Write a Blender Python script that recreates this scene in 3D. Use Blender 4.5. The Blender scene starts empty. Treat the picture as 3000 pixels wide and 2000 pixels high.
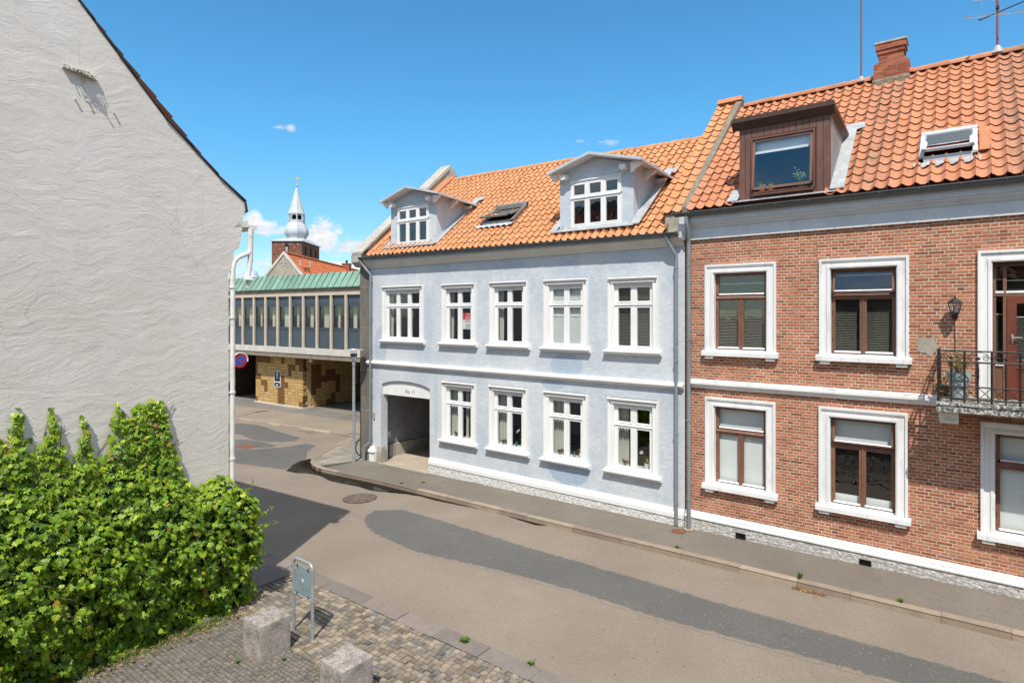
import bpy, bmesh, math, random
import numpy as np
from mathutils import Vector, Matrix
random.seed(7); rng = np.random.default_rng(7)
S = bpy.context.scene
COL = S.collection
R = math.radians

# ---------------------------------------------------------------- camera geometry (metres; X along the street, Y into the far houses)
FOC, HC, DC = 1740.0, 5.0, 13.55
_k = math.hypot(2260, 1740); SN, CS = 1740/_k, 2260/_k
FW = (-SN, CS); RT = (CS, SN); CAM = (0.0, -DC, HC)
def _ray(x, y):
    u = (x-1500)/FOC; v = (922-y)/FOC
    return (FW[0]+u*RT[0], FW[1]+u*RT[1], v)
def _pl(x, y, n, d):
    r = _ray(x, y); a = sum(n[i]*CAM[i] for i in range(3)); b = sum(n[i]*r[i] for i in range(3))
    t = (d-a)/b
    return tuple(CAM[i]+t*r[i] for i in range(3))
def atY(x, y, Y=0.0): return _pl(x, y, (0, 1, 0), Y)      # point seen in the photo at (x, y) on the plane Y
def atX(x, y, X): return _pl(x, y, (1, 0, 0), X)
def atG(x, y, dz=0.0): return _pl(x, y, (-.0125, 0, 1), .1+dz)
def zm(ox, oy, sc): return lambda x, y: (ox+x/sc, oy+y/sc)
def g(X, dz=0.0): return .1 + .0125*max(-60, min(25, X)) + dz   # the street falls gently to the left

# ---------------------------------------------------------------- mesh builder
class MB:
    def __init__(s): s.v = []; s.f = []; s.t = []
    def add(s, vs, fs, t=None):
        o = len(s.v); s.v += [tuple(p) for p in vs]; s.f += [tuple(i+o for i in f) for f in fs]
        s.t += [t or (1, .5, .5)]*len(vs); return s
    def quad(s, a, b, c, d, t=None): return s.add([a, b, c, d], [(0, 1, 2, 3)], t)
    def poly(s, pts, t=None): return s.add(pts, [tuple(range(len(pts)))], t)
    def box(s, x0, x1, y0, y1, z0, z1, t=None):
        v = [(x, y, z) for z in (z0, z1) for y in (y0, y1) for x in (x0, x1)]
        return s.add(v, [(0, 2, 3, 1), (4, 5, 7, 6), (0, 1, 5, 4), (2, 6, 7, 3), (0, 4, 6, 2), (1, 3, 7, 5)], t)
    def ext(s, pts, vec, t=None):
        n = len(pts); q = [tuple(p[i]+vec[i] for i in range(3)) for p in pts]
        return s.add(list(pts)+q, [tuple(range(n))[::-1], tuple(range(n, 2*n))] + [(i, (i+1) % n, n+(i+1) % n, n+i) for i in range(n)], t)
    def exy(s, xz, ya, yb, t=None): return s.ext([(x, ya, z) for x, z in xz], (0, yb-ya, 0), t)
    def exx(s, yz, xa, xb, t=None): return s.ext([(xa, y, z) for y, z in yz], (xb-xa, 0, 0), t)
    def exz(s, xy, za, zb, t=None): return s.ext([(x, y, za) for x, y in xy], (0, 0, zb-za), t)
    def uframe(s, x0, x1, zt, zb, w, ya, yb):
        s.exy([(x0, zb), (x0+w, zb), (x0+w, zt-w), (x0, zt)], ya, yb)
        s.exy([(x1, zb), (x1-w, zb), (x1-w, zt-w), (x1, zt)], ya, yb)
        return s.exy([(x0, zt), (x0+w, zt-w), (x1-w, zt-w), (x1, zt)], ya, yb)
    def oframe(s, x0, x1, z0, z1, w, ya, yb):
        s.uframe(x0, x1, z1, z0+w, w, ya, yb)
        return s.exy([(x0, z0), (x0, z0+w), (x1, z0+w), (x1, z0)], ya, yb)
    def tube(s, pts, r, n=8, cap=True, t=None):
        pts = [Vector(p) for p in pts]; rs = r if isinstance(r, (list, tuple)) else [r]*len(pts)
        up = None; rings = []
        for i, p in enumerate(pts):
            d = (pts[min(i+1, len(pts)-1)]-pts[max(i-1, 0)]).normalized()
            if up is None: up = d.orthogonal().normalized()
            up = (up-d*up.dot(d)); up = up.normalized() if up.length > 1e-6 else d.orthogonal().normalized()
            w = d.cross(up)
            rings.append([p+(up*math.cos(2*math.pi*k/n)+w*math.sin(2*math.pi*k/n))*rs[i] for k in range(n)])
        vs = [q for rg in rings for q in rg]; fs = []
        for i in range(len(pts)-1):
            for k in range(n): fs.append((i*n+k, i*n+(k+1) % n, (i+1)*n+(k+1) % n, (i+1)*n+k))
        if cap: fs += [tuple(range(n))[::-1], tuple((len(pts)-1)*n+k for k in range(n))]
        return s.add(vs, fs, t)
    def lathe(s, prof, c=(0, 0, 0), n=16, axis='z', t=None, rot=0.0):
        vs = []; fs = []
        for r_, h in prof:
            for k in range(n):
                a = 2*math.pi*k/n+rot; p = (r_*math.cos(a), r_*math.sin(a), h)
                if axis == 'x': p = (p[2], p[0], p[1])
                if axis == 'y': p = (p[0], p[2], p[1])
                vs.append((c[0]+p[0], c[1]+p[1], c[2]+p[2]))
        m = len(prof)
        for i in range(m-1):
            for k in range(n): fs.append((i*n+k, i*n+(k+1) % n, (i+1)*n+(k+1) % n, (i+1)*n+k))
        fs += [tuple(range(n))[::-1], tuple((m-1)*n+k for k in range(n))]
        return s.add(vs, fs, t)
    def raw(s, V, F, T=None):
        o = len(s.v); s.v += [tuple(p) for p in V]; s.f += [tuple(int(i)+o for i in f) for f in F]
        s.t += [tuple(q) for q in T] if T is not None else [(1, .5, .5)]*len(V); return s

def make_mesh(name, mb, recalc=True, smooth=None, off=(0, 0, 0)):
    me = bpy.data.meshes.new(name)
    vs = mb.v if off == (0, 0, 0) else [(a-off[0], b-off[1], c-off[2]) for a, b, c in mb.v]
    me.from_pydata(vs, [], mb.f)
    if recalc:
        bm = bmesh.new(); bm.from_mesh(me); bmesh.ops.recalc_face_normals(bm, faces=bm.faces); bm.to_mesh(me); bm.free()
    ca = me.color_attributes.new('tint', 'FLOAT_COLOR', 'POINT')
    a = np.ones((len(vs), 4), dtype=np.float32); a[:, :3] = np.array(mb.t, dtype=np.float32).reshape(-1, 3)
    ca.data.foreach_set('color', a.ravel())
    if smooth:
        me.polygons.foreach_set('use_smooth', [True]*len(me.polygons)); me.set_sharp_from_angle(angle=R(smooth))
    me.update(); return me
ROOTS = {}
def obj(name, mb, mat, parent=None, label=None, recalc=True, smooth=None, local=False):
    """one mesh object; vertices in world metres (or in the parent's own frame when local)"""
    me = make_mesh(name, mb, recalc, smooth); me.materials.append(mat)
    o = bpy.data.objects.new(name, me); COL.objects.link(o)
    if parent is not None:
        o.parent = parent
        if not local and parent.type == 'EMPTY': o.matrix_parent_inverse = ROOTS[parent.name].inverted()
    if label: o['label'] = label
    return o
def tag(o, label=None, cat=None, group=None, kind=None):
    if label: o['label'] = label
    if cat: o['category'] = cat
    if group: o['group'] = group
    if kind: o['kind'] = kind
    return o
def thing(name, label, cat, loc, rz=0.0, group=None):
    o = bpy.data.objects.new(name, None); COL.objects.link(o); o.location = loc; o.rotation_euler = (0, 0, rz)
    o.empty_display_size = .2
    ROOTS[o.name] = Matrix.Translation(Vector(loc)) @ Matrix.Rotation(rz, 4, 'Z')
    return tag(o, label, cat, group)
def solo(name, mb, mat, label, cat, loc, group=None, smooth=None, recalc=True, kind=None):
    me = make_mesh(name, mb, recalc, smooth, off=tuple(loc)); me.materials.append(mat)
    o = bpy.data.objects.new(name, me); COL.objects.link(o); o.location = loc
    return tag(o, label, cat, group, kind)
def struct(name, mb, mat, smooth=None, recalc=True, label=None):
    o = obj(name, mb, mat, None, label, recalc, smooth); o['kind'] = 'structure'; return o
def text_mb(txt, size, place, shear=0.0, ext=.002):
    """built-in font outlines as a mesh; place maps (u, v, depth) to metres"""
    cu = bpy.data.curves.new('lettering', 'FONT'); cu.body = txt; cu.size = size; cu.shear = shear; cu.extrude = ext
    cu.align_x = 'CENTER'; cu.align_y = 'CENTER'; cu.resolution_u = 3
    o = bpy.data.objects.new('lettering', cu); COL.objects.link(o)
    dg = bpy.context.evaluated_depsgraph_get(); me = bpy.data.meshes.new_from_object(o.evaluated_get(dg))
    mb = MB(); mb.raw([place(v.co.x, v.co.y, v.co.z) for v in me.vertices], [tuple(p.vertices) for p in me.polygons])
    bpy.data.objects.remove(o); bpy.data.curves.remove(cu); bpy.data.meshes.remove(me); return mb

# ---------------------------------------------------------------- material helpers
class Sk:
    def __init__(s, b, k): s.b = b; s.k = k
    def _m(s, op, o=None, o2=None): return s.b.m(op, s, o, o2)
    def __add__(s, o): return s._m('ADD', o)
    __radd__ = __add__
    def __sub__(s, o): return s._m('SUBTRACT', o)
    def __rsub__(s, o): return s.b.m('SUBTRACT', o, s)
    def __mul__(s, o): return s._m('MULTIPLY', o)
    __rmul__ = __mul__
    def __truediv__(s, o): return s._m('DIVIDE', o)
    def floor(s): return s._m('FLOOR')
    def fract(s): return s._m('FRACT')
    def abs(s): return s._m('ABSOLUTE')
    def pow(s, e): return s._m('POWER', e)
    def max(s, o): return s._m('MAXIMUM', o)
    def min(s, o): return s._m('MINIMUM', o)
    def lt(s, o): return s._m('LESS_THAN', o)
    def gt(s, o): return s._m('GREATER_THAN', o)
class Bd:
    def __init__(s, nt): s.nt = nt; s.L = nt.links
    def put(s, inp, v):
        if isinstance(v, Sk): s.L.new(v.k, inp)
        elif v is not None:
            if isinstance(v, (tuple, list)) and len(v) == 3 and inp.type == 'RGBA': v = tuple(v)+(1,)
            inp.default_value = v
    def node(s, ty, props=None, ins=None, out=0):
        n = s.nt.nodes.new('ShaderNode'+ty)
        for k, v in (props or {}).items(): setattr(n, k, v)
        for k, v in (ins or {}).items(): s.put(n.inputs[k], v)
        return n if out is None else Sk(s, n.outputs[out])
    def m(s, op, a, b=None, c=None):
        n = s.nt.nodes.new('ShaderNodeMath'); n.operation = op
        for i, v in enumerate((a, b, c)): s.put(n.inputs[i], v)
        return Sk(s, n.outputs[0])
    def ss(s, x, a, b):
        n = s.nt.nodes.new('ShaderNodeMapRange'); n.interpolation_type = 'SMOOTHSTEP'
        for k, v in zip((0, 1, 2, 3, 4), (x, a, b, 0.0, 1.0)): s.put(n.inputs[k], v)
        return Sk(s, n.outputs[0])
    def rng(s, x, a, b, c, d):
        n = s.nt.nodes.new('ShaderNodeMapRange'); n.clamp = True
        for k, v in zip((0, 1, 2, 3, 4), (x, a, b, c, d)): s.put(n.inputs[k], v)
        return Sk(s, n.outputs[0])
    def mix(s, f, a, b, mode='MIX'):
        n = s.nt.nodes.new('ShaderNodeMix'); n.data_type = 'RGBA'; n.blend_type = mode; n.clamp_factor = True
        s.put(n.inputs[0], f); s.put(n.inputs[6], a); s.put(n.inputs[7], b); return Sk(s, n.outputs[2])
    def ramp(s, f, stops, interp='LINEAR'):
        n = s.nt.nodes.new('ShaderNodeValToRGB'); cr = n.color_ramp; cr.interpolation = interp
        while len(cr.elements) < len(stops): cr.elements.new(0.5)
        for e, (p, c) in zip(cr.elements, stops): e.position = p; e.color = tuple(c)+(1,)
        s.put(n.inputs[0], f); return Sk(s, n.outputs[0])
    def xyz(s, v):
        n = s.nt.nodes.new('ShaderNodeSeparateXYZ'); s.put(n.inputs[0], v); return [Sk(s, o) for o in n.outputs]
    def vec(s, x, y, z):
        n = s.nt.nodes.new('ShaderNodeCombineXYZ')
        for i, v in enumerate((x, y, z)): s.put(n.inputs[i], v)
        return Sk(s, n.outputs[0])
    def obco(s): return s.node('TexCoord', out=3)
    def map(s, v, sc=(1, 1, 1), rot=(0, 0, 0), loc=(0, 0, 0)):
        return s.node('Mapping', None, {'Vector': v, 'Scale': sc, 'Rotation': rot, 'Location': loc})
    def noise(s, v, sc, det=4.0, ro=.55, dist=0.0):
        return s.node('TexNoise', None, {'Vector': v, 'Scale': sc, 'Detail': det, 'Roughness': ro, 'Distortion': dist})
    def voro(s, v, sc, feat='F1', out=0, rnd=1.0):
        return s.node('TexVoronoi', {'feature': feat}, {'Vector': v, 'Scale': sc, 'Randomness': rnd}, out)
    def white(s, v, out=0): return s.node('TexWhiteNoise', {'noise_dimensions': '3D'}, {'Vector': v}, out)
    def bump(s, h, dist=.01, st=1.0, nrm=None):
        i = {'Height': h, 'Distance': dist, 'Strength': st}
        if nrm is not None: i['Normal'] = nrm
        return s.node('Bump', None, i)
    def tint(s): return s.node('Attribute', {'attribute_name': 'tint'}, None, 0)
def newmat(name):
    m = bpy.data.materials.new(name); m.use_nodes = True; m.node_tree.nodes.clear(); b = Bd(m.node_tree)
    out = m.node_tree.nodes.new('ShaderNodeOutputMaterial'); return m, b, out
def finish(b, out, color, rough=.7, nrm=None, metal=0.0, spec=.35, **kw):
    ins = {'Base Color': color, 'Roughness': rough, 'Metallic': metal, 'Specular IOR Level': spec}
    if nrm is not None: ins['Normal'] = nrm
    ins.update(kw)
    n = b.node('BsdfPrincipled', None, ins, None); b.L.new(n.outputs[0], out.inputs[0]); return n
def simple(name, col, rough=.6, var=.18, sc=3.0, fine=60.0, bump=0.0, metal=0.0, spec=.35, dirt=None, dirtamt=.5, streak=False):
    m, b, out = newmat(name); v = b.obco()
    n1 = b.noise(b.map(v, (1, 1, .25)) if streak else v, sc, 5, .6); n2 = b.noise(v, fine, 3, .6)
    f = b.rng(n1, .3, .7, 1-var, 1+var)*b.rng(n2, .3, .7, 1-var*.6, 1+var*.6)
    c = b.mix(1.0, col, b.vec(f, f, f), 'MULTIPLY')
    if dirt is not None:
        d = b.ss(b.noise(b.map(v, (2, 2, .5)) if streak else v, sc*1.7, 6, .65), .5, .75)*dirtamt
        c = b.mix(d, c, dirt)
    finish(b, out, c, rough, b.bump(n2, .004, bump) if bump else None, metal, spec); return m
# ---------------------------------------------------------------- materials
def m_brick(name, axis, pal, mortar, bw=.24, bh=.0625, mw=.010, english=True, stain=.35, mbump=1.0, wash=0.0):
    m, b, out = newmat(name); x, y, z = b.xyz(b.obco())
    u = x if axis == 'x' else y
    wob = b.noise(b.obco(), 9.0, 2, .5)
    zz = z + (wob-.5)*.010; uu = u + (b.noise(b.map(b.obco(), (1, 1, 3), (0, 0, 0), (7, 3, 1)), 7.0, 2, .5)-.5)*.012
    row = (zz/bh).floor(); par = (row*.5).fract()*2.0                      # 0 / 1
    hdr = par.gt(.5) if english else 0.0
    w = bw - hdr*(bw*.5) if english else bw
    sh = (row*.25).fract().gt(.4)*(bw*.5) if english else par*(bw*.5)
    q = (uu + sh + hdr*(bw*.25))/w if english else (uu+sh)/w
    col = q.floor(); fu = q.fract()*w; fz = (zz/bh).fract()*bh
    ed = (fu.min(w-fu)).min(fz.min(bh-fz))
    brick = b.ss(ed, mw*.35, mw*.75)
    idv = b.vec(col, row, hdr*3.0 if english else 1.0)
    r1 = b.white(idv); r2 = b.white(b.map(idv, (1, 1, 1), (0, 0, 0), (31, 17, 5)))
    c = b.ramp(r1, pal)
    c = b.mix(1.0, c, b.vec(*[b.rng(r2, 0, 1, .86, 1.10)]*3), 'MULTIPLY')
    gr = b.noise(b.obco(), 55, 4, .65); c = b.mix(1.0, c, b.vec(*[b.rng(gr, .3, .7, .8, 1.15)]*3), 'MULTIPLY')
    big = b.noise(b.obco(), .9, 5, .6)
    c = b.mix(b.ss(big, .52, .8)*stain, c, (.10, .045, .035))
    mo = b.mix(1.0, mortar, b.vec(*[b.rng(b.noise(b.obco(), 2.3, 5, .6), .3, .7, .55, 1.15)]*3), 'MULTIPLY')
    c = b.mix(brick, mo, c)
    if wash: c = b.mix(b.ss(b.noise(b.obco(), 1.4, 6, .7), .45, .7)*wash, c, (.55, .5, .45))
    h = brick*1.0 + gr*.35 + r2*.25
    finish(b, out, c, .85, b.bump(h, .006, mbump), spec=.2); return m
BR = m_brick('red brick', 'x', [(0, (.20, .085, .06)), (.04, (.32, .10, .055)), (.25, (.40, .138, .072)), (.5, (.46, .17, .09)), (.75, (.51, .21, .12)), (.90, (.36, .135, .085)), (1, (.42, .20, .115))], (.70, .60, .46), mbump=.8, stain=.34, mw=.0115)
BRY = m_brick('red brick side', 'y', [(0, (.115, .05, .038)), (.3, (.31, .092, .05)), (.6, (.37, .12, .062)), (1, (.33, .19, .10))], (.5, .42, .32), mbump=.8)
CHB = m_brick('chimney brick', 'x', [(0, (.30, .07, .035)), (.5, (.40, .105, .045)), (1, (.47, .15, .07))], (.33, .27, .22), stain=.25, english=False, bw=.2, bh=.066)
TWB = m_brick('tower brick', 'x', [(0, (.10, .04, .03)), (.4, (.21, .075, .048)), (1, (.31, .13, .08))], (.24, .15, .11), bw=.6, bh=.18, mw=.03, stain=.5, mbump=.6, english=False)
TWY = m_brick('tower brick side', 'y', [(0, (.10, .04, .03)), (.4, (.21, .075, .048)), (1, (.31, .13, .08))], (.24, .15, .11), bw=.6, bh=.18, mw=.03, stain=.5, mbump=.6, english=False)  # same colours as the front, bricks run along the depth

def m_bluewall():
    m, b, out = newmat('pale blue limewashed brick'); v = b.obco(); x, y, z = b.xyz(v)
    wob = b.noise(v, 6.0, 3, .55)
    zz = z + (wob-.5)*.03; row = (zz/.066).floor(); fz = (zz/.066).fract()*.066
    par = (row*.5).fract()*2.0; q = (x+(wob-.5)*.05+par*.06)/.12; fu = q.fract()*.12
    ed = (fu.min(.12-fu)*1.3).min(fz.min(.066-fz)); relief = b.ss(ed, .001, .014)
    r = b.white(b.vec(q.floor(), row, 2.0))
    lo = b.noise(v, .55, 5, .62); mi = b.noise(b.map(v, (1, 1, .6), (0, 0, 0), (9, 2, 4)), 2.2, 6, .68); fi = b.noise(v, 24, 5, .7)
    c = b.mix(b.ss(lo, .38, .62), (.515, .57, .625), (.625, .65, .675))
    c = b.mix(b.ss(mi, .50, .72)*.6, c, (.70, .715, .73))
    c = b.mix(b.ss(b.noise(b.map(v, (1, 1, 1), (0, 0, 0), (4, 7, 11)), 1.1, 5, .65), .55, .75)*.45, c, (.60, .60, .635))
    # newer, bluer repair patches where the photo shows them
    def patch(cx, cz, rx, rz, amt, base):
        d = b.m('SQRT', ((x-cx)/rx)*((x-cx)/rx)+((z-cz)/rz)*((z-cz)/rz))
        return b.mix(b.ss(1.0-d+(mi-.5)*.7, .0, .16)*amt, base, (.36, .455, .57))
    c = patch(-8.55, .86, .72, .5, .9, c); c = patch(-8.6, 3.62, .55, .36, .75, c); c = patch(-9.0, 3.12, .42, .2, .7, c)
    c = patch(-16.2, 3.9, .34, .75, .55, c); c = patch(-13.5, 2.0, .12, 1.1, .35, c)
    drip = b.ss(b.noise(b.map(v, (6, 1, .35)), 1.0, 4, .6), .55, .75)*b.ss(z, 1.3, .1)
    c = b.mix(drip*.35, c, (.48, .46, .46))
    c = b.mix(1.0, c, b.vec(*[b.rng(fi, .3, .7, .86, 1.1)*b.rng(r, 0, 1, .95, 1.04)]*3), 'MULTIPLY')
    st = b.noise(b.map(v, (1, 1, 5.5), (0, 0, 0), (2, 9, 5)), 5.5, 6, .68, .5); c = b.mix(b.ss(st, .55, .72)*.30, c, (.69, .70, .715)); c = b.mix(b.ss(st, .45, .30)*.22, c, (.44, .49, .56))
    c = b.mix((1-relief)*.05, c, (.33, .36, .42)); ck = b.voro(b.map(v, (1, 1, 1.6)), 1.3, 'DISTANCE_TO_EDGE'); c = b.mix(b.ss(ck+(st-.5)*.06, .006, .0)*b.ss(lo, .5, .62)*.5, c, (.35, .37, .4))
    h = relief*.22 + fi*.35 + st*1.5 + mi*.6
    finish(b, out, c, .88, b.bump(h, .009, .5), spec=.15); return m
BLUE = m_bluewall()
def m_render():
    m, b, out = newmat('trowelled lime render'); v = b.obco()
    d = b.noise(v, .8, 3, .5); w = b.vec(0, d*1.6, d*1.1)
    vv = b.node('VectorMath', {'operation': 'ADD'}, {0: v, 1: w})
    a = b.noise(b.map(vv, (1, 1, 2.6), (R(18), 0, 0)), 1.9, 5, .6, .4); t = b.noise(b.map(vv, (1, 1.3, 3.4), (R(22), 0, 0)), 6.0, 6, .68, .5); f = b.noise(v, 42, 5, .7)
    pit = b.ss(b.voro(v, 7.0), .0, .07)
    c = b.mix(b.ss(b.noise(v, .5, 5, .6), .35, .65), (.71, .66, .60), (.765, .72, .665))
    c = b.mix(b.ss(b.noise(b.map(v, (1, 1, .3)), 1.6, 5, .6), .55, .8)*.4, c, (.58, .55, .51))
    c = b.mix((1-pit)*.35, c, (.4, .37, .34)); z = b.xyz(v)[2]
    sk = b.noise(b.map(v, (1, 5, .25), (0, 0, 0), (1, 2, 3)), 1.2, 5, .65); c = b.mix(b.ss(sk, .55, .75)*.30, c, (.56, .52, .47)); c = b.mix(b.ss(b.noise(b.map(v, (1, 1, 1.4), (0, 0, 0), (7, 1, 2)), .9, 6, .62), .54, .68)*.35, c, (.80, .785, .76))
    wv = b.node('VectorMath', {'operation': 'ADD'}, {0: v, 1: b.node('TexNoise', None, {'Vector': v, 'Scale': 1.3, 'Detail': 6.0}, 1)}); ck = b.voro(wv, .45, 'DISTANCE_TO_EDGE'); c = b.mix(b.ss(ck, .006, .001)*.30*b.ss(d, .5, .6), c, (.3, .28, .25))
    c = b.mix(b.ss(z, .9, .2)*.4, c, (.45, .42, .37)); c = b.mix(1.0, c, b.vec(*[b.rng(f, .3, .7, .92, 1.06)]*3), 'MULTIPLY')
    patchy = b.rng(b.noise(b.map(v, (1, 1, 1), (0, 0, 0), (3, 3, 9)), .8, 3, .5), .35, .65, .35, 1.1)
    h = a*.9 + (t*.42 + b.m('ABSOLUTE', t-.5)*.3)*patchy + f*.09 + pit*.06
    finish(b, out, c, .9, b.bump(h, .04, .38), spec=.12); return m
RENDER = m_render()
WHITE = simple('white stucco trim', (.81, .80, .78), .6, .05, 2.0, 30, .25, dirt=(.56, .53, .48), dirtamt=.18, streak=True)
WHITE2 = simple('weathered white trim', (.79, .785, .775), .65, .08, 2.0, 30, .4, dirt=(.45, .42, .38), dirtamt=.5, streak=True)
GREYTRIM = simple('pale grey cornice paint and shade', (.62, .645, .67), .55, .08, 1.5, 20, .1, dirt=(.4, .38, .35), dirtamt=.35)
CREAM = simple('cream painted cornice', (.72, .675, .58), .6, .08, 1.5, 20, .1, dirt=(.5, .42, .32), dirtamt=.4)
SASHW = simple('white window paint', (.82, .82, .81), .35, .04, 2.0, 40, .0, spec=.5)
SASHB = simple('brown window stain', (.20, .095, .062), .45, .25, 4.0, 60, .2, spec=.45, streak=True)
DOORB = simple('red brown door paint', (.17, .05, .03), .38, .2, 4.0, 60, .1, spec=.5, streak=True)
PLANK = simple('brown dormer planking', (.155, .075, .055), .6, .22, 6.0, 50, .3, streak=True, dirt=(.2, .14, .12), dirtamt=.5)
def m_rough(name, col, dark, sc=26, dist=.03):
    m, b, out = newmat(name); v = b.obco()
    a = b.noise(v, sc, 6, .72, 1.2); w = b.voro(b.map(v, (1, 1, 1.5)), sc*.8)
    c = b.mix(b.ss(a, .42, .54), dark, col); c = b.mix(b.ss(w, .35, .6)*.5, c, dark)
    c = b.mix(b.ss(b.noise(v, 1.3, 5, .6), .5, .8)*.35, c, (.5, .45, .39))
    finish(b, out, c, .9, b.bump(a*1.0+w*.6, dist, .9), spec=.15); return m
PLB = m_rough('rough cast plinth', (.82, .81, .785), (.58, .56, .53), 15)
PLR = m_rough('weathered rough cast plinth', (.70, .675, .64), (.40, .37, .345), 15)
def m_glass():
    m, b, out = newmat('window glass'); lw = b.node('LayerWeight', None, {'Blend': .5}, 1)
    f = ((lw.pow(5.0))*.95+.055)*2.1
    wv = b.bump(b.noise(b.obco(), 2.6, 2, .4), .012, .25)
    gl = b.node('BsdfGlossy', None, {'Color': (1, 1, 1, 1), 'Roughness': .004, 'Normal': wv}); tr = b.node('BsdfTransparent', None, {'Color': (.95, .97, .965, 1)})
    mx = b.node('MixShader', None, {0: f.min(1.0)}, None); b.L.new(tr.k, mx.inputs[1]); b.L.new(gl.k, mx.inputs[2]); b.L.new(mx.outputs[0], out.inputs[0]); return m
GLASS = m_glass()
def m_tiles(name, pal, dirt, dirtamt, lichen=0.0, zone=None):
    m, b, out = newmat(name); v = b.obco(); t = b.node('SeparateColor', None, {0: b.tint()}, None); r, h2, e = [Sk(b, o) for o in t.outputs]
    c = b.ramp(r, pal)
    c = b.mix(1.0, c, b.vec(*[b.rng(b.noise(v, 20, 5, .7), .3, .7, .84, 1.14)]*3), 'MULTIPLY')
    n = b.noise(b.map(v, (1.6, .55, .55)), 1.5, 7, .7); n2 = b.noise(v, 9, 5, .7)
    d = b.ss(n+(n2-.5)*.5, .54, .74)*dirtamt
    if zone is not None:
        x = b.xyz(v)[0]; zz = None
        for cx, wd, am in zone:
            q = b.ss(1-((x-cx)/wd).abs()+(n2-.5)*1.4, .2, .9)*am; zz = q if zz is None else zz.max(q)
        d = (d+zz*b.ss(n2, .36, .6)).min(.9)
    c = b.mix(d, c, dirt)
    if lichen: c = b.mix(b.ss(b.noise(v, 14, 5, .75), .62, .7)*lichen, c, (.42, .40, .33))
    c = b.mix(e.lt(.3)*.75, c, (.09, .035, .02))                       # tile ends darkened: the shadow line under each course, put into the colour
    finish(b, out, c, .78, b.bump(n2, .004, .5), spec=.25); return m
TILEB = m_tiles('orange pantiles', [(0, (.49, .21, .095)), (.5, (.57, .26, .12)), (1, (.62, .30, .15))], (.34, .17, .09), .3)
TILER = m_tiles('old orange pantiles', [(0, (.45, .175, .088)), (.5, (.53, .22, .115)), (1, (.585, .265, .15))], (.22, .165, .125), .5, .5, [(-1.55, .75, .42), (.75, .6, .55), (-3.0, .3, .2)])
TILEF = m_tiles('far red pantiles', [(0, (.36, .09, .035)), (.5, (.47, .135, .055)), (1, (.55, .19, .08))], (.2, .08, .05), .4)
ZINC = simple('zinc', (.29, .315, .33), .42, .16, 3.0, 40, .1, metal=.35, spec=.5, streak=True)
ZINCD = simple('dark zinc gutter', (.115, .125, .13), .45, .2, 3.0, 40, .1, metal=.35, spec=.5, streak=True)
LEAD = simple('lead flashing', (.44, .45, .455), .55, .2, 5.0, 40, .5, metal=.2, dirt=(.28, .27, .25), dirtamt=.5)
ZINCW = simple('pale zinc sheet', (.55, .58, .61), .45, .12, 3.0, 40, .1, metal=.2)
IRON = simple('black wrought iron', (.022, .021, .02), .5, .4, 9.0, 60, .3, dirt=(.09, .05, .03), dirtamt=.5)
LAMPIRON = simple('black lantern metal', (.02, .021, .023), .4, .2, 9.0)
GALV = simple('galvanised steel', (.36, .385, .40), .42, .18, 6.0, 50, .1, metal=.3, spec=.5)
PIPEW = simple('white painted pipe', (.76, .74, .70), .5, .08, 3.0, 40, .2, dirt=(.33, .24, .17), dirtamt=.55)
DARKSTONE = simple('dark cement pilaster', (.165, .148, .125), .85, .22, 2.2, 50, .6, dirt=(.08, .072, .06), dirtamt=.5, streak=True)
COPING = simple('weathered concrete coping', (.44, .41, .36), .9, .2, 4.0, 50, .7, dirt=(.2, .18, .15), dirtamt=.6)
MORTAR = simple('old mortar fillet', (.23, .19, .145), .95, .35, 9.0, 60, 1.0, dirt=(.12, .09, .06), dirtamt=.7)
FLASHO = simple('orange mortar flashing', (.48, .20, .10), .9, .15, 4.0, 50, .5)
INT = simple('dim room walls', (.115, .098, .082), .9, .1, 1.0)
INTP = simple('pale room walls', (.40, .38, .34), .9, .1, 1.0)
PASS = simple('gateway passage paint', (.34, .345, .375), .9, .25, 1.6, 30, .4, dirt=(.34, .32, .31), dirtamt=.5)
BLIND = simple('white blind', (.74, .75, .72), .6, .05, 2.0)
SLATY = simple('cream blind slats', (.62, .62, .52), .55, .05, 2.0)
def m_cloth(name, col):
    m, b, out = newmat(name); n = b.noise(b.map(b.obco(), (14, 14, .6)), 1.0, 3, .5)
    c = b.mix(1.0, col, b.vec(*[b.rng(n, .3, .7, .85, 1.08)]*3), 'MULTIPLY')
    d = b.node('BsdfDiffuse', None, {'Color': c}); t = b.node('BsdfTranslucent', None, {'Color': c}); mx = b.node('MixShader', None, {0: .3}, None)
    b.L.new(d.k, mx.inputs[1]); b.L.new(t.k, mx.inputs[2]); b.L.new(mx.outputs[0], out.inputs[0]); return m
CURTAIN = m_cloth('cream curtain cloth', (.80, .80, .72)); FILM = simple('frosted film', (.84, .88, .87), .6, .03, 2.0)
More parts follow.
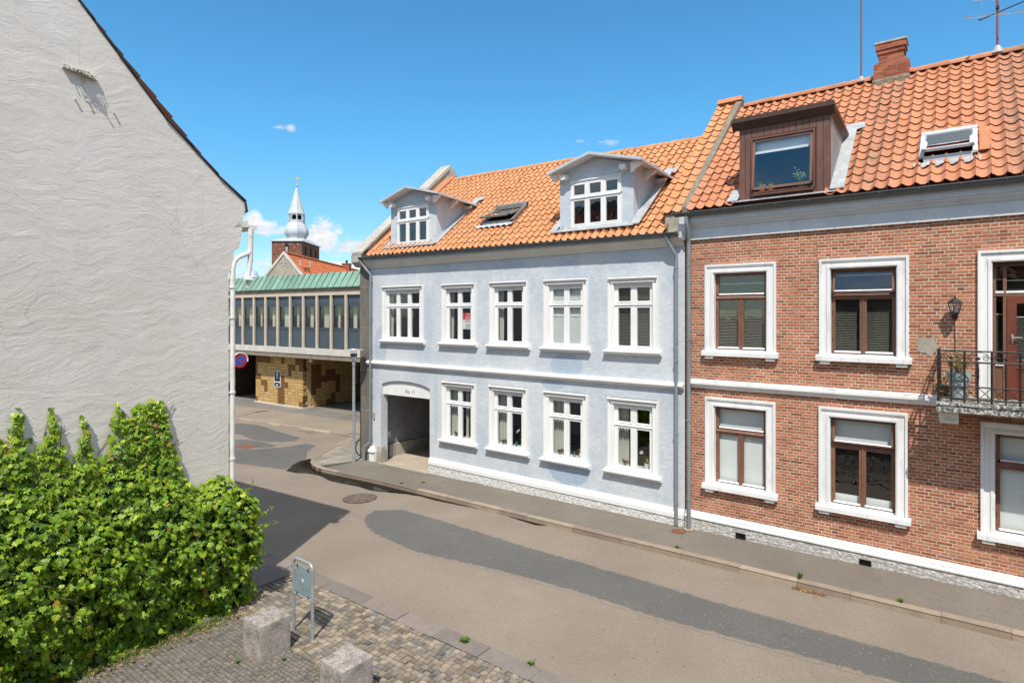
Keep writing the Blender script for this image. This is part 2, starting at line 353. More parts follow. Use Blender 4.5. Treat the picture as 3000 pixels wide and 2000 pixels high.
def m_asphalt(name, col, specks=.25, patch=.16, crack=0.0, light=(.30, .26, .22), under=None):
    m, b, out = newmat(name); v = b.obco()
    if under is not None:                       # a repair that has worn through to the old surface along its edge
        e = b.node('SeparateColor', None, {0: b.tint()}, 2); col = b.mix(b.ss(e+(b.noise(v, 7.0, 6, .72)-.5)*1.1+(b.noise(v, 60, 3, .7)-.5)*.5, .30, .62), under, col)
    gnz = b.noise(v, 95, 3, .75); g2 = b.noise(v, 34, 4, .7); lo = b.noise(v, .45, 5, .6); mid = b.noise(b.map(v, (.5, 1, 1)), 1.4, 5, .62)
    f = b.rng(gnz, .28, .72, .70, 1.32)*b.rng(g2, .3, .7, .86, 1.14)*b.rng(lo, .3, .7, 1-patch, 1+patch)
    c = b.mix(1.0, col, b.vec(f, f, f), 'MULTIPLY')
    c = b.mix(b.ss(mid, .58, .76)*.35, c, light)
    sp = b.voro(v, 17.0); c = b.mix(b.ss(sp, .13, .06)*specks*b.ss(b.noise(v, 3.1, 3, .5), .35, .6), c, (.62, .58, .52))
    sd = b.voro(b.map(v, (1, 1, 1), (0, 0, 0), (3.3, 8.1, 0)), 3.2); c = b.mix(b.ss(sd, .06, .035)*.8, c, (.05, .045, .04))
    if crack:
        wv = b.node('VectorMath', {'operation': 'ADD'}, {0: v, 1: b.node('TexNoise', None, {'Vector': v, 'Scale': 1.7, 'Detail': 5.0}, 1)})
        ed = b.voro(wv, .55, 'DISTANCE_TO_EDGE'); c = b.mix(b.ss(ed, .009, .002)*crack*b.ss(lo, .42, .55), c, (.06, .05, .045))
    finish(b, out, c, .88, b.bump(gnz+g2*.7, .006, .55), spec=.25); return m
ROAD = m_asphalt('sun bleached tan asphalt', (.240, .197, .154), .22, .12, .1)
ROADD = m_asphalt('newer grey asphalt', (.122, .116, .107), 1.0, .10, .25, (.19, .175, .155), under=(.240, .197, .154))
PAVE = m_asphalt('grey brown footpath asphalt', (.182, .157, .127), .15, .16, .2, (.27, .245, .21))
FORE = m_asphalt('tan forecourt asphalt', (.27, .222, .165), .1, .12, .2)
DRIVE = m_asphalt('grey driveway asphalt', (.19, .178, .16), .15, .15, .4)
APRON = simple('pale concrete apron', (.42, .35, .275), .9, .14, 1.6, 50, .4, dirt=(.3, .24, .18), dirtamt=.5)
EARTH = simple('dusty ground', (.17, .15, .12), .95, .25, 1.2, 50, .5)
def m_tinted(name, col, rough=.85, grain=60, gamp=.2, bumpd=.006, hue=None, bst=.6, spec=.2, moss=None):
    m, b, out = newmat(name); v = b.obco(); t = b.node('SeparateColor', None, {0: b.tint()}, None); r, h2, e = [Sk(b, o) for o in t.outputs]
    c = b.mix(h2, col, hue) if hue is not None else col
    n = b.noise(v, grain, 5, .72); n2 = b.noise(v, 4.0, 5, .65)
    f = r*b.rng(n, .3, .7, 1-gamp, 1+gamp)*b.rng(n2, .3, .7, .86, 1.12)
    c = b.mix(1.0, c, b.vec(f, f, f), 'MULTIPLY')
    if moss: c = b.mix(b.ss(b.noise(v, 2.2, 6, .7), .52, .72)*moss, c, (.14, .135, .035))
    finish(b, out, c, rough, b.bump(n, bumpd, bst), spec=spec); return m
KERB = m_tinted('granite kerb', (.36, .29, .215), hue=(.30, .225, .18)); KERBP = m_tinted('purple granite kerb', (.235, .19, .16), hue=(.20, .172, .155))
SETT = m_tinted('granite setts', (.305, .245, .18), hue=(.19, .175, .16), grain=45, bumpd=.01, bst=.8)
SETTF = m_tinted('small mosaic setts', (.215, .185, .15), hue=(.165, .155, .145), grain=60, bumpd=.01, bst=.8, moss=.25)
JOINT = simple('mossy sand joints', (.085, .072, .05), .95, .3, 3.0, 60, .6, dirt=(.10, .11, .03), dirtamt=.7)
SLAB = m_tinted('concrete paving slabs', (.30, .26, .205), hue=(.26, .235, .2), gamp=.14); SLABD = m_tinted('dark concrete slabs', (.235, .205, .185), gamp=.14)
def m_granite(name):
    m, b, out = newmat(name); v = b.obco()
    n = b.noise(v, 34, 6, .75); sp = b.white(b.map((b.node('VectorMath', {'operation': 'FLOOR'}, {0: b.map(v, (130, 130, 130))}))))
    z = b.xyz(v)[2]
    c = b.ramp(n, [(.32, (.23, .19, .165)), (.5, (.40, .345, .31)), (.7, (.52, .46, .42))]); c = b.mix(1.0, c, b.vec(*[b.rng(sp, 0, 1, .72, 1.22)]*3), 'MULTIPLY')
    c = b.mix(b.ss(b.noise(v, 5, 6, .75)+z*.25, .58, .74)*.62, c, (.12, .115, .10)); c = b.mix(b.ss(b.noise(v, 9, 4, .6), .7, .76)*.5, c, (.24, .23, .09))
    rough = b.noise(v, 22, 7, .72, .6)
    finish(b, out, c, .9, b.bump(rough, .02, .6), spec=.25); return m
GRAN = m_granite('rough hewn granite')
def m_puddle():
    m, b, out = newmat('standing water on asphalt'); v = b.obco()
    n = b.noise(v, 40, 4, .7); dp = b.ss(b.noise(v, 1.6, 5, .6), .35, .6)
    c = b.mix(1.0, (.014, .0105, .008), b.vec(*[b.rng(n, .3, .7, .6, 1.4)]*3), 'MULTIPLY')
    finish(b, out, c, b.rng(dp, 0, 1, .2, .03), b.bump(n, .002, .10), spec=.5, IOR=1.17); return m
WATER = m_puddle()
def m_leaf(name, pal, tr=.3, rough=.32, spec=.5):
    m, b, out = newmat(name); t = b.node('SeparateColor', None, {0: b.tint()}, None); r, h2, e = [Sk(b, o) for o in t.outputs]
    c = b.ramp(r, pal); c = b.mix(e*.55, c, b.mix(.6, c, (.28, .34, .06)))
    p = b.node('BsdfPrincipled', None, {'Base Color': c, 'Roughness': rough, 'Specular IOR Level': spec})
    tl = b.node('BsdfTranslucent', None, {'Color': b.mix(.5, c, (.30, .42, .03))}); mx = b.node('MixShader', None, {0: tr}, None)
    b.L.new(p.k, mx.inputs[1]); b.L.new(tl.k, mx.inputs[2]); b.L.new(mx.outputs[0], out.inputs[0]); return m
IVY = m_leaf('ivy leaves', [(0, (.014, .045, .008)), (.3, (.075, .18, .014)), (.6, (.23, .40, .022)), (.92, (.50, .60, .045)), (.965, (.50, .40, .03)), (1, (.40, .22, .06))], .36, .38, .42)
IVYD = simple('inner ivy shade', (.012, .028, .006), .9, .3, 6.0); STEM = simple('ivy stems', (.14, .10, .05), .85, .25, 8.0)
GRASS = m_leaf('grass', [(0, (.06, .15, .02)), (.6, (.13, .25, .035)), (.8, (.25, .27, .07)), (1, (.36, .27, .13))], .3, .6, .2)
WEED = m_leaf('weeds', [(0, (.06, .12, .02)), (1, (.15, .23, .035))], .2, .6, .2)
ORCHL = m_leaf('orchid leaves', [(0, (.12, .26, .02)), (1, (.25, .38, .03))], .3, .4); PETAL = m_cloth('white petals', (.88, .88, .86))
DRYL = m_leaf('dry leaves', [(0, (.20, .11, .05)), (1, (.42, .27, .12))], .2, .7, .2)
def m_copper():
    m, b, out = newmat('verdigris copper'); v = b.obco(); x, y, z = b.xyz(v); n = b.noise(b.map(v, (2, 2, .5)), 2.0, 6, .65); sh = b.white(b.vec(((x+16.0)/.505).floor(), 1.0, 2.0))
    c = b.mix(b.ss(n, .35, .7), (.165, .295, .225), (.235, .36, .285)); c = b.mix(1.0, c, b.vec(*[b.rng(sh, 0, 1, .82, 1.12)]*3), 'MULTIPLY')
    fx = ((x+16.0)/.505).fract(); c = b.mix(b.ss((fx-.03).abs(), .085, .045)*.85, c, (.04, .06, .045)); c = b.mix(b.ss(b.noise(v, 7, 5, .7), .62, .7)*.5, c, (.09, .15, .11))
    finish(b, out, c, .75, spec=.25); return m
COPPER = m_copper()
CONC = simple('pale concrete', (.56, .53, .475), .85, .1, 2.0, 40, .3, dirt=(.42, .38, .32), dirtamt=.45, streak=True)
CONCT = simple('tan concrete band', (.55, .46, .36), .85, .1, 2.0, 40, .3)
CONCD = simple('dark brown concrete', (.25, .21, .165), .9, .2, 2.0, 40, .4)  # darker concrete tone for the roof, soffit and recessed band
PANEL = simple('blue grey panels', (.062, .085, .105), .4, .1, 2.0); WFRAME = simple('dark blue grey frames', (.05, .07, .088), .4, .1, 2.0)
def m_patch(axis):
    m, b, out = newmat('yellow clinker patchwork '+axis); x, y, z = b.xyz(b.obco()); u = x if axis == 'x' else y
    bh = .175; row = (z/bh).floor(); sh = (row*.5).fract()*.2; q = (u+sh)/.34; fu = q.fract()*.34; fz = (z/bh).fract()*bh
    mort = b.ss((fu.min(.34-fu)).min(fz.min(bh-fz)), .004, .016)
    B1 = b.voro(b.vec((u/.34).floor()*.34*1.1, 0.3, (z/.35).floor()*.35*1.35), 1.0, 'F1', 1); big = b.node('SeparateColor', None, {0: B1})
    r = b.white(b.vec(q.floor(), row, 4.0))
    per = b.ss(b.m('SINE', u*46.0), -.2, .35)*b.ss(b.m('SINE', z*72.0), -.6, .2)         # the perforated brick fields
    sel = b.ss(big, .50, .52); lightc = b.mix(r, (.46, .275, .10), (.60, .39, .165)); darkc = b.mix(per, (.12, .055, .018), (.33, .165, .05))
    c = b.mix(sel, lightc, darkc); c = b.mix(mort, (.22, .15, .08), c)
    c = b.mix(1.0, c, b.vec(*[b.rng(b.noise(b.obco(), 12, 4, .6), .3, .7, .85, 1.12)]*3), 'MULTIPLY')
    finish(b, out, c, .8, b.bump(mort+per*sel, .02, .6), spec=.2); return m
CLINX = m_patch('x'); CLINY = m_patch('y')
SPIRE = simple('weathered lead sheet', (.50, .53, .56), .5, .14, 1.2, 12, .2, metal=.1, dirt=(.30, .33, .35), dirtamt=.5, streak=True)
GOLD = simple('gilt metal', (.75, .55, .16), .35, .1, 5.0, metal=.6); DARK = simple('near black void', (.008, .008, .009), .9, .1)
GREYPLASTER = simple('old grey plaster', (.36, .325, .265), .92, .22, 1.1, 14, .6, dirt=(.17, .14, .10), dirtamt=.7)
SIGNRED = simple('traffic red', (.60, .018, .022), .4, .05); SIGNBLUE = simple('traffic blue', (.025, .12, .55), .4, .05); SIGNW = simple('sign white', (.8, .8, .79), .4, .05)
SIGNK = simple('sign black', (.012, .012, .02), .35, .1); PLATE = simple('grey blue sign back', (.235, .295, .315), .5, .15, 5.0, dirt=(.33, .36, .36), dirtamt=.4)
RUST = simple('rusty cast iron', (.20, .085, .045), .8, .25, 9.0, 60, .8, dirt=(.10, .06, .04), dirtamt=.6); CASTI = simple('cast iron', (.088, .062, .05), .55, .25, 9.0, 60, .5)
TERRA = simple('terracotta', (.42, .16, .075), .8, .1, 5.0); POTW = simple('white glazed pot', (.74, .75, .71), .3, .04, 5.0, spec=.5); POTG = simple('grey plastic planter', (.36, .40, .40), .5, .08, 5.0)
BRONZE = simple('dark wood carving', (.10, .045, .02), .45, .25, 9.0); TEAL = simple('turquoise glass', (.03, .22, .22), .2, .1, 9.0, spec=.6); REDP = simple('red lampshade', (.45, .03, .03), .6, .05)
def m_moss():
    m, b, out = newmat('flaking mossy concrete'); v = b.obco(); n = b.noise(v, 17, 7, .75, .5); n2 = b.noise(v, 8, 6, .7); z = b.xyz(v)[2]
    c = b.mix(b.ss(n, .47, .55), (.13, .125, .115), (.66, .64, .60)); c = b.mix(b.ss(n2+(z-3.45)*2.2, .60, .74), c, (.07, .055, .022))
    finish(b, out, c, .95, b.bump(n, .02, .6), spec=.1); return m
MOSSC = m_moss()
RUBBER = simple('black tyre rubber', (.015, .015, .015), .6, .1); BIKE = simple('dark bicycle paint', (.02, .022, .03), .35, .1, spec=.5)
LAMPG = simple('frosted lamp glass', (.62, .64, .64), .35, .04); HOODZ = simple('grey lamp metal', (.46, .48, .49), .4, .08, metal=.2)
# ---------------------------------------------------------------- render, camera, light, sky
S.render.engine = 'CYCLES'
S.view_settings.view_transform = 'Standard'; S.view_settings.look = 'None'; S.view_settings.exposure = 0; S.view_settings.gamma = 1
S.cycles.use_denoising = True
S.cycles.max_bounces = 8; S.cycles.transparent_max_bounces = 16; S.cycles.caustics_reflective = False; S.cycles.caustics_refractive = False
S.cycles.sample_clamp_indirect = 6
cam = bpy.data.cameras.new('camera'); co = bpy.data.objects.new('camera', cam); COL.objects.link(co)
co.location = CAM; co.rotation_euler = (R(90), 0, math.atan2(-FW[0], FW[1])); cam.sensor_width = 36; cam.lens = FOC/3000*36
cam.shift_y = -78/3000; cam.clip_start = .05; cam.clip_end = 3000; S.camera = co
SUN = Vector((-.40, .67, -1.17)).normalized()
sl = bpy.data.lights.new('sun', 'SUN'); so = bpy.data.objects.new('sun', sl); COL.objects.link(so)
sl.energy = 5.0; sl.angle = R(.53); sl.color = (1, .95, .87); so.rotation_euler = SUN.to_track_quat('-Z', 'Y').to_euler(); so.location = (10, -20, 30)
W = bpy.data.worlds.new('World'); S.world = W; W.use_nodes = True; W.node_tree.nodes.clear(); wb = Bd(W.node_tree)
sky = wb.node('TexSky', {'sky_type': 'NISHITA', 'sun_disc': False, 'sun_elevation': math.asin(-SUN.z), 'sun_rotation': math.atan2(-SUN.x, -SUN.y), 'air_density': 1.0, 'dust_density': .35, 'ozone_density': 2.2, 'altitude': 20})
dirv = wb.node('TexCoord', out=0); dx, dy, dz = wb.xyz(dirv)
fwd = (dx*FW[0]+dy*FW[1]).max(.05); pp = (dx*RT[0]+dy*RT[1])/fwd; qq = dz/fwd
skyc = wb.mix(1.0, wb.node('HueSaturation', None, {'Hue': .5, 'Saturation': 1.15, 'Value': 1.0, 'Color': sky}), wb.mix(wb.ss(dz, .05, .32), (1.0, 1.27, 1.32), (.88, 1.60, 1.66)), 'MULTIPLY')
cv = wb.vec(pp, qq*1.25, 0.0)
n1 = wb.noise(cv, 26, 8, .58, .25); n2 = wb.noise(wb.map(cv, (1, 1, 1), (0, 0, 0), (3, 5, 0)), 70, 6, .6); nl = wb.noise(wb.map(cv, (1, 1, 1), (0, 0, 0), (.004, -.006, 0)), 26, 8, .58, .25)
dens = None; base = None
for pc, qc, a, b_, am in [(-.318, .128, .050, .028, 1), (-.285, .114, .050, .017, .95), (-.313, .147, .022, .018, 1), (-.296, .142, .018, .015, 1), (-.262, .106, .035, .008, .7), (-.350, .136, .03, .016, .85),
                          (-.437, .155, .030, .024, 1), (-.415, .145, .036, .016, .9), (-.385, .141, .03, .011, .7), (-.3736, .3144, .016, .0075, .62), (-.392, .3155, .02, .004, .4),
                          (-.4115, .082, .045, .016, .6), (-.462, .086, .03, .014, .6), (-.44, .062, .06, .012, .8), (-.36, .058, .05, .012, .6), (-.345, .083, .03, .01, .45), (-.385, .064, .03, .014, .6),
                          (.168, .290, .022, .006, .34), (.115, .2925, .012, .005, .34), (.15, .2905, .012, .004, .3), (.05, .245, .02, .008, .4)]:
    d = wb.m('SQRT', ((pp-pc)/a)*((pp-pc)/a)+((qq-qc)/b_)*((qq-qc)/b_))
    k = (1.0-d)*1.0; k = wb.ss(k+(n1-.5)*2.5+(n2-.5)*(.8 if a > .025 else 2.6), .02, .62 if a > .025 else .9)*am
    dens = k if dens is None else dens.max(k)
shade = wb.rng((n1-nl)*6.0+wb.rng(qq, .07, .17, -.5, .45), -.7, .7, 0, 1)
cloudc = wb.mix(shade, (.74, .82, .91), (1.0, 1.0, 1.0))
# the lower sky is hazier and paler towards the horizon
bg1 = wb.node('Background', None, {'Color': skyc, 'Strength': .12}); bg2 = wb.node('Background', None, {'Color': cloudc, 'Strength': .98})
# unseen broken cloud added behind and overhead to brighten and whiten ambient light
dome = wb.vec(dx/(dz.max(0.0)+.28), dy/(dz.max(0.0)+.28), 0.0); back = wb.ss(dx*FW[0]+dy*FW[1], .62, .25).max(wb.ss(dz, .62, .8))*wb.ss(dz, -.02, .06)
over = wb.ss(wb.noise(dome, 1.9, 7, .6), .36, .52)*back*.66
dens = (dens*wb.ss(dx*FW[0]+dy*FW[1], .05, .2)).max(over)
mx = wb.node('MixShader', None, {0: dens}, None); wb.L.new(bg1.k, mx.inputs[1]); wb.L.new(bg2.k, mx.inputs[2])
wo = W.node_tree.nodes.new('ShaderNodeOutputWorld'); wb.L.new(mx.outputs[0], wo.inputs[0])

# ---------------------------------------------------------------- ground, road, pavements
def sheet(pts, dz): return MB().poly([(x, y, g(x, dz)) for x, y in pts])
def jag(pts, step=.12, amp=.025, seed=1):
    rr = random.Random(seed); out = []
    for i, (x, y) in enumerate(pts):
        x2, y2 = pts[(i+1) % len(pts)]; n = max(1, int(math.hypot(x2-x, y2-y)/step))
        for k in range(n):
            t = k/n; j = 0 if k == 0 else amp
            out.append((x+(x2-x)*t+rr.uniform(-j, j), y+(y2-y)*t+rr.uniform(-j, j)))
    return out
def soft_patch(pts, dz, w=.09, seed=1):
    pts = jag(pts, .07, .014, seed); n = len(pts); ar = sum(pts[i][0]*pts[(i+1) % n][1]-pts[(i+1) % n][0]*pts[i][1] for i in range(n)); sg = 1 if ar > 0 else -1; outr = []; inr = []
    for i in range(n):
        a, c = pts[i-3], pts[(i+3) % n]; d = Vector((c[0]-a[0], c[1]-a[1])).normalized(); nx, ny = d.y*sg, -d.x*sg
        outr.append((pts[i][0]+nx*w, pts[i][1]+ny*w)); inr.append((pts[i][0]-nx*w, pts[i][1]-ny*w))
    mb = MB(); mb.poly([(x, y, g(x, dz)) for x, y in inr], (1, .5, 1)); o = len(mb.v)
    mb.raw([(x, y, g(x, dz)) for x, y in inr]+[(x, y, g(x, dz)) for x, y in outr], [(i, (i+1) % n, n+(i+1) % n, n+i) for i in range(n)], [(1, .5, 1)]*n+[(1, .5, 0)]*n); return mb
gm = MB()
for x0, x1 in ((-900, -60), (-60, 25), (25, 900)): gm.quad((x0, -900, g(x0, -.24)), (x1, -900, g(x1, -.24)), (x1, 900, g(x1, -.24)), (x0, 900, g(x0, -.24)))
struct('ground', gm, EARTH, recalc=False)
struct('road', sheet([(-60, -9.0), (-11, -9.0), (-11, -6.7), (25, -6.7), (25, -1.4), (-14.6, -1.4), (-19.6, 1.5), (-20.2, 2.62), (-60, .1)], -.12), ROAD)
zg = zm(1100, 1350, 2.352); zq = zm(2000, 1100, 1.742); zk = zm(650, 1200, 5.227)
def gpoly(pts, dz): return [atG(x, y, dz)[:2] for x, y in pts]
strip = gpoly([zg(-60, 372), zg(0, 340), zg(180, 335), zg(450, 410), zg(1000, 580), zg(1800, 810), zg(2352, 975)], -.116)+[(1.2, -3.0), (8, -2.9), (8, -3.8), (1.0, -3.75)]+gpoly([zq(1100, 1560), zq(700, 1450), zq(0, 1265), zg(1900, 1060), zg(1300, 870), zg(800, 740), zg(270, 620), zg(0, 500), zg(-50, 455), zg(-75, 410)], -.116)
struct('asphalt_patch', soft_patch(strip, -.116, .10, 3), ROADD)
struct('asphalt_patch', soft_patch(gpoly([zk(100, 600), zk(500, 605), zk(900, 575), zk(1300, 520), zk(1440, 545), zk(1310, 640), zk(1290, 740), zk(1100, 850), zk(960, 912), zk(600, 865), zk(100, 800)], -.116), -.116, .05, 4), ROADD)
struct('asphalt_patch', soft_patch(gpoly([zk(100, 212), zk(300, 203), zk(560, 232), zk(900, 345), zk(1200, 428), zk(1130, 470), zk(960, 490), zk(700, 487), zk(540, 472), zk(430, 440), zk(300, 380), zk(100, 350)], -.116), -.116, .05, 5), ROADD)
struct('asphalt_patch', soft_patch(gpoly([zk(100, 458), zk(320, 452), zk(560, 480), zk(830, 545), zk(760, 566), zk(560, 578), zk(100, 590)], -.112), -.112, .05, 6), ROADD)
struct('asphalt_patch', sheet(jag(gpoly([zk(1165, 320), zk(1340, 305), zk(1440, 325), zk(1560, 352), zk(1340, 372)], -.115), .1, .05, 8), -.115), PAVE)
# (patches are rings that fade outwards)
# kerb of the far footpath, with its rounded corner
KP = [(25, -1.40), (-14.6, -1.45), (-16.5, -1.57), (-17.1, -1.60), (-17.6, -1.52), (-18.05, -1.33), (-18.5, -.98), (-18.88, -.48), (-19.25, .1), (-20.05, 1.44), (-20.62, 2.62)]
def offs(path, w):
    out = []
    for i, p in enumerate(path):
        a = Vector(path[max(i-1, 0)]); c = Vector(path[min(i+1, len(path)-1)]); d = (c-a).normalized(); out.append((p[0]+d.y*w, p[1]-d.x*w))
    return out
def kerbs(path, w, top, bot, length, seed, lo=.8, hi=1.15, gap=.012):
    """separate kerb stones laid along a path"""
    mb = MB(); rr = random.Random(seed); P = [Vector(p) for p in path]; acc = [0]
    for a, b in zip(P, P[1:]): acc.append(acc[-1]+(b-a).length)
    def at(s_):
        for i in range(len(P)-1):
            if s_ <= acc[i+1] or i == len(P)-2:
                t = (s_-acc[i])/(acc[i+1]-acc[i]); d = (P[i+1]-P[i]).normalized(); return P[i]+(P[i+1]-P[i])*t, Vector((d.y, -d.x))
    s0 = 0.0
    while s0 < acc[-1]-.05:
        L = min(acc[-1]-s0, length*rr.uniform(.75, 1.3)); n = max(1, int(L/.35)); jj = rr.uniform(-.008, .006); t = (rr.uniform(lo, hi), rr.random(), 1)
        V = []; F = []
        for k in range(n+1):
            p, nr = at(s0+gap/2+(L-gap)*k/n); q = p+nr*w; b = .012; p2 = p+nr*b; q2 = q-nr*b
            V += [(p.x, p.y, g(p.x, bot)), (p.x, p.y, g(p.x, top+jj-b)), (p2.x, p2.y, g(p.x, top+jj)), (q2.x, q2.y, g(q.x, top+jj)), (q.x, q.y, g(q.x, top+jj-b)), (q.x, q.y, g(q.x, bot))]
        for k in range(n):
            for j in range(5): F.append((k*6+j, k*6+j+1, (k+1)*6+j+1, (k+1)*6+j))
        F += [tuple(range(6)), tuple(n*6+j for j in range(6))]; mb.add(V, F, t); s0 += L
    return mb
struct('kerb', kerbs(KP, -.17, -.004, -.3, 1.1, 11), KERB, smooth=25)
KI = offs(KP, -.165)
struct('pavement', MB().ext([(x, y, g(x, -.28)) for x, y in KI[:4]+[(-17.0, -.3), (-17.0, .6), (25, .6)]], (0, 0, .272)), PAVE)
sl_ = MB(); rr = random.Random(5)
inpoly = [(-17.0, -.25)]+[(x, y) for x, y in KI[4:]]+[(-20.4, 2.6), (-17.0, 2.6)]
def inside(x, y, P):
    c = False; j = len(P)-1
    for i in range(len(P)):
        if (P[i][1] > y) != (P[j][1] > y) and x < (P[j][0]-P[i][0])*(y-P[i][1])/(P[j][1]-P[i][1])+P[i][0]: c = not c
        j = i
    return c
struct('pavement', MB().ext([(x, y, g(x, -.29)) for x, y in [(-17.0, -1.43)]+KI[3:]+[(-20.35, 2.6), (-17.0, 2.6)]], (0, 0, .272)), JOINT)
def clip(poly, P):
    """Sutherland-Hodgman against a convex outline"""
    ar = sum(P[i][0]*P[(i+1) % len(P)][1]-P[(i+1) % len(P)][0]*P[i][1] for i in range(len(P))); sg = 1 if ar > 0 else -1
    for i in range(len(P)):
        (ax, ay), (bx, by) = P[i], P[(i+1) % len(P)]; out = []
        side = lambda q: sg*((bx-ax)*(q[1]-ay)-(by-ay)*(q[0]-ax))
        for k in range(len(poly)):
            p, q = poly[k], poly[(k+1) % len(poly)]; sp, sq = side(p), side(q)
            if sp >= 0: out.append(p)
            if sp*sq < 0: t = sp/(sp-sq); out.append((p[0]+(q[0]-p[0])*t, p[1]+(q[1]-p[1])*t))
        poly = out
        if len(poly) < 3: return []
    return poly
for i in range(9):
    for j in range(9):
        x = -21.2+i*.5; y = -1.7+j*.52
        q = clip([(x+.009, y+.009), (x+.491, y+.009), (x+.491, y+.511), (x+.009, y+.511)], inpoly)
        if len(q) > 2: sl_.ext([(px, py, g(px, -.1)) for px, py in q], (0, 0, .092+rr.uniform(-.004, .004)), (rr.uniform(.86, 1.1), rr.random(), 1))
struct('paving_slabs', sl_, SLAB)
# far kerb line and the forecourt of the office building
FK = [(-17.2, 2.78), (-20.6, 2.62), (-26.1, 2.22), (-30.4, 2.0), (-45, 1.1), (-60, .2)]
struct('kerb', kerbs(FK, .14, -.035, -.3, 1.2, 12, .95, 1.3), KERB, smooth=25)
struct('forecourt', MB().ext([(x, y, g(x, -.28)) for x, y in [(x, y+.02) for x, y in FK]+[(-60, 30), (-17.0, 30), (-17.0, 2.79)]], (0, 0, .228)), FORE)
struct('driveway', sheet(jag([(-60, 2.9), (-31, 4.72), (-26.8, 4.86), (-23.6, 4.99), (-17.5, 5.25), (-17.5, 22), (-60, 22)], .2, .03, 9), -.048), DRIVE)
yl = MB(); yl.poly([(x, y, g(x, -.044)) for x, y in [(-28.9, 6.24), (-17.5, 6.76), (-17.5, 6.86), (-28.9, 6.34)]]); struct('yellow_line', yl, simple('worn yellow paint', (.50, .34, .07), .8, .2, 6.0))
struct('tar_seam', MB().poly([(x, y, g(x, -.045)) for x, y in jag([(-21.9, 2.6), (-17.5, 4.1), (-17.5, 4.15), (-21.95, 2.65)], .15, .02, 2)]), CASTI)
# wet gutter: a long puddle against the kerb
z9 = zm(900, 1100, 3.92)
pud = gpoly([zk(980, 930), zk(1050, 880), zk(1095, 835), zk(1200, 785), zk(1350, 748), zk(1415, 755)], -.112)+[(x+d_[0]*.02, y+d_[1]*.02) for (x, y), d_ in zip(KP[7:3:-1], [(-1, -.6), (-1, -1), (-.6, -1), (-.2, -1)])]+[(-16.5, -1.585), (-14.6, -1.465), (-10.5, -1.445), (-7.0, -1.43)]
pud += gpoly([zg(1240, 447), zg(1100, 440), zg(960, 395), zg(820, 352), zg(640, 315), zg(420, 272), zg(300, 240), zg(200, 226), zg(0, 205)], -.112)+gpoly([z9(1000, 1345), z9(900, 1335), z9(790, 1325), z9(690, 1305), z9(600, 1275), z9(420, 1240), z9(260, 1205), z9(150, 1150)], -.112)+gpoly([zk(1400, 985), zk(1300, 970), zk(1130, 965)], -.112)
struct('puddle', sheet(jag(pud, .09, .012, 21), -.108), WATER)
# near side: flush purple kerb, setts, small mosaic paving, slabs by the corner
struct('kerb', kerbs([(-4.0, -6.56), (-13.2, -6.56)], -.31, -.1, -.3, 1.05, 14, .88, 1.12), KERBP, smooth=25)
struct('kerb', kerbs([(25, -6.56), (-4.0, -6.56)], -.31, -.1, -.3, 1.05, 15, .88, 1.12), KERBP, smooth=25)
struct('plaza', MB().ext([(x, y, g(x, -.28)) for x, y in [(-13.2, -6.86), (25, -6.86), (25, -40), (-10.7, -40), (-10.7, -8.5), (-13.2, -8.5)]], (0, 0, .155)), JOINT)
def setts(x0, x1, y0, y1, sx, sy, top, seed, test, jit=.14, lo=.6, hi=1.25):
    r_ = np.random.default_rng(seed); mb = MB(); V = []; F = []; T = []
    ny = int((y1-y0)/sy)
    for j in range(ny):
        x = x0+r_.uniform(0, sx)
        while x < x1:
            w = sx*r_.uniform(.75, 1.25); y = y0+j*sy
            if test(x+w/2, y+sy/2):
                gp = .006; hx = w/2-gp; hy = sy/2-gp; cx, cy = x+w/2, y+sy/2; a = r_.uniform(-.09, .09); ca, sa = math.cos(a), math.sin(a); tz = r_.uniform(-.007, .006); tx, ty = r_.uniform(-.05, .05, 2)
                o = len(V); t = (r_.uniform(lo, hi), 1.0 if r_.random() < .12 else r_.random()**2*.8, 1)
                for s_, zz in ((1, -.03), (1, -.006), (.80, .004)):
                    for ux, uy in ((-1, -1), (1, -1), (1, 1), (-1, 1)):
                        px = ux*hx*s_*(1+r_.uniform(-jit, jit)*.5); py = uy*hy*s_*(1+r_.uniform(-jit, jit)*.5)
                        V.append((cx+px*ca-py*sa, cy+px*sa+py*ca, g(cx, top+tz+zz+px*tx+py*ty))); T.append(t)
                F += [(o+k, o+(k+1) % 4, o+4+(k+1) % 4, o+4+k) for k in range(4)]+[(o+4+k, o+4+(k+1) % 4, o+8+(k+1) % 4, o+8+k) for k in range(4)]+[(o+8, o+9, o+10, o+11)]
            x += w
    return mb.raw(V, F, T)
SLP = gpoly([(600+530/3.137, 1500+490/3.137), (600+725/3.137, 1500+580/3.137), (600+480/3.137, 1500+692/3.137), (600+262/3.137, 1500+597/3.137)], -.1)
slabpoly = [(-13.2, -6.9), (-10.62, -6.9), (-10.62, -7.62), (-13.2, -7.62)]
okb = lambda x, y: not (x < -10.6 and y > -7.63)
struct('cobbles', setts(-13.0, 1.0, -8.42, -6.88, .112, .096, -.1, 31, okb), SETT, smooth=40)
struct('cobbles', setts(-10.9, -1.5, -12.2, -8.42, .085, .066, -.1, 32, lambda x, y: True, .1, .8, 1.12), SETTF, smooth=40)
sb = MB()
for x0, x1, t in ((-11.42, -10.64, .82), (-12.25, -11.44, 1.0), (-13.1, -12.27, .9)): sb.ext([(x, y, g(x, -.2)) for x, y in [(x0, -7.6), (x1, -7.6), (x1, -6.9), (x0, -6.9)]], (0, 0, .115), (t, .5, 1))
struct('paving_slabs', sb, SLABD)
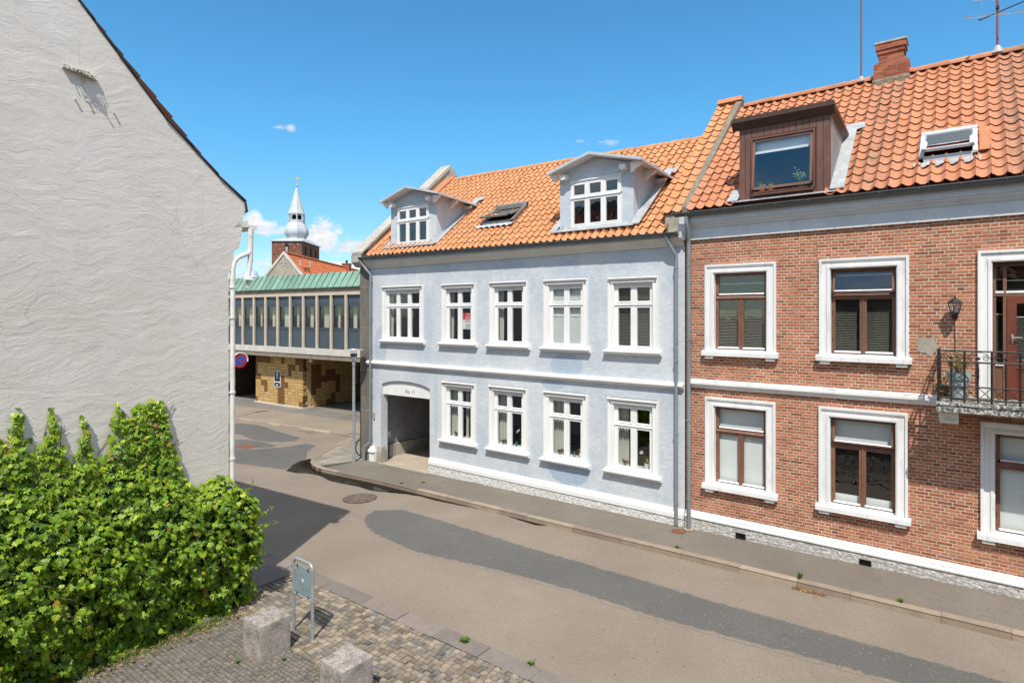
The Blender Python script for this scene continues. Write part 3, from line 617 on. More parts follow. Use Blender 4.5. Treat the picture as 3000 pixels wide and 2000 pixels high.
# ---------------------------------------------------------------- building parts
def wall_holes(x0, x1, z0, z1, holes, y=0.0, depth=.24):
    mb = MB(); xs = sorted({x0, x1, *[h[0] for h in holes], *[h[1] for h in holes]}); zs = sorted({z0, z1, *[h[2] for h in holes], *[h[3] for h in holes]})
    for a, b in zip(xs, xs[1:]):
        for c, d in zip(zs, zs[1:]):
            if not any(h[0] <= (a+b)/2 <= h[1] and h[2] <= (c+d)/2 <= h[3] for h in holes): mb.quad((a, y, c), (b, y, c), (b, y, d), (a, y, d))
    for h in holes:
        a, b, c, d = h; e = y+depth
        mb.quad((a, y, c), (a, e, c), (a, e, d), (a, y, d)); mb.quad((b, y, c), (b, y, d), (b, e, d), (b, e, c)); mb.quad((a, y, d), (a, e, d), (b, e, d), (b, y, d)); mb.quad((a, y, c), (b, y, c), (b, e, c), (a, e, c))
    return mb
def tiles(x0, x1, ncol, e0, e1, nrow, tilt=0.0, seed=1, holes=()):
    """S-shaped clay pantiles from the eave line e0=(y,z) to the ridge line e1"""
    r_ = np.random.default_rng(seed); d = np.array([0, e1[0]-e0[0], e1[1]-e0[1]]); L = np.linalg.norm(d); d = d/L; n = np.array([0, -d[2], d[1]])
    U = np.linspace(0, 1, 9); hh = .030*np.cos(2*np.pi*U)+.007*np.cos(4*np.pi*U); hh[-1] += .012; hh[0] -= .004
    w = (x1-x0)/ncol; st = L/nrow; V = []; F = []; T = []
    for j in range(nrow):
        for i in range(ncol):
            cx = x0+(i+.5)*w
            if any(h[0] < cx < h[1] and h[2] < (j+.5)*st < h[3] for h in holes): continue
            o = len(V); jx, jn, js = r_.normal(0, .002), r_.normal(0, .003), r_.normal(0, .005); rot = r_.normal(0, .006); t = r_.random(); t = t*.5+.25; t2 = r_.random()
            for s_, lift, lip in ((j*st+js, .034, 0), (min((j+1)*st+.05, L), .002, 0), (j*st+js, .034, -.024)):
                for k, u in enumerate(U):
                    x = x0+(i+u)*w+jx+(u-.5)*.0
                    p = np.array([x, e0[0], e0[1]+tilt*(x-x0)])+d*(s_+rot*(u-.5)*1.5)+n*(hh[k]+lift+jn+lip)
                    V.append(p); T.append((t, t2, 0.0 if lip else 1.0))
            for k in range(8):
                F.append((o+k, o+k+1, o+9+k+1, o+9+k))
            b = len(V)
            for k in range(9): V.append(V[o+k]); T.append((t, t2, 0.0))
            for k in range(8): F.append((b+k, o+18+k, o+18+k+1, b+k+1))
    mb = MB(); mb.raw(V, F, T)
    q = lambda x, s_: tuple(np.array([x, e0[0], e0[1]+tilt*(x-x0)])+d*s_-n*.045)
    xs = sorted({x0, x1, *[h[0] for h in holes], *[h[1] for h in holes]}); ss_ = sorted({-.02, L, *[max(-.02, h[2]) for h in holes], *[min(L, h[3]) for h in holes]})
    for a, b in zip(xs, xs[1:]):
        for c, e in zip(ss_, ss_[1:]):
            if not any(h[0] <= (a+b)/2 <= h[1] and h[2] <= (c+e)/2 <= h[3] for h in holes): mb.quad(q(a, c), q(b, c), q(b, e), q(a, e), (.1, .5, 0))
    return mb
def ridge(x0, x1, y, z, tilt=0.0, seed=3, r0=.115):
    r_ = random.Random(seed); mb = MB(); x = x0; step = .36
    while x < x1-.1:
        t = (r_.uniform(.2, .9), r_.random(), 1); V = []; F = []; dzz = r_.uniform(-.006, .006); sw = r_.uniform(-.006, .006)
        for i, (xx, rad) in enumerate(((x, r0*.86), (x+step+.05, r0), (x+step+.05, r0-.02))):
            for k in range(9):
                a = math.pi*(k/8)*1.14-.07*math.pi; V.append((min(xx, x1), y+rad*1.15*math.cos(a)+sw, z+tilt*(xx-x0)+dzz+rad*math.sin(a)))
        for i in range(2):
            for k in range(8): F.append((i*9+k, i*9+k+1, (i+1)*9+k+1, (i+1)*9+k))
        o = len(mb.v); mb.raw(V, F, [t]*18+[(t[0], t[1], 0)]*9); x += step
    return mb
def cutlabel(k): return None
def pane_mb(cells, y):
    mb = MB()
    for a, b, c, d in cells: mb.quad((a, y, c), (b, y, c), (b, y, d), (a, y, d))
    return mb
def slats(mb, x0, x1, z0, z1, y, pitch=.032, w=.026, tilt=R(35)):
    z = z1
    while z > z0:
        c, s_ = math.cos(tilt)*w/2, math.sin(tilt)*w/2
        mb.quad((x0, y-c, z-s_), (x1, y-c, z-s_), (x1, y+c, z+s_), (x0, y+c, z+s_)); z -= pitch
    mb.box(x0, x1, y-.012, y+.012, z0-.012, z0+.012); mb.box(x0, x1, y-.012, y+.012, z1, z1+.02)
    return mb
def pleats(x0, x1, z0, z1, y, amp=.028, per=.075, gather=.0):
    mb = MB(); n = max(8, int((x1-x0)/.008)); V = []; F = []
    for zi, z in enumerate((z1, (z0+z1)/2, z0)):
        for k in range(n+1):
            u = k/n; V.append((x0+(x1-x0)*u, y+amp*math.sin(2*math.pi*(u*(x1-x0))/per)+.010*math.sin(u*9+zi), z))
    for i in range(2):
        for k in range(n): F.append((i*(n+1)+k, i*(n+1)+k+1, (i+1)*(n+1)+k+1, (i+1)*(n+1)+k))
    return mb.raw(V, F)

# ================================================================ the pale blue house
bh = thing('town_house', 'pale blue two storey house with orange tiled roof, white windows and a gateway numbered 11', 'house', (-11.1, 0, g(-11)))
UP = [(-15.06, 1.0, 5.975, 4.13, 3), (-12.51, .70, 5.965, 4.12, 2), (-10.552, .695, 5.965, 4.115, 2), (-8.608, .695, 5.96, 4.105, 2), (-6.635, .685, 5.94, 4.10, 2)]
LO = [(-12.503, .695, 2.917, 1.075, 2), (-10.568, .695, 2.925, 1.08, 2), (-8.612, .694, 2.915, 1.062, 2), (-6.638, .684, 2.905, 1.065, 2)]
def opening(w): xc, hf, T, B_, n = w; return (xc-hf+.15, xc+hf-.15, B_+.02, T-.155)
GX0, GX1 = -16.13, -13.78
holes = [opening(w) for w in UP+LO]+[(GX0, GX1, -.35, 2.80)]
wm = wall_holes(-16.74, -5.30, -.35, 6.9, holes, 0.0, .26)
# the arched head of the gateway: spandrels between the flat hole and the curve
AX = [GX0+(GX1-GX0)*k/16 for k in range(17)]; AZ = [2.52+.255*math.sqrt(max(0, 1-((k-8)/8.6)**2)) for k in range(17)]
for k in range(16):
    wm.quad((AX[k], 0, AZ[k]), (AX[k+1], 0, AZ[k+1]), (AX[k+1], 0, 2.80), (AX[k], 0, 2.80)); wm.quad((AX[k], 0, AZ[k]), (AX[k], .26, AZ[k]), (AX[k+1], .26, AZ[k+1]), (AX[k+1], 0, AZ[k+1]))
obj('wall', wm, BLUE, bh, recalc=False)
lm = MB(); lm.exy([(GX0, 2.255)]+[(x, z+.005) for x, z in zip(AX, AZ)]+[(GX1, 2.275)], .075, .20)
lint = obj('lintel', lm, WHITE, bh, 'white arched board over the gateway lettered No 11')
LGM = simple('faded grey lettering', (.20, .20, .19), .7, .1); tm = text_mb('No', .205, lambda u, v, d: (-14.915+u*.9, .072-d, 2.43+v+u*-.03), .35); t2 = text_mb('11', .19, lambda u, v, d: (-14.62+u*.9, .072-d, 2.44+v), .12)
obj('lettering', tm, LGM, lint, recalc=False); obj('lettering', t2, LGM, lint, recalc=False)
# gateway passage
ps = MB(); PX0, PX1 = -16.60, GX1+.02
ps.quad((PX0, .26, -.35), (PX0, 9.0, -.35), (PX0, 9.0, 2.85), (PX0, .26, 2.85)); ps.quad((PX1, .26, -.35), (PX1, .26, 2.85), (PX1, 9.0, 2.85), (PX1, 9.0, -.35)); ps.quad((PX0, .262, -.35), (GX0, .262, -.35), (GX0, .262, 2.85), (PX0, .262, 2.85)); ps.quad((PX0, 9.0, -.35), (PX1, 9.0, -.35), (PX1, 9.0, 2.85), (PX0, 9.0, 2.85)); ps.quad((PX0, .26, 2.85), (PX0, 9.0, 2.85), (PX1, 9.0, 2.85), (PX1, .26, 2.85))
obj('passage', ps, PASS, bh, recalc=False)
pl = MB(); pl.exx([(.9, -.3), (.9, .33), (8.9, .33), (8.9, -.3)], PX0, PX0+.09); pl.exx([(.62, -.3), (.66, .36), (.86, .36), (.9, -.3)], PX0, PX0+.14); obj('passage_plinth', pl, COPING, bh)
obj('passage_floor', MB().ext([(x, y, g(x, -.2)) for x, y in [(GX0-.02, -.15), (GX1+.02, -.15), (GX1+.02, 9), (PX0, 9), (PX0, .27), (GX0-.02, .27)]], (0, 0, .197)), APRON, bh)
mbx = MB(); mbx.box(PX0, PX0+.07, .63, .74, .62, .78); mbx.exx([(.62, .77), (.75, .77), (.75, .80), (.68, .83), (.62, .80)], PX0, PX0+.09); obj('meter_box', mbx, SASHW, bh)
pp_ = MB(); pp_.tube([(PX0+.05, .52, .88), (PX0+.05, .52, 1.02), (PX0+.02, .52, 1.06)], .014); pp_.tube([(PX0+.05, .52, .88), (PX0+.07, .50, .85)], .014); obj('handle', pp_, SASHW, bh)
# left jamb with its splayed guard stone
jm = MB(); jm.exy([(-16.5, -.3), (-16.13, -.3), (-16.13, 2.42), (-16.3, 2.30), (-16.42, 2.0)], -.035, .0); jm.exx([(-.06, -.3), (-.06, .26), (-.03, .32), (.0, .32), (.0, -.3)], -16.42, -16.14); obj('jamb', jm, BLUE, bh)
gs = MB(); gs.exx([(-.10, -.35), (-.09, .26), (-.05, .44), (.12, .44), (.12, -.35)], -16.30, -16.06); obj('guard_stone', gs, GREYPLASTER, bh)
js = MB(); js.box(-16.70, -16.44, -.09, 0, -.3, .20); js.exx([(-.13, .20), (-.13, .25), (-.09, .30), (0, .30), (0, .20)], -16.72, -16.42); js.exx([(-.07, .30), (-.05, .40), (0, .40), (0, .30)], -16.72, -16.42); obj('plinth', js, WHITE, bh)
kb = MB(); kb.box(-16.54, -16.44, -.05, 0, 1.38, 1.58); obj('switch_box', kb, GREYPLASTER, bh)
# plinth, string course, cornice
pm = MB(); pm.exx([(0, .42), (-.035, .40), (-.05, .36), (-.05, .33), (-.075, .31), (-.075, .21), (-.05, .20), (0, .20)], GX1+.0, -5.31); obj('plinth', pm, WHITE, bh)
pr = MB(); pr.exx([(0, .205), (-.055, .205), (-.06, -.35), (0, -.35)], GX1+.0, -5.31); obj('plinth_base', pr, PLB, bh)
sc = MB(); sc.exx([(0, 3.40), (-.09, 3.375), (-.115, 3.35), (-.115, 3.31), (-.07, 3.30), (-.065, 3.26), (-.03, 3.235), (0, 3.235)], -16.86, -5.31); obj('string_course', sc, WHITE, bh)
cm = MB(); cm.exx([(0, 6.62), (-.04, 6.62), (-.06, 6.665), (-.10, 6.72), (-.17, 6.79), (-.19, 6.80), (0, 6.80)], -16.80, -5.31); obj('cornice', cm, CREAM, bh)
cm = MB(); cm.exx([(0, 6.80), (-.20, 6.80), (-.20, 6.93), (-.02, 6.96), (0, 6.96)], -16.80, -5.31); obj('eaves_board', cm, GREYTRIM, bh)  # the gutter's shadow on the cream cornice is put into this band's grey
def gutter(name, parent, x0, x1, y, z, r, tilt=0, step=.78, mat=ZINCD, caps=True):
    mb = MB(); n = 9; V = []; F = []
    for xx in (x0, x1):
        for rad in (r, r-.008):
            for k in range(n):
                a = math.pi*(1+k/(n-1)); V.append((xx, y+rad*math.cos(a), z+tilt*(xx-x0)+rad*math.sin(a)*1.05))
    for k in range(n-1):
        F += [(k, k+1, 2*n+k+1, 2*n+k), (n+k, 3*n+k, 3*n+k+1, n+k+1)]
    F += [(0, 2*n, 3*n, n), (n-1, 2*n-1, 4*n-1, 3*n-1)]; mb.raw(V, F)
    for xx in (x0, x1): mb.poly([(xx, y+r*math.cos(math.pi*(1+k/8)), z+tilt*(xx-x0)+r*1.05*math.sin(math.pi*(1+k/8))) for k in range(9)])
    mb.tube([(x0, y-r, z), (x1, y-r, z+tilt*(x1-x0))], .012, 6)
    x = x0+.35
    while x < x1:
        pts = [(x, y+(r+.006)*math.cos(math.pi*(1+k/6)), z+tilt*(x-x0)+(r+.006)*1.05*math.sin(math.pi*(1+k/6))) for k in range(7)]
        for a, b in zip(pts, pts[1:]): mb.quad((a[0]-.014, a[1], a[2]), (a[0]+.014, a[1], a[2]), (b[0]+.014, b[1], b[2]), (b[0]-.014, b[1], b[2]))
        mb.tube([(x, y-r-.004, z+tilt*(x-x0)), (x, y-r-.004, z+tilt*(x-x0)-.03)], .014, 5); x += step
    return obj(name, mb, mat, parent, smooth=40)
gutter('gutter', bh, -17.0, -5.36, -.275, 7.005, .072, -.008)
def pipe(name, parent, pts, r, mat, bands, foot=None):
    mb = MB(); mb.tube(pts, r, 10); p = obj(name, mb, mat, parent, smooth=40)
    for x, y, z in bands:
        bm_ = MB(); bm_.lathe([(r+.002, -.02), (r+.012, -.018), (r+.012, .018), (r+.002, .02)], (x, y, z), 10); bm_.box(x-.012, x+.012, y, y+.1, z-.012, z+.012); obj('pipe_clip', bm_, mat, p)
    return p
zb_ = g(-5.5)
pipe('downpipe', bh, [(-5.66, -.275, 6.93), (-5.655, -.27, 6.84), (-5.58, -.2, 6.62), (-5.475, -.095, 6.4), (-5.475, -.095, 6.2), (-5.475, -.095, zb_+.02)], .045, ZINC, [(-5.475, -.095, z) for z in (6.1, 4.35, 3.9, 2.2, .55)])
pipe('downpipe', bh, [(-16.95, -.275, 6.93), (-16.94, -.26, 6.85), (-16.75, -.18, 6.6), (-16.61, -.1, 6.42), (-16.61, -.1, 6.2), (-16.61, -.1, .62), (-16.68, -.12, .5), (-16.82, -.17, .40), (-16.86, -.18, .28), (-16.86, -.18, g(-16.9))], .045, ZINC, [(-16.61, -.1, z) for z in (6.15, 4.9, 3.0, 2.2, .68)])
# windows
def blue_window(w, upper):
    xc, hf, T, B_, n = w; x0, x1 = xc-hf, xc+hf; ox0, ox1, oz0, oz1 = opening(w)
    f = MB(); y0 = .055                                                            # the painted frame and its sashes
    f.oframe(ox0, ox1, oz0, oz1, .05, y0, y0+.09)
    wi = (ox1-ox0-.10-.06*(n-1))/n; tz = oz1-.05-.47; panes = []
    f.exx([(y0-.028, tz-.005), (y0-.028, tz-.022), (y0+.002, tz-.03), (y0+.07, tz-.03), (y0+.07, tz+.025), (y0-.005, tz+.025)], ox0+.012, ox1-.012)
    f.exx([(y0-.03, oz0+.012), (y0-.03, oz0), (y0, oz0), (y0, oz0+.05)], ox0+.02, ox1-.02)
    for k in range(n):
        a = ox0+.05+k*(wi+.06); b = a+wi
        if k < n-1: f.box(b, b+.06, y0-.012, y0+.08, oz0+.03, oz1-.02)
        for c, d in ((oz0+.05, tz-.03), (tz+.025, oz1-.05)):
            f.oframe(a+.004, b-.004, c+.004, d-.004, .05, y0-.006, y0+.05); panes.append((a+.05, b-.05, c+.05, d-.05))
            f.exx([(y0-.016, c+.03), (y0-.016, c+.02), (y0, c+.012), (y0, c+.05)], a+.03, b-.03)
    win = obj('window', f, SASHW, bh)
    c = MB(); c.uframe(x0, x1, T, B_, .045, 0, -.050); c.uframe(x0+.045, x1-.045, T-.045, B_, .065, 0, -.026); c.uframe(x0+.11, x1-.11, T-.11, B_, .03, 0, -.042)
    c.uframe(x0+.14, x1-.14, T-.14, B_, .02, .055, -.02)
    c.exx([(0, T), (-.055, T), (-.10, T-.012), (-.105, T-.03), (-.075, T-.045), (-.055, T-.075), (0, T-.08)], x0+.02, x1-.02)
    c.exx([(.0, T-.105), (-.055, T-.105), (-.06, T-.125), (-.03, T-.14), (0, T-.14)], x0+.09, x1-.09)
    obj('casing', c, WHITE, win)
    s_ = MB(); s_.exx([(.06, B_+.035), (-.13, B_), (-.15, B_-.008), (-.15, B_-.035), (-.115, B_-.045), (-.10, B_-.085), (-.06, B_-.10), (0, B_-.10), (.06, B_-.02)], x0-.09, x1+.09); obj('sill', s_, WHITE, win)
    obj('pane', pane_mb(panes, y0+.025), GLASS, win, recalc=False)
    return win, panes, (ox0, ox1, oz0, oz1, tz)
WB = [blue_window(w, True) for w in UP]; WL = [blue_window(w, False) for w in LO]
bl = MB(); win, panes, q = WB[3]
for a, b, c, d in panes: slats(bl, a-.03, b+.03, c-.01, (c+(d-c)*(.74 if d < q[4] else .47)), .13, .027, .030, R(66)); slats(bl, a-.03, b+.03, (c+(d-c)*(.74 if d < q[4] else .47)), d, .15, .02, .022, R(80))
obj('blind', bl, BLIND, win, 'white slatted blind lowered over most of the window', recalc=False)
bl = MB(); win, panes, q = WB[4]
for a, b, c, d in panes: slats(bl, a-.03, b+.03, c-.02, d+.02, .13, .036, .02, R(8))
obj('blind', bl, SLATY, win, 'open cream slatted blind', recalc=False)
# rooms behind the windows
rm = MB()
for z0, z1, xa in ((.45, 3.15, GX1+.06), (3.4, 6.6, -16.7)):
    xb = -5.5; yb = 4.2
    rm.quad((xa, .262, z0), (xb, .262, z0), (xb, yb, z0), (xa, yb, z0)); rm.quad((xa, .262, z1), (xa, yb, z1), (xb, yb, z1), (xb, .262, z1)); rm.quad((xa, yb, z0), (xb, yb, z0), (xb, yb, z1), (xa, yb, z1)); rm.quad((xa, .262, z0), (xa, yb, z0), (xa, yb, z1), (xa, .262, z1)); rm.quad((xb, .262, z0), (xb, .262, z1), (xb, yb, z1), (xb, yb, z0))
    for x in (-13.4+.2, -9.6, -7.65): rm.box(x-.05, x+.05, .262, yb, z0, z1)
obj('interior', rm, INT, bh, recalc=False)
# dark gable pilaster at the left corner, kneeler and coping
pi = MB(); pi.box(-17.28, -16.742, -.02, .45, -.4, 6.72)
for z in (.98, 2.2, 3.42, 4.62, 5.83): pass
obj('pilaster', pi, DARKSTONE, bh)
jt = MB()
for z in (.20, 1.62, 3.06, 4.55, 6.0): jt.box(-17.283, -16.74, -.024, -.02, z-.006, z+.006)
obj('pilaster_joints', jt, COPING, bh)
gf = text_mb('EAEO', .26, lambda u, v, d: (-17.0+u*.62, -.0225-d*.2, 1.98+v), .25, .001); g2 = text_mb('NEKS', .25, lambda u, v, d: (-17.0+u*.55, -.0225-d*.2, 1.32+v), -.2, .001)
for q_ in (gf, g2): pass
scr = MB(); rr = random.Random(4)
for cx, cz, n in ((-17.0, 1.95, 9), (-17.02, 1.35, 11)):
    for k in range(n):
        x = cx+rr.uniform(-.17, .17); z = cz+rr.uniform(-.16, .16); a = rr.uniform(0, 3.1); l = rr.uniform(.05, .12)
        scr.tube([(x-l*math.cos(a), -.022, z-l*math.sin(a)), (x, -.022, z+rr.uniform(-.02, .02)), (x+l*math.cos(a), -.022, z+l*math.sin(a))], .004, 4)
obj('graffiti', scr, simple('scratched grey chalk', (.33, .30, .27), .9, .1), bh)
kn = MB(); kn.exx([(-.06, 6.70), (-.26, 6.86), (-.26, 7.13), (.5, 7.13), (.5, 6.70)], -17.47, -16.93); obj('kneeler', kn, COPING, bh)
mslope = .82
def roofz(y): return 6.95+mslope*(y+.2)
cp = MB(); cp.exx([(-.27, 7.13), (-.27, 7.21), (4.22, 7.21+4.49*.875), (4.22, 7.05+4.49*.875)], -17.42, -16.86); cp.exx([(4.22, 7.21+4.49*.875), (4.22, 10.7), (8.6, 7.3), (8.6, 7.46)], -17.42, -16.86); obj('coping', cp, COPING, bh)
gw = MB(); gw.exx([(.02, -.4), (.02, 7.35), (4.2, 10.98), (8.4, 7.3), (8.4, -.4)], -17.26, -16.9); obj('gable', gw, GREYPLASTER, bh)
fo = MB(); fo.exx([(-.1, 7.10), (-.1, 7.14), (4.0, 10.60), (4.0, 10.50)], -16.87, -16.42); obj('flashing', fo, FLASHO, bh)
bk = MB(); bk.box(-16.86, -5.32, 8.3, 8.5, -.4, 7.2); obj('rear_wall', bk, GREYPLASTER, bh)
# main roof
BC = math.cos(math.atan2(10.40-7.045, 3.95+.235)); sl = lambda Y: (Y+.235)/BC
rf = tiles(-16.60, -5.70, 49, (-.235, 7.045), (3.95, 10.40), 17, -.011, 5, [(-8.9, -6.76, sl(.24), sl(1.95)), (-15.87, -13.73, sl(.24), sl(1.95)), (-12.18, -10.98, sl(.72), sl(1.42))])
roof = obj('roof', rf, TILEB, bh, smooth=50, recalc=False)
obj('ridge', ridge(-16.8, -5.62, 3.97, 10.40, -.0165, 3), TILEB, roof, smooth=60, recalc=False)
obj('rear_slope', MB().quad((-16.9, 3.95, 10.44), (-5.3, 3.95, 10.32), (-5.3, 8.5, 7.0), (-16.9, 8.5, 7.0), (.4, .5, 1)), TILEB, roof)
vt = MB()
for px, py in ((1567/3.92+0, 0),): pass
for X_, Y_ in ((-15.1, 3.05), (-12.6, 3.2), (-8.95, 3.0), (-7.0, 2.95), (-10.9, 3.1)):
    z_ = roofz(Y_)+.05-.011*(X_+16); vt.exx([(Y_-.17, z_-.10), (Y_-.10, z_+.04), (Y_-.04, z_+.075), (Y_+.14, z_+.12)], X_-.08, X_+.08, (.5, .5, 1)); obj('vent_tile', vt, TILEB, roof); vt = MB()

def blue_dormer(dx, dz):
    Yf = .22; z0 = 7.26+dz; ze = 8.86+dz; za = 9.15+dz; xa, xb = -8.935+dx, -6.725+dx; xm = (xa+xb)/2+.005
    d = MB(); yb = lambda z: (z-6.93-dz*.3)/mslope-.2
    wx0, wx1, wz0, wz1 = -8.545+dx, -7.065+dx, 7.36+dz, 8.56+dz
    d.exy([(xa, z0), (wx0, z0), (wx0, ze+(za-ze)*.35), (xa, ze)], Yf, Yf+.06); d.exy([(wx1, z0), (xb, z0), (xb, ze), (wx1, ze+(za-ze)*.30)], Yf, Yf+.06)
    d.exy([(wx0, z0), (wx1, z0), (wx1, wz0), (wx0, wz0)], Yf, Yf+.06); d.exy([(wx0, wz1), (wx1, wz1), (wx1, ze+(za-ze)*.30), (xm, za), (wx0, ze+(za-ze)*.35)], Yf, Yf+.06)
    for x in (xa, xb-.05): d.exx([(Yf+.06, z0), (Yf+.06, ze), (yb(ze)+.15, ze), (yb(z0)+.1, z0)], x, x+.05)
    dm = obj('dormer', d, BLUE, bh)
    r_ = MB(); zr = MB(); yo = -.12; bd = -.0
    for (x0_, z_0), (x1_, z_1) in (((xa-.21, 8.815+dz), (xm, 9.19+dz)), ((xm, 9.19+dz), (xb+.36, 8.815+dz))):
        n = 7
        drop = -.17
        for k in range(12):                                            # white soffit boards
            ya = yo+.0+k*.22; yc = min(ya+.212, 2.6); f = lambda x, y: z_0+(z_1-z_0)*(x-x0_)/(x1_-x0_)+drop*(y-yo)/2.4
            if ya < 2.5: r_.ext([(x0_, ya, f(x0_, ya)), (x1_, ya, f(x1_, ya)), (x1_, yc, f(x1_, yc)), (x0_, yc, f(x0_, yc))], (0, 0, .016))
        zr.ext([(x0_-.015, yo-.02, f(x0_, yo)+.017), (x1_, yo-.02, f(x1_, yo)+.017), (x1_, 2.75, f(x1_, 2.75)+.017), (x0_-.015, 2.75, f(x0_, 2.75)+.017)], (0, 0, .03))
        zr.ext([(x0_, yo-.022, f(x0_, yo)-.022), (x1_, yo-.022, f(x1_, yo)-.022), (x1_, yo-.022, f(x1_, yo)+.045), (x0_, yo-.022, f(x0_, yo)+.045)], (0, .022, 0))
    zr.ext([(xb+.355, yo-.02, 8.80+dz), (xb+.355, 2.75, 8.80+dz-.2), (xb+.355, 2.75, 8.86+dz-.2), (xb+.355, yo-.02, 8.86+dz)], (.02, 0, 0))
    obj('soffit_boards', r_, SASHW, dm); obj('dormer_roof', zr, ZINCW, dm)
    for x, z in ((xa+.13, 8.67+dz), (xb-.30, 8.70+dz)):
        b_ = MB(); b_.exy([(x, z), (x+.07, z-.035), (x+.17, z), (x+.17, z+.10), (x, z+.10)], -.0, Yf); obj('bracket', b_, SASHW, dm)
    for k, y in enumerate((.05, .85, 1.55)):
        b_ = MB(); b_.ext([(xb, y, 8.58+dz-.07*k), (xb+.05, y, 8.60+dz-.07*k), (xb+.13, y, 8.68+dz-.07*k), (xb+.25, y, 8.72+dz-.07*k), (xb+.3, y, 8.80+dz-.07*k), (xb, y, 8.82+dz-.07*k)], (0, .09, 0)); obj('bracket', b_, SASHW, dm)
    b_ = MB(); b_.ext([(xa, .02, 8.62+dz), (xa-.16, .02, 8.72+dz), (xa-.16, .02, 8.82+dz), (xa, .02, 8.84+dz)], (0, .09, 0)); obj('bracket', b_, SASHW, dm)
    f = MB(); x0, x1, a0, a1, tz = -8.555+dx, -7.055+dx, 7.345+dz, 8.575+dz, 8.135+dz; y0 = .175
    f.oframe(x0, x1, a0, a1, .045, y0, y0+.06); f.exx([(y0-.03, tz), (y0-.03, tz-.014), (y0, tz-.03), (y0, tz+.025)], x0, x1); f.box(x0, x1, y0, y0+.06, tz-.03, tz+.03)
    f.exx([(y0-.02, a1+.03), (y0-.035, a1+.01), (y0, a1), (y0+.06, a1), (y0+.06, a1+.03)], x0-.02, x1+.02); wi = (x1-x0-.09-.1)/3; pn = []
    for k in range(3):
        a = x0+.045+k*(wi+.05)
        if k: f.box(a-.05, a, y0-.008, y0+.05, a0, a1)
        for c, e in ((a0+.045, tz-.03), (tz+.03, a1-.045)): f.oframe(a+.003, a+wi-.003, c+.003, e-.003, .047, y0-.004, y0+.04); pn.append((a+.05, a+wi-.05, c+.05, e-.05))
    obj('frame', f, SASHW, dm); obj('pane', pane_mb(pn, y0+.03), GLASS, dm, recalc=False)
    ir = MB(); ir.box(xa+.06, xb-.06, 1.9, 1.95, z0+.1, ze); obj('room', ir, simple('dormer sky reflection blue', (.10, .12, .16), .9, .05) if dx == 0 else bpy.data.materials['dormer sky reflection blue'], dm)  # the sky's reflection in the panes is put into this panel's blue
    fl = MB(); fl.ext([(xa-.12, -.02, roofz(-.02)+.13+dz), (xb+.1, -.02, roofz(-.02)+.13+dz), (xb+.1, Yf, z0+.08), (xa-.12, Yf, z0+.08)], (0, 0, .02))
    fl.ext([(xb, Yf-.2, roofz(Yf-.2)+.13+dz), (xb+.24, Yf-.2, roofz(Yf-.2)+.13+dz), (xb+.27, 2.2, roofz(2.2)+.13+dz), (xb, 2.2, roofz(2.2)+.13+dz)], (0, 0, .02)); fl.ext([(xa, Yf-.2, roofz(Yf-.2)+.13+dz), (xa-.2, Yf-.2, roofz(Yf-.2)+.13+dz), (xa-.2, 2.2, roofz(2.2)+.13+dz), (xa, 2.2, roofz(2.2)+.13+dz)], (0, 0, .02))
    fl.ext([(xb+.18, 2.0, roofz(2.0)+.13+dz), (xb+.38, 2.05, roofz(2.05)+.14+dz), (xb+.42, 2.18, roofz(2.18)+.14+dz), (xb+.2, 2.2, roofz(2.2)+.13+dz)], (0, 0, .02))
    obj('flashing', fl, LEAD, dm); return dm
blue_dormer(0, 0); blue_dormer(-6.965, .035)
def skylight(parent, x0, x1, ylo, yhi, zf, frame, sash_col, open_a, blind=None, dzb=.0):
    """pivoting roof window: zf(y) gives the roof surface"""
    c = MB(); w = .075
    L_ = lambda x, y, o: (x, y, zf(y)+o)
    def bar(xa, xb, ya, yb, o0=.0, o1=.10): c.ext([L_(xa, ya, o0), L_(xb, ya, o0), L_(xb, yb, o0), L_(xa, yb, o0)], (0, 0, o1-o0))
    bar(x0, x0+w, ylo, yhi); bar(x1-w, x1, ylo, yhi); bar(x0, x1, ylo, ylo+.06); bar(x0, x1, yhi-.08, yhi, 0, .12)
    sk_ = obj('skylight', c, frame, parent)
    ym = (ylo+yhi)/2; zmid = zf(ym)+.09; m = (zf(yhi)-zf(ylo))/(yhi-ylo); a0 = math.atan(m)-open_a; hl = (yhi-ylo)/2/math.cos(math.atan(m))
    def Q(x, s_, o=0): return (x, ym+s_*math.cos(a0)-o*math.sin(a0), zmid+s_*math.sin(a0)+o*math.cos(a0))
    s_ = MB(); t = .05
    for xa, xb, sa, sb in ((x0+.05, x0+.12, -hl, hl), (x1-.12, x1-.05, -hl, hl), (x0+.05, x1-.05, -hl, -hl+.08), (x0+.05, x1-.05, hl-.08, hl)):
        s_.ext([Q(xa, sa), Q(xb, sa), Q(xb, sb), Q(xa, sb)], tuple(np.subtract(Q(0, 0, t), Q(0, 0, 0))))
    sh = obj('sash', s_, sash_col, sk_)
    obj('pane', MB().quad(Q(x0+.11, -hl+.07, .03), Q(x1-.11, -hl+.07, .03), Q(x1-.11, hl-.07, .03), Q(x0+.11, hl-.07, .03)), GLASS, sk_, recalc=False)
    if blind: obj('roller_shade', MB().quad(Q(x0+.11, -hl*.15, .02), Q(x1-.11, -hl*.15, .02), Q(x1-.11, hl-.07, .02), Q(x0+.11, hl-.07, .02)), blind, sk_)
    return sk_
zfb = lambda y: 7.045+(y+.235)*.8017+.055-.05
ZFRAME = simple('grey skylight cladding', (.20, .195, .175), .5, .1, 4.0); ZFRAMEW = simple('pale skylight cladding', (.50, .52, .54), .5, .1, 4.0)
sk1 = skylight(bh, -12.2, -10.95, .66, 1.52, zfb, ZFRAME, ZFRAME, R(17))
fl = MB()
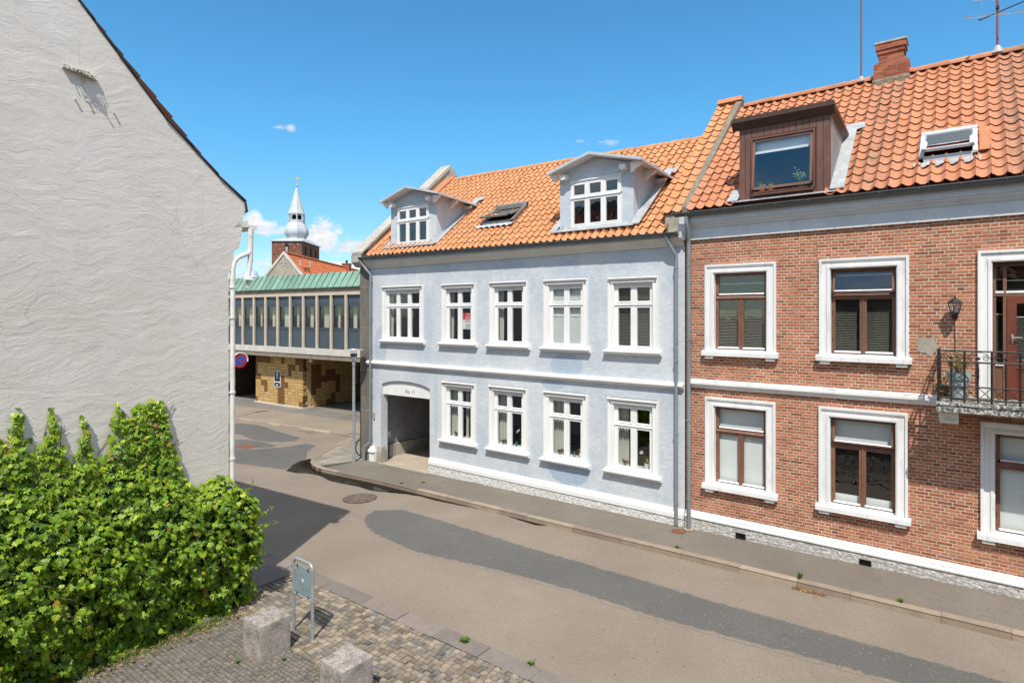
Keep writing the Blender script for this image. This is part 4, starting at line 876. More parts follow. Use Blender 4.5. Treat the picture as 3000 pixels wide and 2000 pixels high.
def apron(fl, x0, x1, y, zf, seed, w=.13):
    r_ = random.Random(seed); n = int((x1-x0)/.055); V = []; F = []
    for k in range(n+1):
        x = x0+(x1-x0)*k/n; ya = y-w+.03*math.sin(k*1.57); V += [(x, y+.02, zf(y)+.055), (x, ya, zf(ya)+.045+.018*math.cos(k*1.57))]
    for k in range(n): F.append((2*k, 2*k+1, 2*k+3, 2*k+2))
    return fl.raw(V, F)
obj('flashing', apron(MB(), -12.32, -10.9, .66, zfb, 1), ZINCW, sk1, recalc=False)
bx = MB(); bx.quad((-12.1, .6, 6.9), (-11.0, .6, 6.9), (-11.0, 2.4, 7.9), (-12.1, 2.4, 7.9)); obj('shaft', bx, simple('skylight shaft', (.16, .17, .18), .9, .05), sk1)

# ================================================================ the red brick house
rh = thing('brick_house', 'red brick house with white window surrounds, weathered orange tiled roof and an iron balcony', 'house', (.9, 0, g(.9)))
RU = [(-4.045, .768, 6.14, 4.17), (-1.675, .768, 6.137, 4.165)]; RL = [(-4.047, .76, 3.12, 1.14), (-1.686, .765, 3.125, 1.12), (.93, .77, 3.10, 1.115)]
def ropen(w): xc, hf, T, B_ = w; return (xc-hf+.2, xc+hf-.2, B_+.02, T-.19)
DW = (.93, .81, 6.14, 3.50); XR = 8.0
wall = wall_holes(-5.28, XR, -.2, 7.3, [ropen(w) for w in RU+RL]+[(.31, 1.55, 3.48, 5.93), (2.6, 3.7, 4.19, 5.95), (2.6, 3.7, 1.14, 2.93)], 0, .22)
obj('wall', wall, BR, rh, recalc=False)
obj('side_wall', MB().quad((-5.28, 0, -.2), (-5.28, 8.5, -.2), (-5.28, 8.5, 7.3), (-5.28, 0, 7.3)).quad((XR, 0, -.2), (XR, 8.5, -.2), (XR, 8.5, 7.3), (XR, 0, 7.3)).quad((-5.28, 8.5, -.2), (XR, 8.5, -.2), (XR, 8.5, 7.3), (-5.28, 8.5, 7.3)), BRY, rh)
m_ = MB(); m_.exx([(0, .455), (-.04, .435), (-.05, .40), (-.05, .355), (-.085, .335), (-.085, .305), (-.055, .29), (0, .29)], -5.27, XR); obj('plinth', m_, WHITE2, rh)
vh = [(-4.112, -3.901, .045, .171), (-1.722, -1.522, .06, .185)]
pb = wall_holes(-5.27, XR, -.2, .30, vh, -.06, .06); pb.quad((-5.27, -.06, .3), (XR, -.06, .3), (XR, 0, .3), (-5.27, 0, .3)); obj('plinth_base', pb, PLR, rh, recalc=False)
for a, b, c, d in vh:
    v_ = MB(); v_.box(a, b, -.03, -.005, c, d); vo = obj('vent', v_, DARK, rh)
    v_ = MB(); v_.oframe(a-.005, b+.005, c-.005, d+.005, .018, -.066, -.03)
    for k in range(1, 8): v_.box(a+(b-a)*k/8-.004, a+(b-a)*k/8+.004, -.05, -.035, c, d)
    obj('grille', v_, IRON, vo)
s_ = MB(); s_.exx([(0, 3.515), (-.085, 3.485), (-.11, 3.46), (-.11, 3.41), (-.07, 3.39), (-.06, 3.35), (-.03, 3.31), (0, 3.31)], -5.2, -.455); s_.exx([(0, 3.515), (-.085, 3.485), (-.11, 3.46), (-.11, 3.41), (-.07, 3.39), (-.06, 3.35), (-.03, 3.31), (0, 3.31)], 2.35, XR); obj('string_course', s_, WHITE2, rh)
rr = random.Random(8); fk = MB()
for x in (-4.6, -3.9, -3.2, -2.35, -2.2, -1.6, -1.05, -.8): l = rr.uniform(.1, .35); fk.poly([(x+l*u, -.087+.02*v_, 3.4865+.0035*v_) for u, v_ in ((0, 0), (.3, -.8), (.7, -.4), (1, 0), (.8, .9), (.35, 1.2))])
obj('flaked_paint', fk, MORTAR, rh, recalc=False)
m_ = MB(); m_.exx([(0, 6.735), (-.055, 6.735), (-.06, 6.76), (-.03, 6.775), (0, 6.775)], -5.2, XR); obj('drip_moulding', m_, WHITE, rh)
m_ = MB(); m_.exx([(0, 6.775), (-.028, 6.775), (-.028, 6.99), (-.06, 7.0), (-.08, 7.05), (-.13, 7.08), (-.16, 7.085), (-.16, 7.12), (-.20, 7.13), (-.20, 7.27), (0, 7.30)], -5.2, XR); obj('cornice', m_, GREYTRIM, rh)
gutter('gutter', rh, -5.42, XR, -.295, 7.335, .075, 0, .62)
zr_ = g(-5.17)
pipe('downpipe', rh, [(-5.15, -.295, 7.26), (-5.15, -.29, 7.12), (-5.15, -.24, 6.98), (-5.16, -.11, 6.78), (-5.165, -.10, 6.6), (-5.165, -.10, .5), (-5.16, -.11, zr_+.02)], .047, ZINC, [(-5.165, -.1, z) for z in (6.15, 4.42, 2.55, .72)])
def red_window(w, open_top=0, top=None, low=None, slat=None):
    xc, hf, T, B_ = w; x0, x1 = xc-hf, xc+hf; a, b, c, d = ropen(w); y0 = .10
    f = MB(); f.oframe(a, b, c, d, .038, y0, y0+.09); tz = c+(d-c)*.685
    f.exx([(y0-.03, tz-.03), (y0-.03, tz-.015), (y0, tz+.03), (y0+.07, tz+.03), (y0+.07, tz-.04), (y0, tz-.04)], a+.02, b-.02); mx_ = (a+b)/2; f.box(mx_-.022, mx_+.022, y0-.008, y0+.07, c+.03, tz-.03); f.box(mx_-.012, mx_+.012, y0-.022, y0, c+.03, tz-.03)
    panes = []
    for p, q in ((a+.038, mx_-.022), (mx_+.022, b-.038)): f.oframe(p, q, c+.04, tz-.04, .038, y0-.006, y0+.05); panes.append((p+.038, q-.038, c+.078, tz-.078))
    for z in (c+.3, c+.85): f.box(a+.03, a+.045, y0-.022, y0, z, z+.07); f.box(b-.045, b-.03, y0-.022, y0, z, z+.07)
    win = obj('window', f, SASHB, rh)
    cs = MB(); cs.uframe(x0, x1, T, B_, .045, 0, -.060); cs.uframe(x0+.045, x1-.045, T-.045, B_, .095, 0, -.030); cs.uframe(x0+.14, x1-.14, T-.14, B_, .045, 0, -.048); cs.uframe(x0+.185, x1-.185, T-.185, B_, .018, .10, -.025); cs.exx([(0, T-.04), (-.058, T-.045), (-.045, T-.075), (-.03, T-.085), (0, T-.085)], x0+.04, x1-.04)
    obj('casing', cs, WHITE2, win)
    s_ = MB(); s_.exx([(.1, B_+.045), (-.11, B_), (-.13, B_-.01), (-.13, B_-.095), (-.105, B_-.105), (0, B_-.105), (.1, B_)], x0-.05, x1+.05)
    for q in (x0+.02, x1-.20): s_.exx([(0, B_-.105), (-.10, B_-.105), (-.10, B_-.16), (-.06, B_-.165), (0, B_-.165)], q, q+.18)
    obj('sill', s_, WHITE2, win)
    # top light, hinged along its upper edge
    ang = open_a = open_top; p0, p1, q0, q1 = a+.036, b-.036, tz+.03, d-.036; H = q1-q0
    ts = MB(); ww = .040
    def TQ(x, h, o): return (x, y0+.03-(math.sin(ang)*h)+o*math.cos(ang), q1-math.cos(ang)*h+o*0-math.sin(ang)*o)
    for xa, xb, ha, hb in ((p0, p0+ww, 0, H), (p1-ww, p1, 0, H), (p0, p1, 0, ww), (p0, p1, H-ww, H)):
        ts.ext([TQ(xa, ha, -.025), TQ(xb, ha, -.025), TQ(xb, hb, -.025), TQ(xa, hb, -.025)], tuple(np.subtract(TQ(0, 0, .02), TQ(0, 0, -.025))))
    wb_ = MB(); wb_.ext([TQ(p0+.04, H-.055, -.03), TQ(p1-.04, H-.055, -.03), TQ(p1-.04, H-.03, -.045), TQ(p0+.04, H-.03, -.045)], (0, .01, .0))
    tl = obj('top_sash', ts, SASHB, win); obj('weatherboard', wb_, WHITE2, win)
    for (p_, q_, c_, d_) in panes: pass
    for p_, q_, c_, d_ in panes: obj('weatherboard', MB().exx([(y0-.03, c_-.03), (y0-.035, c_-.02), (y0, c_+.008), (y0, c_-.03)], p_-.02, q_+.02), WHITE2, win)
    pm_ = pane_mb(panes, y0+.025); pm_.quad(TQ(p0+ww, H-ww, 0), TQ(p1-ww, H-ww, 0), TQ(p1-ww, ww, 0), TQ(p0+ww, ww, 0)); obj('pane', pm_, GLASS, win, recalc=False)
    bl = MB()
    if top is not None: bl.quad((p0+.02, y0+.10, q0+(q1-q0)*top), (p1-.02, y0+.10, q0+(q1-q0)*(top+.06)), (p1-.02, y0+.10, q1), (p0+.02, y0+.10, q1))
    if low is not None:
        for p_, q_, c_, d_ in panes: bl.quad((p_-.03, y0+.075, c_-.02), (q_+.03, y0+.075, c_-.02), (q_+.03, y0+.075, c_+(d_-c_)*low), (p_-.03, y0+.075, c_+(d_-c_)*low))
    if bl.v: obj('frosted_film', bl, FILM, win, recalc=False)
    if slat:
        sm = MB()
        for p_, q_, c_, d_ in panes: slats(sm, p_-.03, q_+.03, c_-.01, d_+.02, y0+.11, .034, .017, R(12))
        slats(sm, p0+.03, p1-.03, q0+.04, q0+(q1-q0)*slat, y0+.13, .034, .017, R(14)); obj('blind', sm, SLATY, win, 'open cream slatted blind', recalc=False)
    return win
red_window(RU[0], 0, .98, None, .55); red_window(RU[1], R(14), None, None, .75)
red_window(RL[0], 0, .04, 1.03); red_window(RL[1], R(9), .02, .13); red_window(RL[2], 0, .03, 1.03)
rm = MB()
for z0, z1 in ((.5, 3.2), (3.45, 7.0)):
    xa, xb, y0, yb = -5.2, XR-.1, .225, 4.2
    rm.quad((xa, y0, z0), (xb, y0, z0), (xb, yb, z0), (xa, yb, z0)); rm.quad((xa, y0, z1), (xa, yb, z1), (xb, yb, z1), (xb, y0, z1)); rm.quad((xa, yb, z0), (xb, yb, z0), (xb, yb, z1), (xa, yb, z1))
    for x in (xa, -2.9, -.4, 2.3, xb): rm.box(x-.05, x+.05, y0, yb, z0, z1)
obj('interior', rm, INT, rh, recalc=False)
# balcony door with side lights
f = MB(); y0 = .13; f.uframe(.31, 1.55, 5.93, 3.50, .07, y0, y0+.09); f.box(.31, 1.55, y0-.01, y0+.08, 5.33, 5.41); f.box(.475, .525, y0-.005, y0+.08, 3.5, 5.9); f.box(1.335, 1.385, y0-.005, y0+.08, 3.5, 5.9); f.box(.38, .48, y0+.01, y0+.06, 3.5, 4.12); f.box(1.38, 1.48, y0+.01, y0+.06, 3.5, 4.12)
dr = obj('balcony_door', f, SASHB, rh, 'brown glazed balcony door with side lights and slatted blinds')
c = MB(); c.uframe(.12, 1.74, 6.14, 3.50, .045, 0, -.06); c.uframe(.165, 1.695, 6.095, 3.5, .10, 0, -.030); c.uframe(.265, 1.595, 5.995, 3.5, .045, 0, -.048); c.uframe(.305, 1.555, 5.95, 3.5, .02, .13, -.025); obj('casing', c, WHITE2, dr)
l = MB(); l.oframe(.53, 1.33, 3.52, 5.33, .13, y0-.02, y0+.03); l.box(.66, 1.20, y0-.005, y0+.02, 3.6, 4.08); l.oframe(.68, 1.18, 3.72, 4.02, .03, y0-.012, y0); l.box(.66, 1.2, y0-.02, y0+.03, 4.05, 4.20); lf = obj('door_leaf', l, DOORB, dr)
hd = MB(); hd.tube([(.60, y0-.02, 4.60), (.60, y0-.07, 4.60), (.74, y0-.075, 4.595)], .011, 6); hd.box(.585, .615, y0-.03, y0-.02, 4.5, 4.66); obj('handle', hd, GALV, lf)
obj('pane', pane_mb([(.38, .475, 4.12, 5.33), (.38, .475, 5.41, 5.86), (.525, 1.335, 5.41, 5.86), (.66, 1.2, 4.2, 5.2), (1.385, 1.48, 4.12, 5.33), (1.385, 1.48, 5.41, 5.86)], y0+.03), GLASS, dr, recalc=False)
for a, b, z in ((.38, .475, 4.12), (.38, .475, 5.41), (.525, 1.335, 5.41)): obj('weatherboard', MB().box(a-.01, b+.01, y0-.02, y0+.02, z-.025, z+.012), WHITE2, dr)
bl = MB()
for a, b, c_, d_ in ((.36, .49, 4.14, 5.0), (.36, .49, 5.42, 5.62), (.52, 1.34, 5.42, 5.6), (.62, 1.22, 4.2, 4.95), (1.38, 1.5, 4.14, 5.0)): slats(bl, a, b, c_, d_, y0+.11, .036, .018, R(10))
obj('blind', bl, SLATY, dr, recalc=False)
# second bay of windows further right (beyond the frame edge)
red_window((3.15, .75, 6.14, 4.17), 0, .98, None, .6); red_window((3.15, .75, 3.12, 1.12), 0, .04, 1.03)
# balcony
BX0, BX1, BY = -.455, 2.315, -.88
b_ = MB(); b_.exx([(0, 3.33), (BY+.05, 3.315), (BY, 3.335), (BY-.01, 3.44), (BY-.03, 3.455), (BY-.03, 3.50), (0, 3.52)], BX0, BX1)
bal = obj('balcony', b_, MOSSC, rh, 'mossy concrete balcony slab with flaking white paint')
for x in (-.43, 2.0):
    k = MB(); k.exx([(0, 3.325), (-.62, 3.325), (-.62, 3.24), (-.58, 3.22), (-.56, 3.12), (-.50, 3.09), (-.2, 3.075), (0, 3.0)], x, x+.28); k.oframe(x+.05, x+.23, 3.12, 3.22, .025, -.585, -.56); obj('bracket', k, WHITE2, bal)
rl = MB(); RY = BY+.03; zt, zs, zc, zb2 = 4.385, 4.195, 3.78, 3.575
def rail(p, q, w=.013, h=.012): rl.tube([p, q], w, 5)
for y_, (xa, xb) in ((RY, (BX0+.03, BX1-.03)),):
    for z, w in ((zt, .013), (zs, .017), (zc, .014), (zb2, .016)): rail((xa, y_, z), (xb, y_, z), w)
for x in (BX0+.03, BX1-.03):
    for z, w in ((zt, .013), (zs, .017), (zc, .014), (zb2, .016)): rail((x, RY, z), (x, -.02, z), w)
def scroll(cx, cz, r, sgn, pl):
    pts = [pl(cx+sgn*(r*(1-.75*k/22))*math.cos(.4+k*.42), cz+(r*(1-.75*k/22))*math.sin(.4+k*.42)) for k in range(23)]; rl.tube(pts, .006, 4, False)
nb = 15; xs = [BX0+.03+(BX1-BX0-.06)*k/nb for k in range(nb+1)]; px = lambda u, v: (u, RY, v)
for k, x in enumerate(xs):
    st = k % 2 == 0
    rl.tube([(x, RY, 3.50), (x, RY, zt if st else zs+.02)], .017 if st else .013, 5)
    if not st: rl.lathe([(.006, -.03), (.03, -.012), (.034, .005), (.012, .022)], (x, RY, zs+.07), 8); rl.lathe([(.014, -.2), (.02, -.15), (.014, -.1), (.02, -.05), (.013, 0)], (x, RY, zs-.08), 6)
    if k < nb:
        w = xs[1]-xs[0]; xa, xb = x, x+w; rl.tube([(xa, RY, zc), (xb, RY, zb2)], .007, 4); rl.tube([(xa, RY, zb2), (xb, RY, zc)], .007, 4)
for k in range(0, nb-1, 2):
    w2 = xs[2]-xs[0]; c_ = xs[k]+w2/2; pts = [px(c_+w2*.48*math.cos(math.pi*j/10), zs+.02+.155*math.sin(math.pi*j/10)) for j in range(11)]; rl.tube(pts, .007, 4, False)
    scroll(c_-w2*.27, zs+.075, .05, 1, px); scroll(c_+w2*.27, zs+.075, .05, -1, px)
for x in (BX0+.03, BX1-.03):
    ys = [RY+(-.02-RY)*k/5 for k in range(6)]; py = lambda u, v, x=x: (x, u, v)
    for k, y in enumerate(ys):
        rl.tube([(x, y, 3.5), (x, y, zt if k % 2 == 0 else zs+.03)], .015, 5)
        if k < 5: rl.tube([(x, y, zc), (x, ys[k+1], zb2)], .007, 4); rl.tube([(x, y, zb2), (x, ys[k+1], zc)], .007, 4); scroll((y+ys[k+1])/2, zs+.08, .05, 1, py)
    rl.box(x-.02, x+.02, RY-.02, RY+.02, 3.5, zt+.03)
obj('railing', rl, IRON, bal, 'rusty black wrought iron railing with scrolls and crosses')
pr_ = MB(); q = rng.uniform(-1, 1, (14, 2)); pr_.poly([(-.62+.17*math.cos(a)*s_, -.004, 4.42+.19*math.sin(a)*s_) for a, s_ in zip(np.linspace(0, 6.0, 13), (1, .8, 1.1, .75, 1, 1.15, .8, 1.05, .9, .7, 1.1, .85, 1))]); obj('render_patch', pr_, GREYPLASTER, rh)
# roof
RS = (10.93-7.40)/(4.0+.26); zfr = lambda y: 7.40+(y+.26)*RS; RC = math.cos(math.atan(RS)); sr = lambda Y: (Y+.26)/RC
rf = tiles(-5.16, XR+.2, 61, (-.26, 7.40), (4.0, 10.93), 17, 0, 9, [(-3.98, -2.28, sr(-.2), sr(2.0)), (-.70, .06, sr(.40), sr(1.1))])
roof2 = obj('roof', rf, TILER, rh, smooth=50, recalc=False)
obj('ridge', ridge(-5.1, XR+.2, 4.02, 10.955, 0, 8), TILER, roof2, smooth=60, recalc=False)
obj('rear_slope', MB().quad((-5.3, 4.0, 10.97), (XR+.2, 4.0, 10.97), (XR+.2, 8.6, 7.3), (-5.3, 8.6, 7.3), (.4, .5, 1)), TILER, roof2)
# the raised tile-covered party wall between the two roofs
pw = MB(); pw.exx([(-.02, 6.95), (-.02, 7.40), (4.0, 10.98), (4.0, 10.4)], -5.78, -5.18); obj('party_wall', pw, GREYPLASTER, rh)
obj('verge_tiles', tiles(-5.84, -5.32, 2, (-.06, 7.42), (4.05, 11.15), 17, 0, 19), TILEB, roof2, smooth=50, recalc=False)
fm = MB(); fm.exx([(-.10, 7.33), (-.10, 7.54), (4.1, 11.27), (4.2, 11.1)], -5.33, -5.17)
obj('mortar_fillet', fm, MORTAR, roof2); vc = MB(); vc.exx([(3.9, 11.16), (3.98, 11.30), (4.12, 11.30), (4.2, 11.16)], -5.86, -5.16, (.6, .5, 1)); obj('ridge_cap', vc, TILER, roof2)
bxh = MB(); bxh.box(-5.40, -5.26, -.10, .0, 6.75, 7.3); obj('end_block', bxh, GREYTRIM, rh)
# brown box dormer
d = MB(); da, db, dz0, dz1, Yf = -4.02, -2.225, 7.42, 9.07, -.10; wx0, wx1, wz0, wz1 = -3.77, -2.50, 7.62, 8.83
for k in range(14):
    w = (db-da)/14; a, b = da+k*w, da+(k+1)*w-.008
    for c, e in ((dz0-.02, wz0-.02), (wz1+.02, dz1)) if wx0-.02 < (a+b)/2 < wx1+.02 else ((dz0-.02, dz1),): d.box(a, b, Yf, Yf+.03, c, e)
d.box(da+.002, wx0, Yf+.03, Yf+.06, dz0, dz1); d.box(wx1, db-.002, Yf+.03, Yf+.06, dz0, dz1); d.box(wx0, wx1, Yf+.03, Yf+.06, wz1, dz1); d.box(wx0, wx1, Yf+.03, Yf+.06, dz0, wz0)
dm = obj('dormer', d, PLANK, rh, 'brown boarded flat roofed dormer with one large window')
ck = MB()
CHK = simple('grey slate cheek', (.30, .29, .28), .7, .25, 3.0, streak=True)
for x in (da, db-.03): obj('cheek', MB().exx([(Yf+.06, dz0), (Yf+.06, dz1), (1.9, dz1-.12), (1.75, 8.95)], x, x+.03), CHK, dm)
ro = MB()
prof = [(0, dz1-.02), (.03, dz1+.0), (.06, dz1+.05), (.13, dz1+.11), (.15, dz1+.13), (.15, dz1+.19), (0, dz1+.22)]
ro.exx([(Yf-o, z) for o, z in prof], da-.14, db+.09)
for s_, x in ((-1, da), (1, db)):
    ro.ext([(x+s_*o*.62, Yf-o, z) for o, z in prof], (0, 2.0, -.25))
ro.ext([(da-.1, Yf-.14, dz1+.195), (db+.085, Yf-.14, dz1+.195), (db+.085, 1.9, dz1-.06), (da-.1, 1.9, dz1-.06)], (0, 0, .03)); obj('dormer_roof', ro, simple('dark brown fascia', (.075, .042, .032), .5, .25, 6.0, streak=True), dm)
f = MB(); f.oframe(wx0, wx1, wz0, wz1, .04, Yf-.035, Yf+.04); fr = obj('frame', f, PLANK, dm)
ts = MB(); aa = R(7); H = wz1-wz0-.10
def DQ(x, h, o): return (x, Yf+.01-math.sin(aa)*h+o, wz1-.045-h*math.cos(aa))
for xa, xb, ha, hb in ((wx0+.04, wx0+.09, 0, H), (wx1-.09, wx1-.04, 0, H), (wx0+.04, wx1-.04, 0, .05), (wx0+.04, wx1-.04, H-.05, H)): ts.ext([DQ(xa, ha, -.02), DQ(xb, ha, -.02), DQ(xb, hb, -.02), DQ(xa, hb, -.02)], (0, .04, 0))
obj('sash', ts, SASHB, dm); obj('pane', MB().quad(DQ(wx0+.08, H-.04, 0), DQ(wx1-.08, H-.04, 0), DQ(wx1-.08, .04, 0), DQ(wx0+.08, .04, 0)), GLASS, dm, recalc=False)
obj('roller_shade', MB().quad((wx0+.05, Yf+.09, wz1-.33), (wx1-.05, Yf+.09, wz1-.33), (wx1-.05, Yf+.09, wz1), (wx0+.05, Yf+.09, wz1)), FILM, dm, recalc=False)
ir = MB(); ir.quad((da+.05, 1.5, 7.3), (db-.05, 1.5, 7.3), (db-.05, 1.5, 9.05), (da+.05, 1.5, 9.05)); ir.quad((da+.05, Yf+.07, wz0-.02), (db-.05, Yf+.07, wz0-.02), (db-.05, 1.5, wz0-.02), (da+.05, 1.5, wz0-.02))
for x in (da+.05, db-.05): ir.quad((x, Yf+.07, 7.3), (x, 1.5, 7.3), (x, 1.5, 9.05), (x, Yf+.07, 9.05))
ir.quad((da+.05, Yf+.07, 9.0), (db-.05, Yf+.07, 9.0), (db-.05, 1.5, 9.0), (da+.05, 1.5, 9.0)); obj('room', ir, simple('dormer room grey', (.15, .17, .20), .9, .05), dm)
fl = MB(); fl.ext([(da-.12, -.27, 7.455), (db+.14, -.27, 7.455), (db+.14, Yf, 7.50), (da-.12, Yf, 7.50)], (0, 0, .02)); fl.ext([(db+.0, -.2, zfr(-.2)+.075), (db+.26, -.2, zfr(-.2)+.075), (db+.22, 1.85, zfr(1.85)+.075), (db, 1.85, zfr(1.85)+.075)], (0, 0, .025)); fl.ext([(db, 1.7, zfr(1.7)+.09), (db+.38, 1.82, zfr(1.82)+.085), (db+.36, 2.0, zfr(2.0)+.085), (db, 1.98, zfr(1.98)+.09)], (0, 0, .02)); fl.ext([(da-.22, -.25, zfr(-.25)+.08), (da, -.25, zfr(-.25)+.08), (da, .1, zfr(.1)+.08), (da-.2, .1, zfr(.1)+.08)], (0, 0, .02)); obj('flashing', fl, LEAD, dm)
obj('flower_box_sill', MB().box(wx0+.02, wx1-.02, Yf-.10, Yf-.02, wz0-.05, wz0-.02), PLANK, dm)
sk2 = skylight(rh, -.775, .125, .32, 1.17, lambda y: zfr(y)+.01, ZFRAMEW, ZFRAMEW, R(15), None)
obj('flashing', apron(MB(), -.86, .17, .33, zfr, 2), LEAD, sk2, recalc=False); bl = MB()
for k in range(4): y = .75+.09*k; bl.ext([(-.68, y, zfr(.74)+.10+.075*k), (.03, y, zfr(.74)+.10+.075*k), (.03, y+.02, zfr(.74)+.155+.075*k), (-.68, y+.02, zfr(.74)+.155+.075*k)], (0, .01, 0))
obj('blind', bl, PANEL, sk2); obj('shaft', MB().quad((-.75, .3, 7.3), (.1, .3, 7.3), (.1, 2.0, 8.2), (-.75, 2.0, 8.2)), DARK, sk2)
rp = MB(); rp.quad((.15, .42, zfr(.42)+.085), (.33, .42, zfr(.42)+.085), (.33, 1.14, zfr(1.14)+.085), (.15, 1.14, zfr(1.14)+.085)); obj('mortar_patch', rp, FLASHO, roof2, recalc=False)
# chimney
ch = MB(); ch.box(-1.90, -1.16, 3.75, 4.35, 10.3, 11.24); ch.box(-1.85, -1.21, 3.79, 4.31, 11.24, 11.29); ch.box(-1.80, -1.275, 3.84, 4.26, 11.29, 11.50); ch.box(-1.83, -1.25, 3.81, 4.29, 11.50, 11.60); ch.box(-1.86, -1.22, 3.78, 4.32, 11.60, 11.74)
cy = obj('chimney', ch, CHB, rh, 'stepped red brick chimney on the ridge'); cc = MB(); cc.box(-1.88, -1.20, 3.76, 4.34, 11.745, 11.79); obj('chimney_cap', cc, COPING, cy); cc = MB(); cc.exx([(3.72, 10.62), (3.72, 10.82), (3.75, 10.86), (3.75, 10.62)], -1.92, -1.14); obj('mortar_skirt', cc, MORTAR, cy)
# ================================================================ white rendered house on the left (own frame: x along its street front, y towards the street)
LA = .06; lx0, ly0 = -10.55, -8.2; lh = thing('gable_house', 'tall white rendered house gable covered with ivy at its foot', 'house', (lx0, ly0, g(lx0)-.1), LA)
LZ = g(lx0)-.1
def LL(x, y, z): return (x, y, z-LZ)
prof = [(.33, 7.05), (-.19, 7.44), (-.64, 7.84), (-1.1, 8.24), (-1.52, 8.72), (-2.1, 9.385), (-2.32, 9.64), (-2.95, 10.36)]
edge = [(.0, -.4), (.0, 5.75), (.05, 5.80), (.09, 6.0), (.10, 6.15), (.20, 6.22), (.25, 6.42), (.27, 6.75), (.33, 6.95)]
w = MB(); back = [(-3.6, 9.64), (-6.2, 7.05), (-6.2, -.4)]
w.ext([LL(0, y, z) for y, z in edge+prof+back], (-14, 0, 0)); lw = obj('wall', w, RENDER, lh, local=True)
# the gable face itself, slightly uneven
gv = []; gf = []; r_ = np.random.default_rng(3); NY, NZ = 60, 90
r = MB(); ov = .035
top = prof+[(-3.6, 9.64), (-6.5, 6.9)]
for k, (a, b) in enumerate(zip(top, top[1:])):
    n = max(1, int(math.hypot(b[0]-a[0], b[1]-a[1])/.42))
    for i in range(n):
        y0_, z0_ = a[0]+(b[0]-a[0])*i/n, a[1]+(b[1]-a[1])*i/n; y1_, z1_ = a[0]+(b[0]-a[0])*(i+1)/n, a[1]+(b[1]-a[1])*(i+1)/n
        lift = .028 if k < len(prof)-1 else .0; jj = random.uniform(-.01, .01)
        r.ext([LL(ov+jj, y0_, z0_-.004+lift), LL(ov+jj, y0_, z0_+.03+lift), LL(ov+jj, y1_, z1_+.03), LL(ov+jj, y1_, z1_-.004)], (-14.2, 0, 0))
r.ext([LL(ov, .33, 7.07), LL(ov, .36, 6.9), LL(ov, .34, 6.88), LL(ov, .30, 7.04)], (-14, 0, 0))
obj('roof', r, simple('shaded tile edge', (.05, .042, .04), .8, .3, 5.0, dirt=(.14, .07, .05), dirtamt=.5), lh, local=True)  # shade along the tile verge is put into this dark colour
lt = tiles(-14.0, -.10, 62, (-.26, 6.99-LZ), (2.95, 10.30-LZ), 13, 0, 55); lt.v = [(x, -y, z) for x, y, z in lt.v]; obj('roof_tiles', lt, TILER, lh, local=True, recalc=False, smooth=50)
# eaves gutter with its old pipe branch
gt = MB(); gy, gz = .46, 6.66; V = []
pts = [(gy+.085*math.cos(math.pi*(1+k/10)), gz+.10*math.sin(math.pi*(1+k/10))) for k in range(11)]
gt.ext([LL(.02, y, z) for y, z in pts], (-.012, 0, 0))
for a, b in zip(pts, pts[1:]): gt.quad(LL(.02, *a), LL(.02, *b), LL(-13.5, *b), LL(-13.5, *a))
gt.ext([LL(.0, .10, 6.58), LL(.0, .38, 6.62), LL(.0, .38, 6.74), LL(.0, .24, 6.72)], (-13.4, 0, 0))
obj('gutter', gt, PIPEW, lh, local=True, recalc=False)
dp = MB(); x_ = -.02
dp.tube([LL(x_, .44, 6.60), LL(x_, .44, 6.3), LL(x_, .435, 6.0), LL(x_, .40, 5.72)], [.055, .05, .046, .04], 10); dp.tube([LL(x_, .44, 6.22), LL(x_, .40, 6.14), LL(x_, .2, 6.05), LL(x_, .12, 5.96), LL(x_, .09, 5.8), LL(x_, .09, 4.9)], .045, 10); dp.tube([LL(x_, .09, 4.93), LL(x_, .075, LZ+.02)], .043, 10)
dpo = obj('downpipe', dp, PIPEW, lh, smooth=40, local=True)
fl = MB(); fl.lathe([(.015, -.012), (.105, -.012), (.08, .01), (.02, .02)], LL(x_, .40, 5.66), 14); fl.lathe([(.026, -.16), (.038, -.02), (.04, .0)], LL(x_, .395, 5.66), 10); obj('pipe_flange', fl, PIPEW, dpo, local=True)
for z in (5.5, 4.95, 3.6, 2.4, 1.4):
    cl = MB(); cl.lathe([(.045, -.02), (.056, -.018), (.056, .018), (.045, .02)], LL(x_, .083, z), 10); cl.box(x_-.012, x_+.012, -.02, .09, z-LZ-.012, z-LZ+.012); obj('pipe_clip', cl, PIPEW, dpo, local=True)
# rusty iron cradle high on the gable
ir = MB(); iy0, iy1 = -2.52, -2.09; iz0, iz1 = 8.60, 8.545
ir.ext([LL(0, iy0, iz0-.035), LL(.06, iy0, iz0-.03), LL(.06, iy0, iz0+.02), LL(0, iy0, iz0+.02)], (0, iy1-iy0, iz1-iz0)); bracket_ = ir
for k in range(9):
    u = k/8; y = iy0+.03+(iy1-iy0-.06)*u; z = iz0+(iz1-iz0)*u; L = .10+.10*math.sin(math.pi*min(1, u*1.15)); L *= .38; ir.tube([LL(.03, y, z-.02), LL(.03+L, y+.005, z-.005), LL(.03+L+.03, y+.008, z-.05)], .008, 5)
ir.tube([LL(.10, iy0+.08, iz0-.02), LL(.16, (iy0+iy1)/2+.05, (iz0+iz1)/2-.01), LL(.10, iy1-.07, iz1-.02)], .010, 5); ir.tube([LL(.12, iy1-.16, iz1-.02), LL(.20, iy1-.13, iz1-.03)], .010, 5); ir.ext([LL(.05, iy0+.12, iz0-.03), LL(.11, iy0+.16, iz0-.03), LL(.13, iy1-.14, iz1-.03), LL(.05, iy1-.12, iz1-.03)], (0, 0, .02))
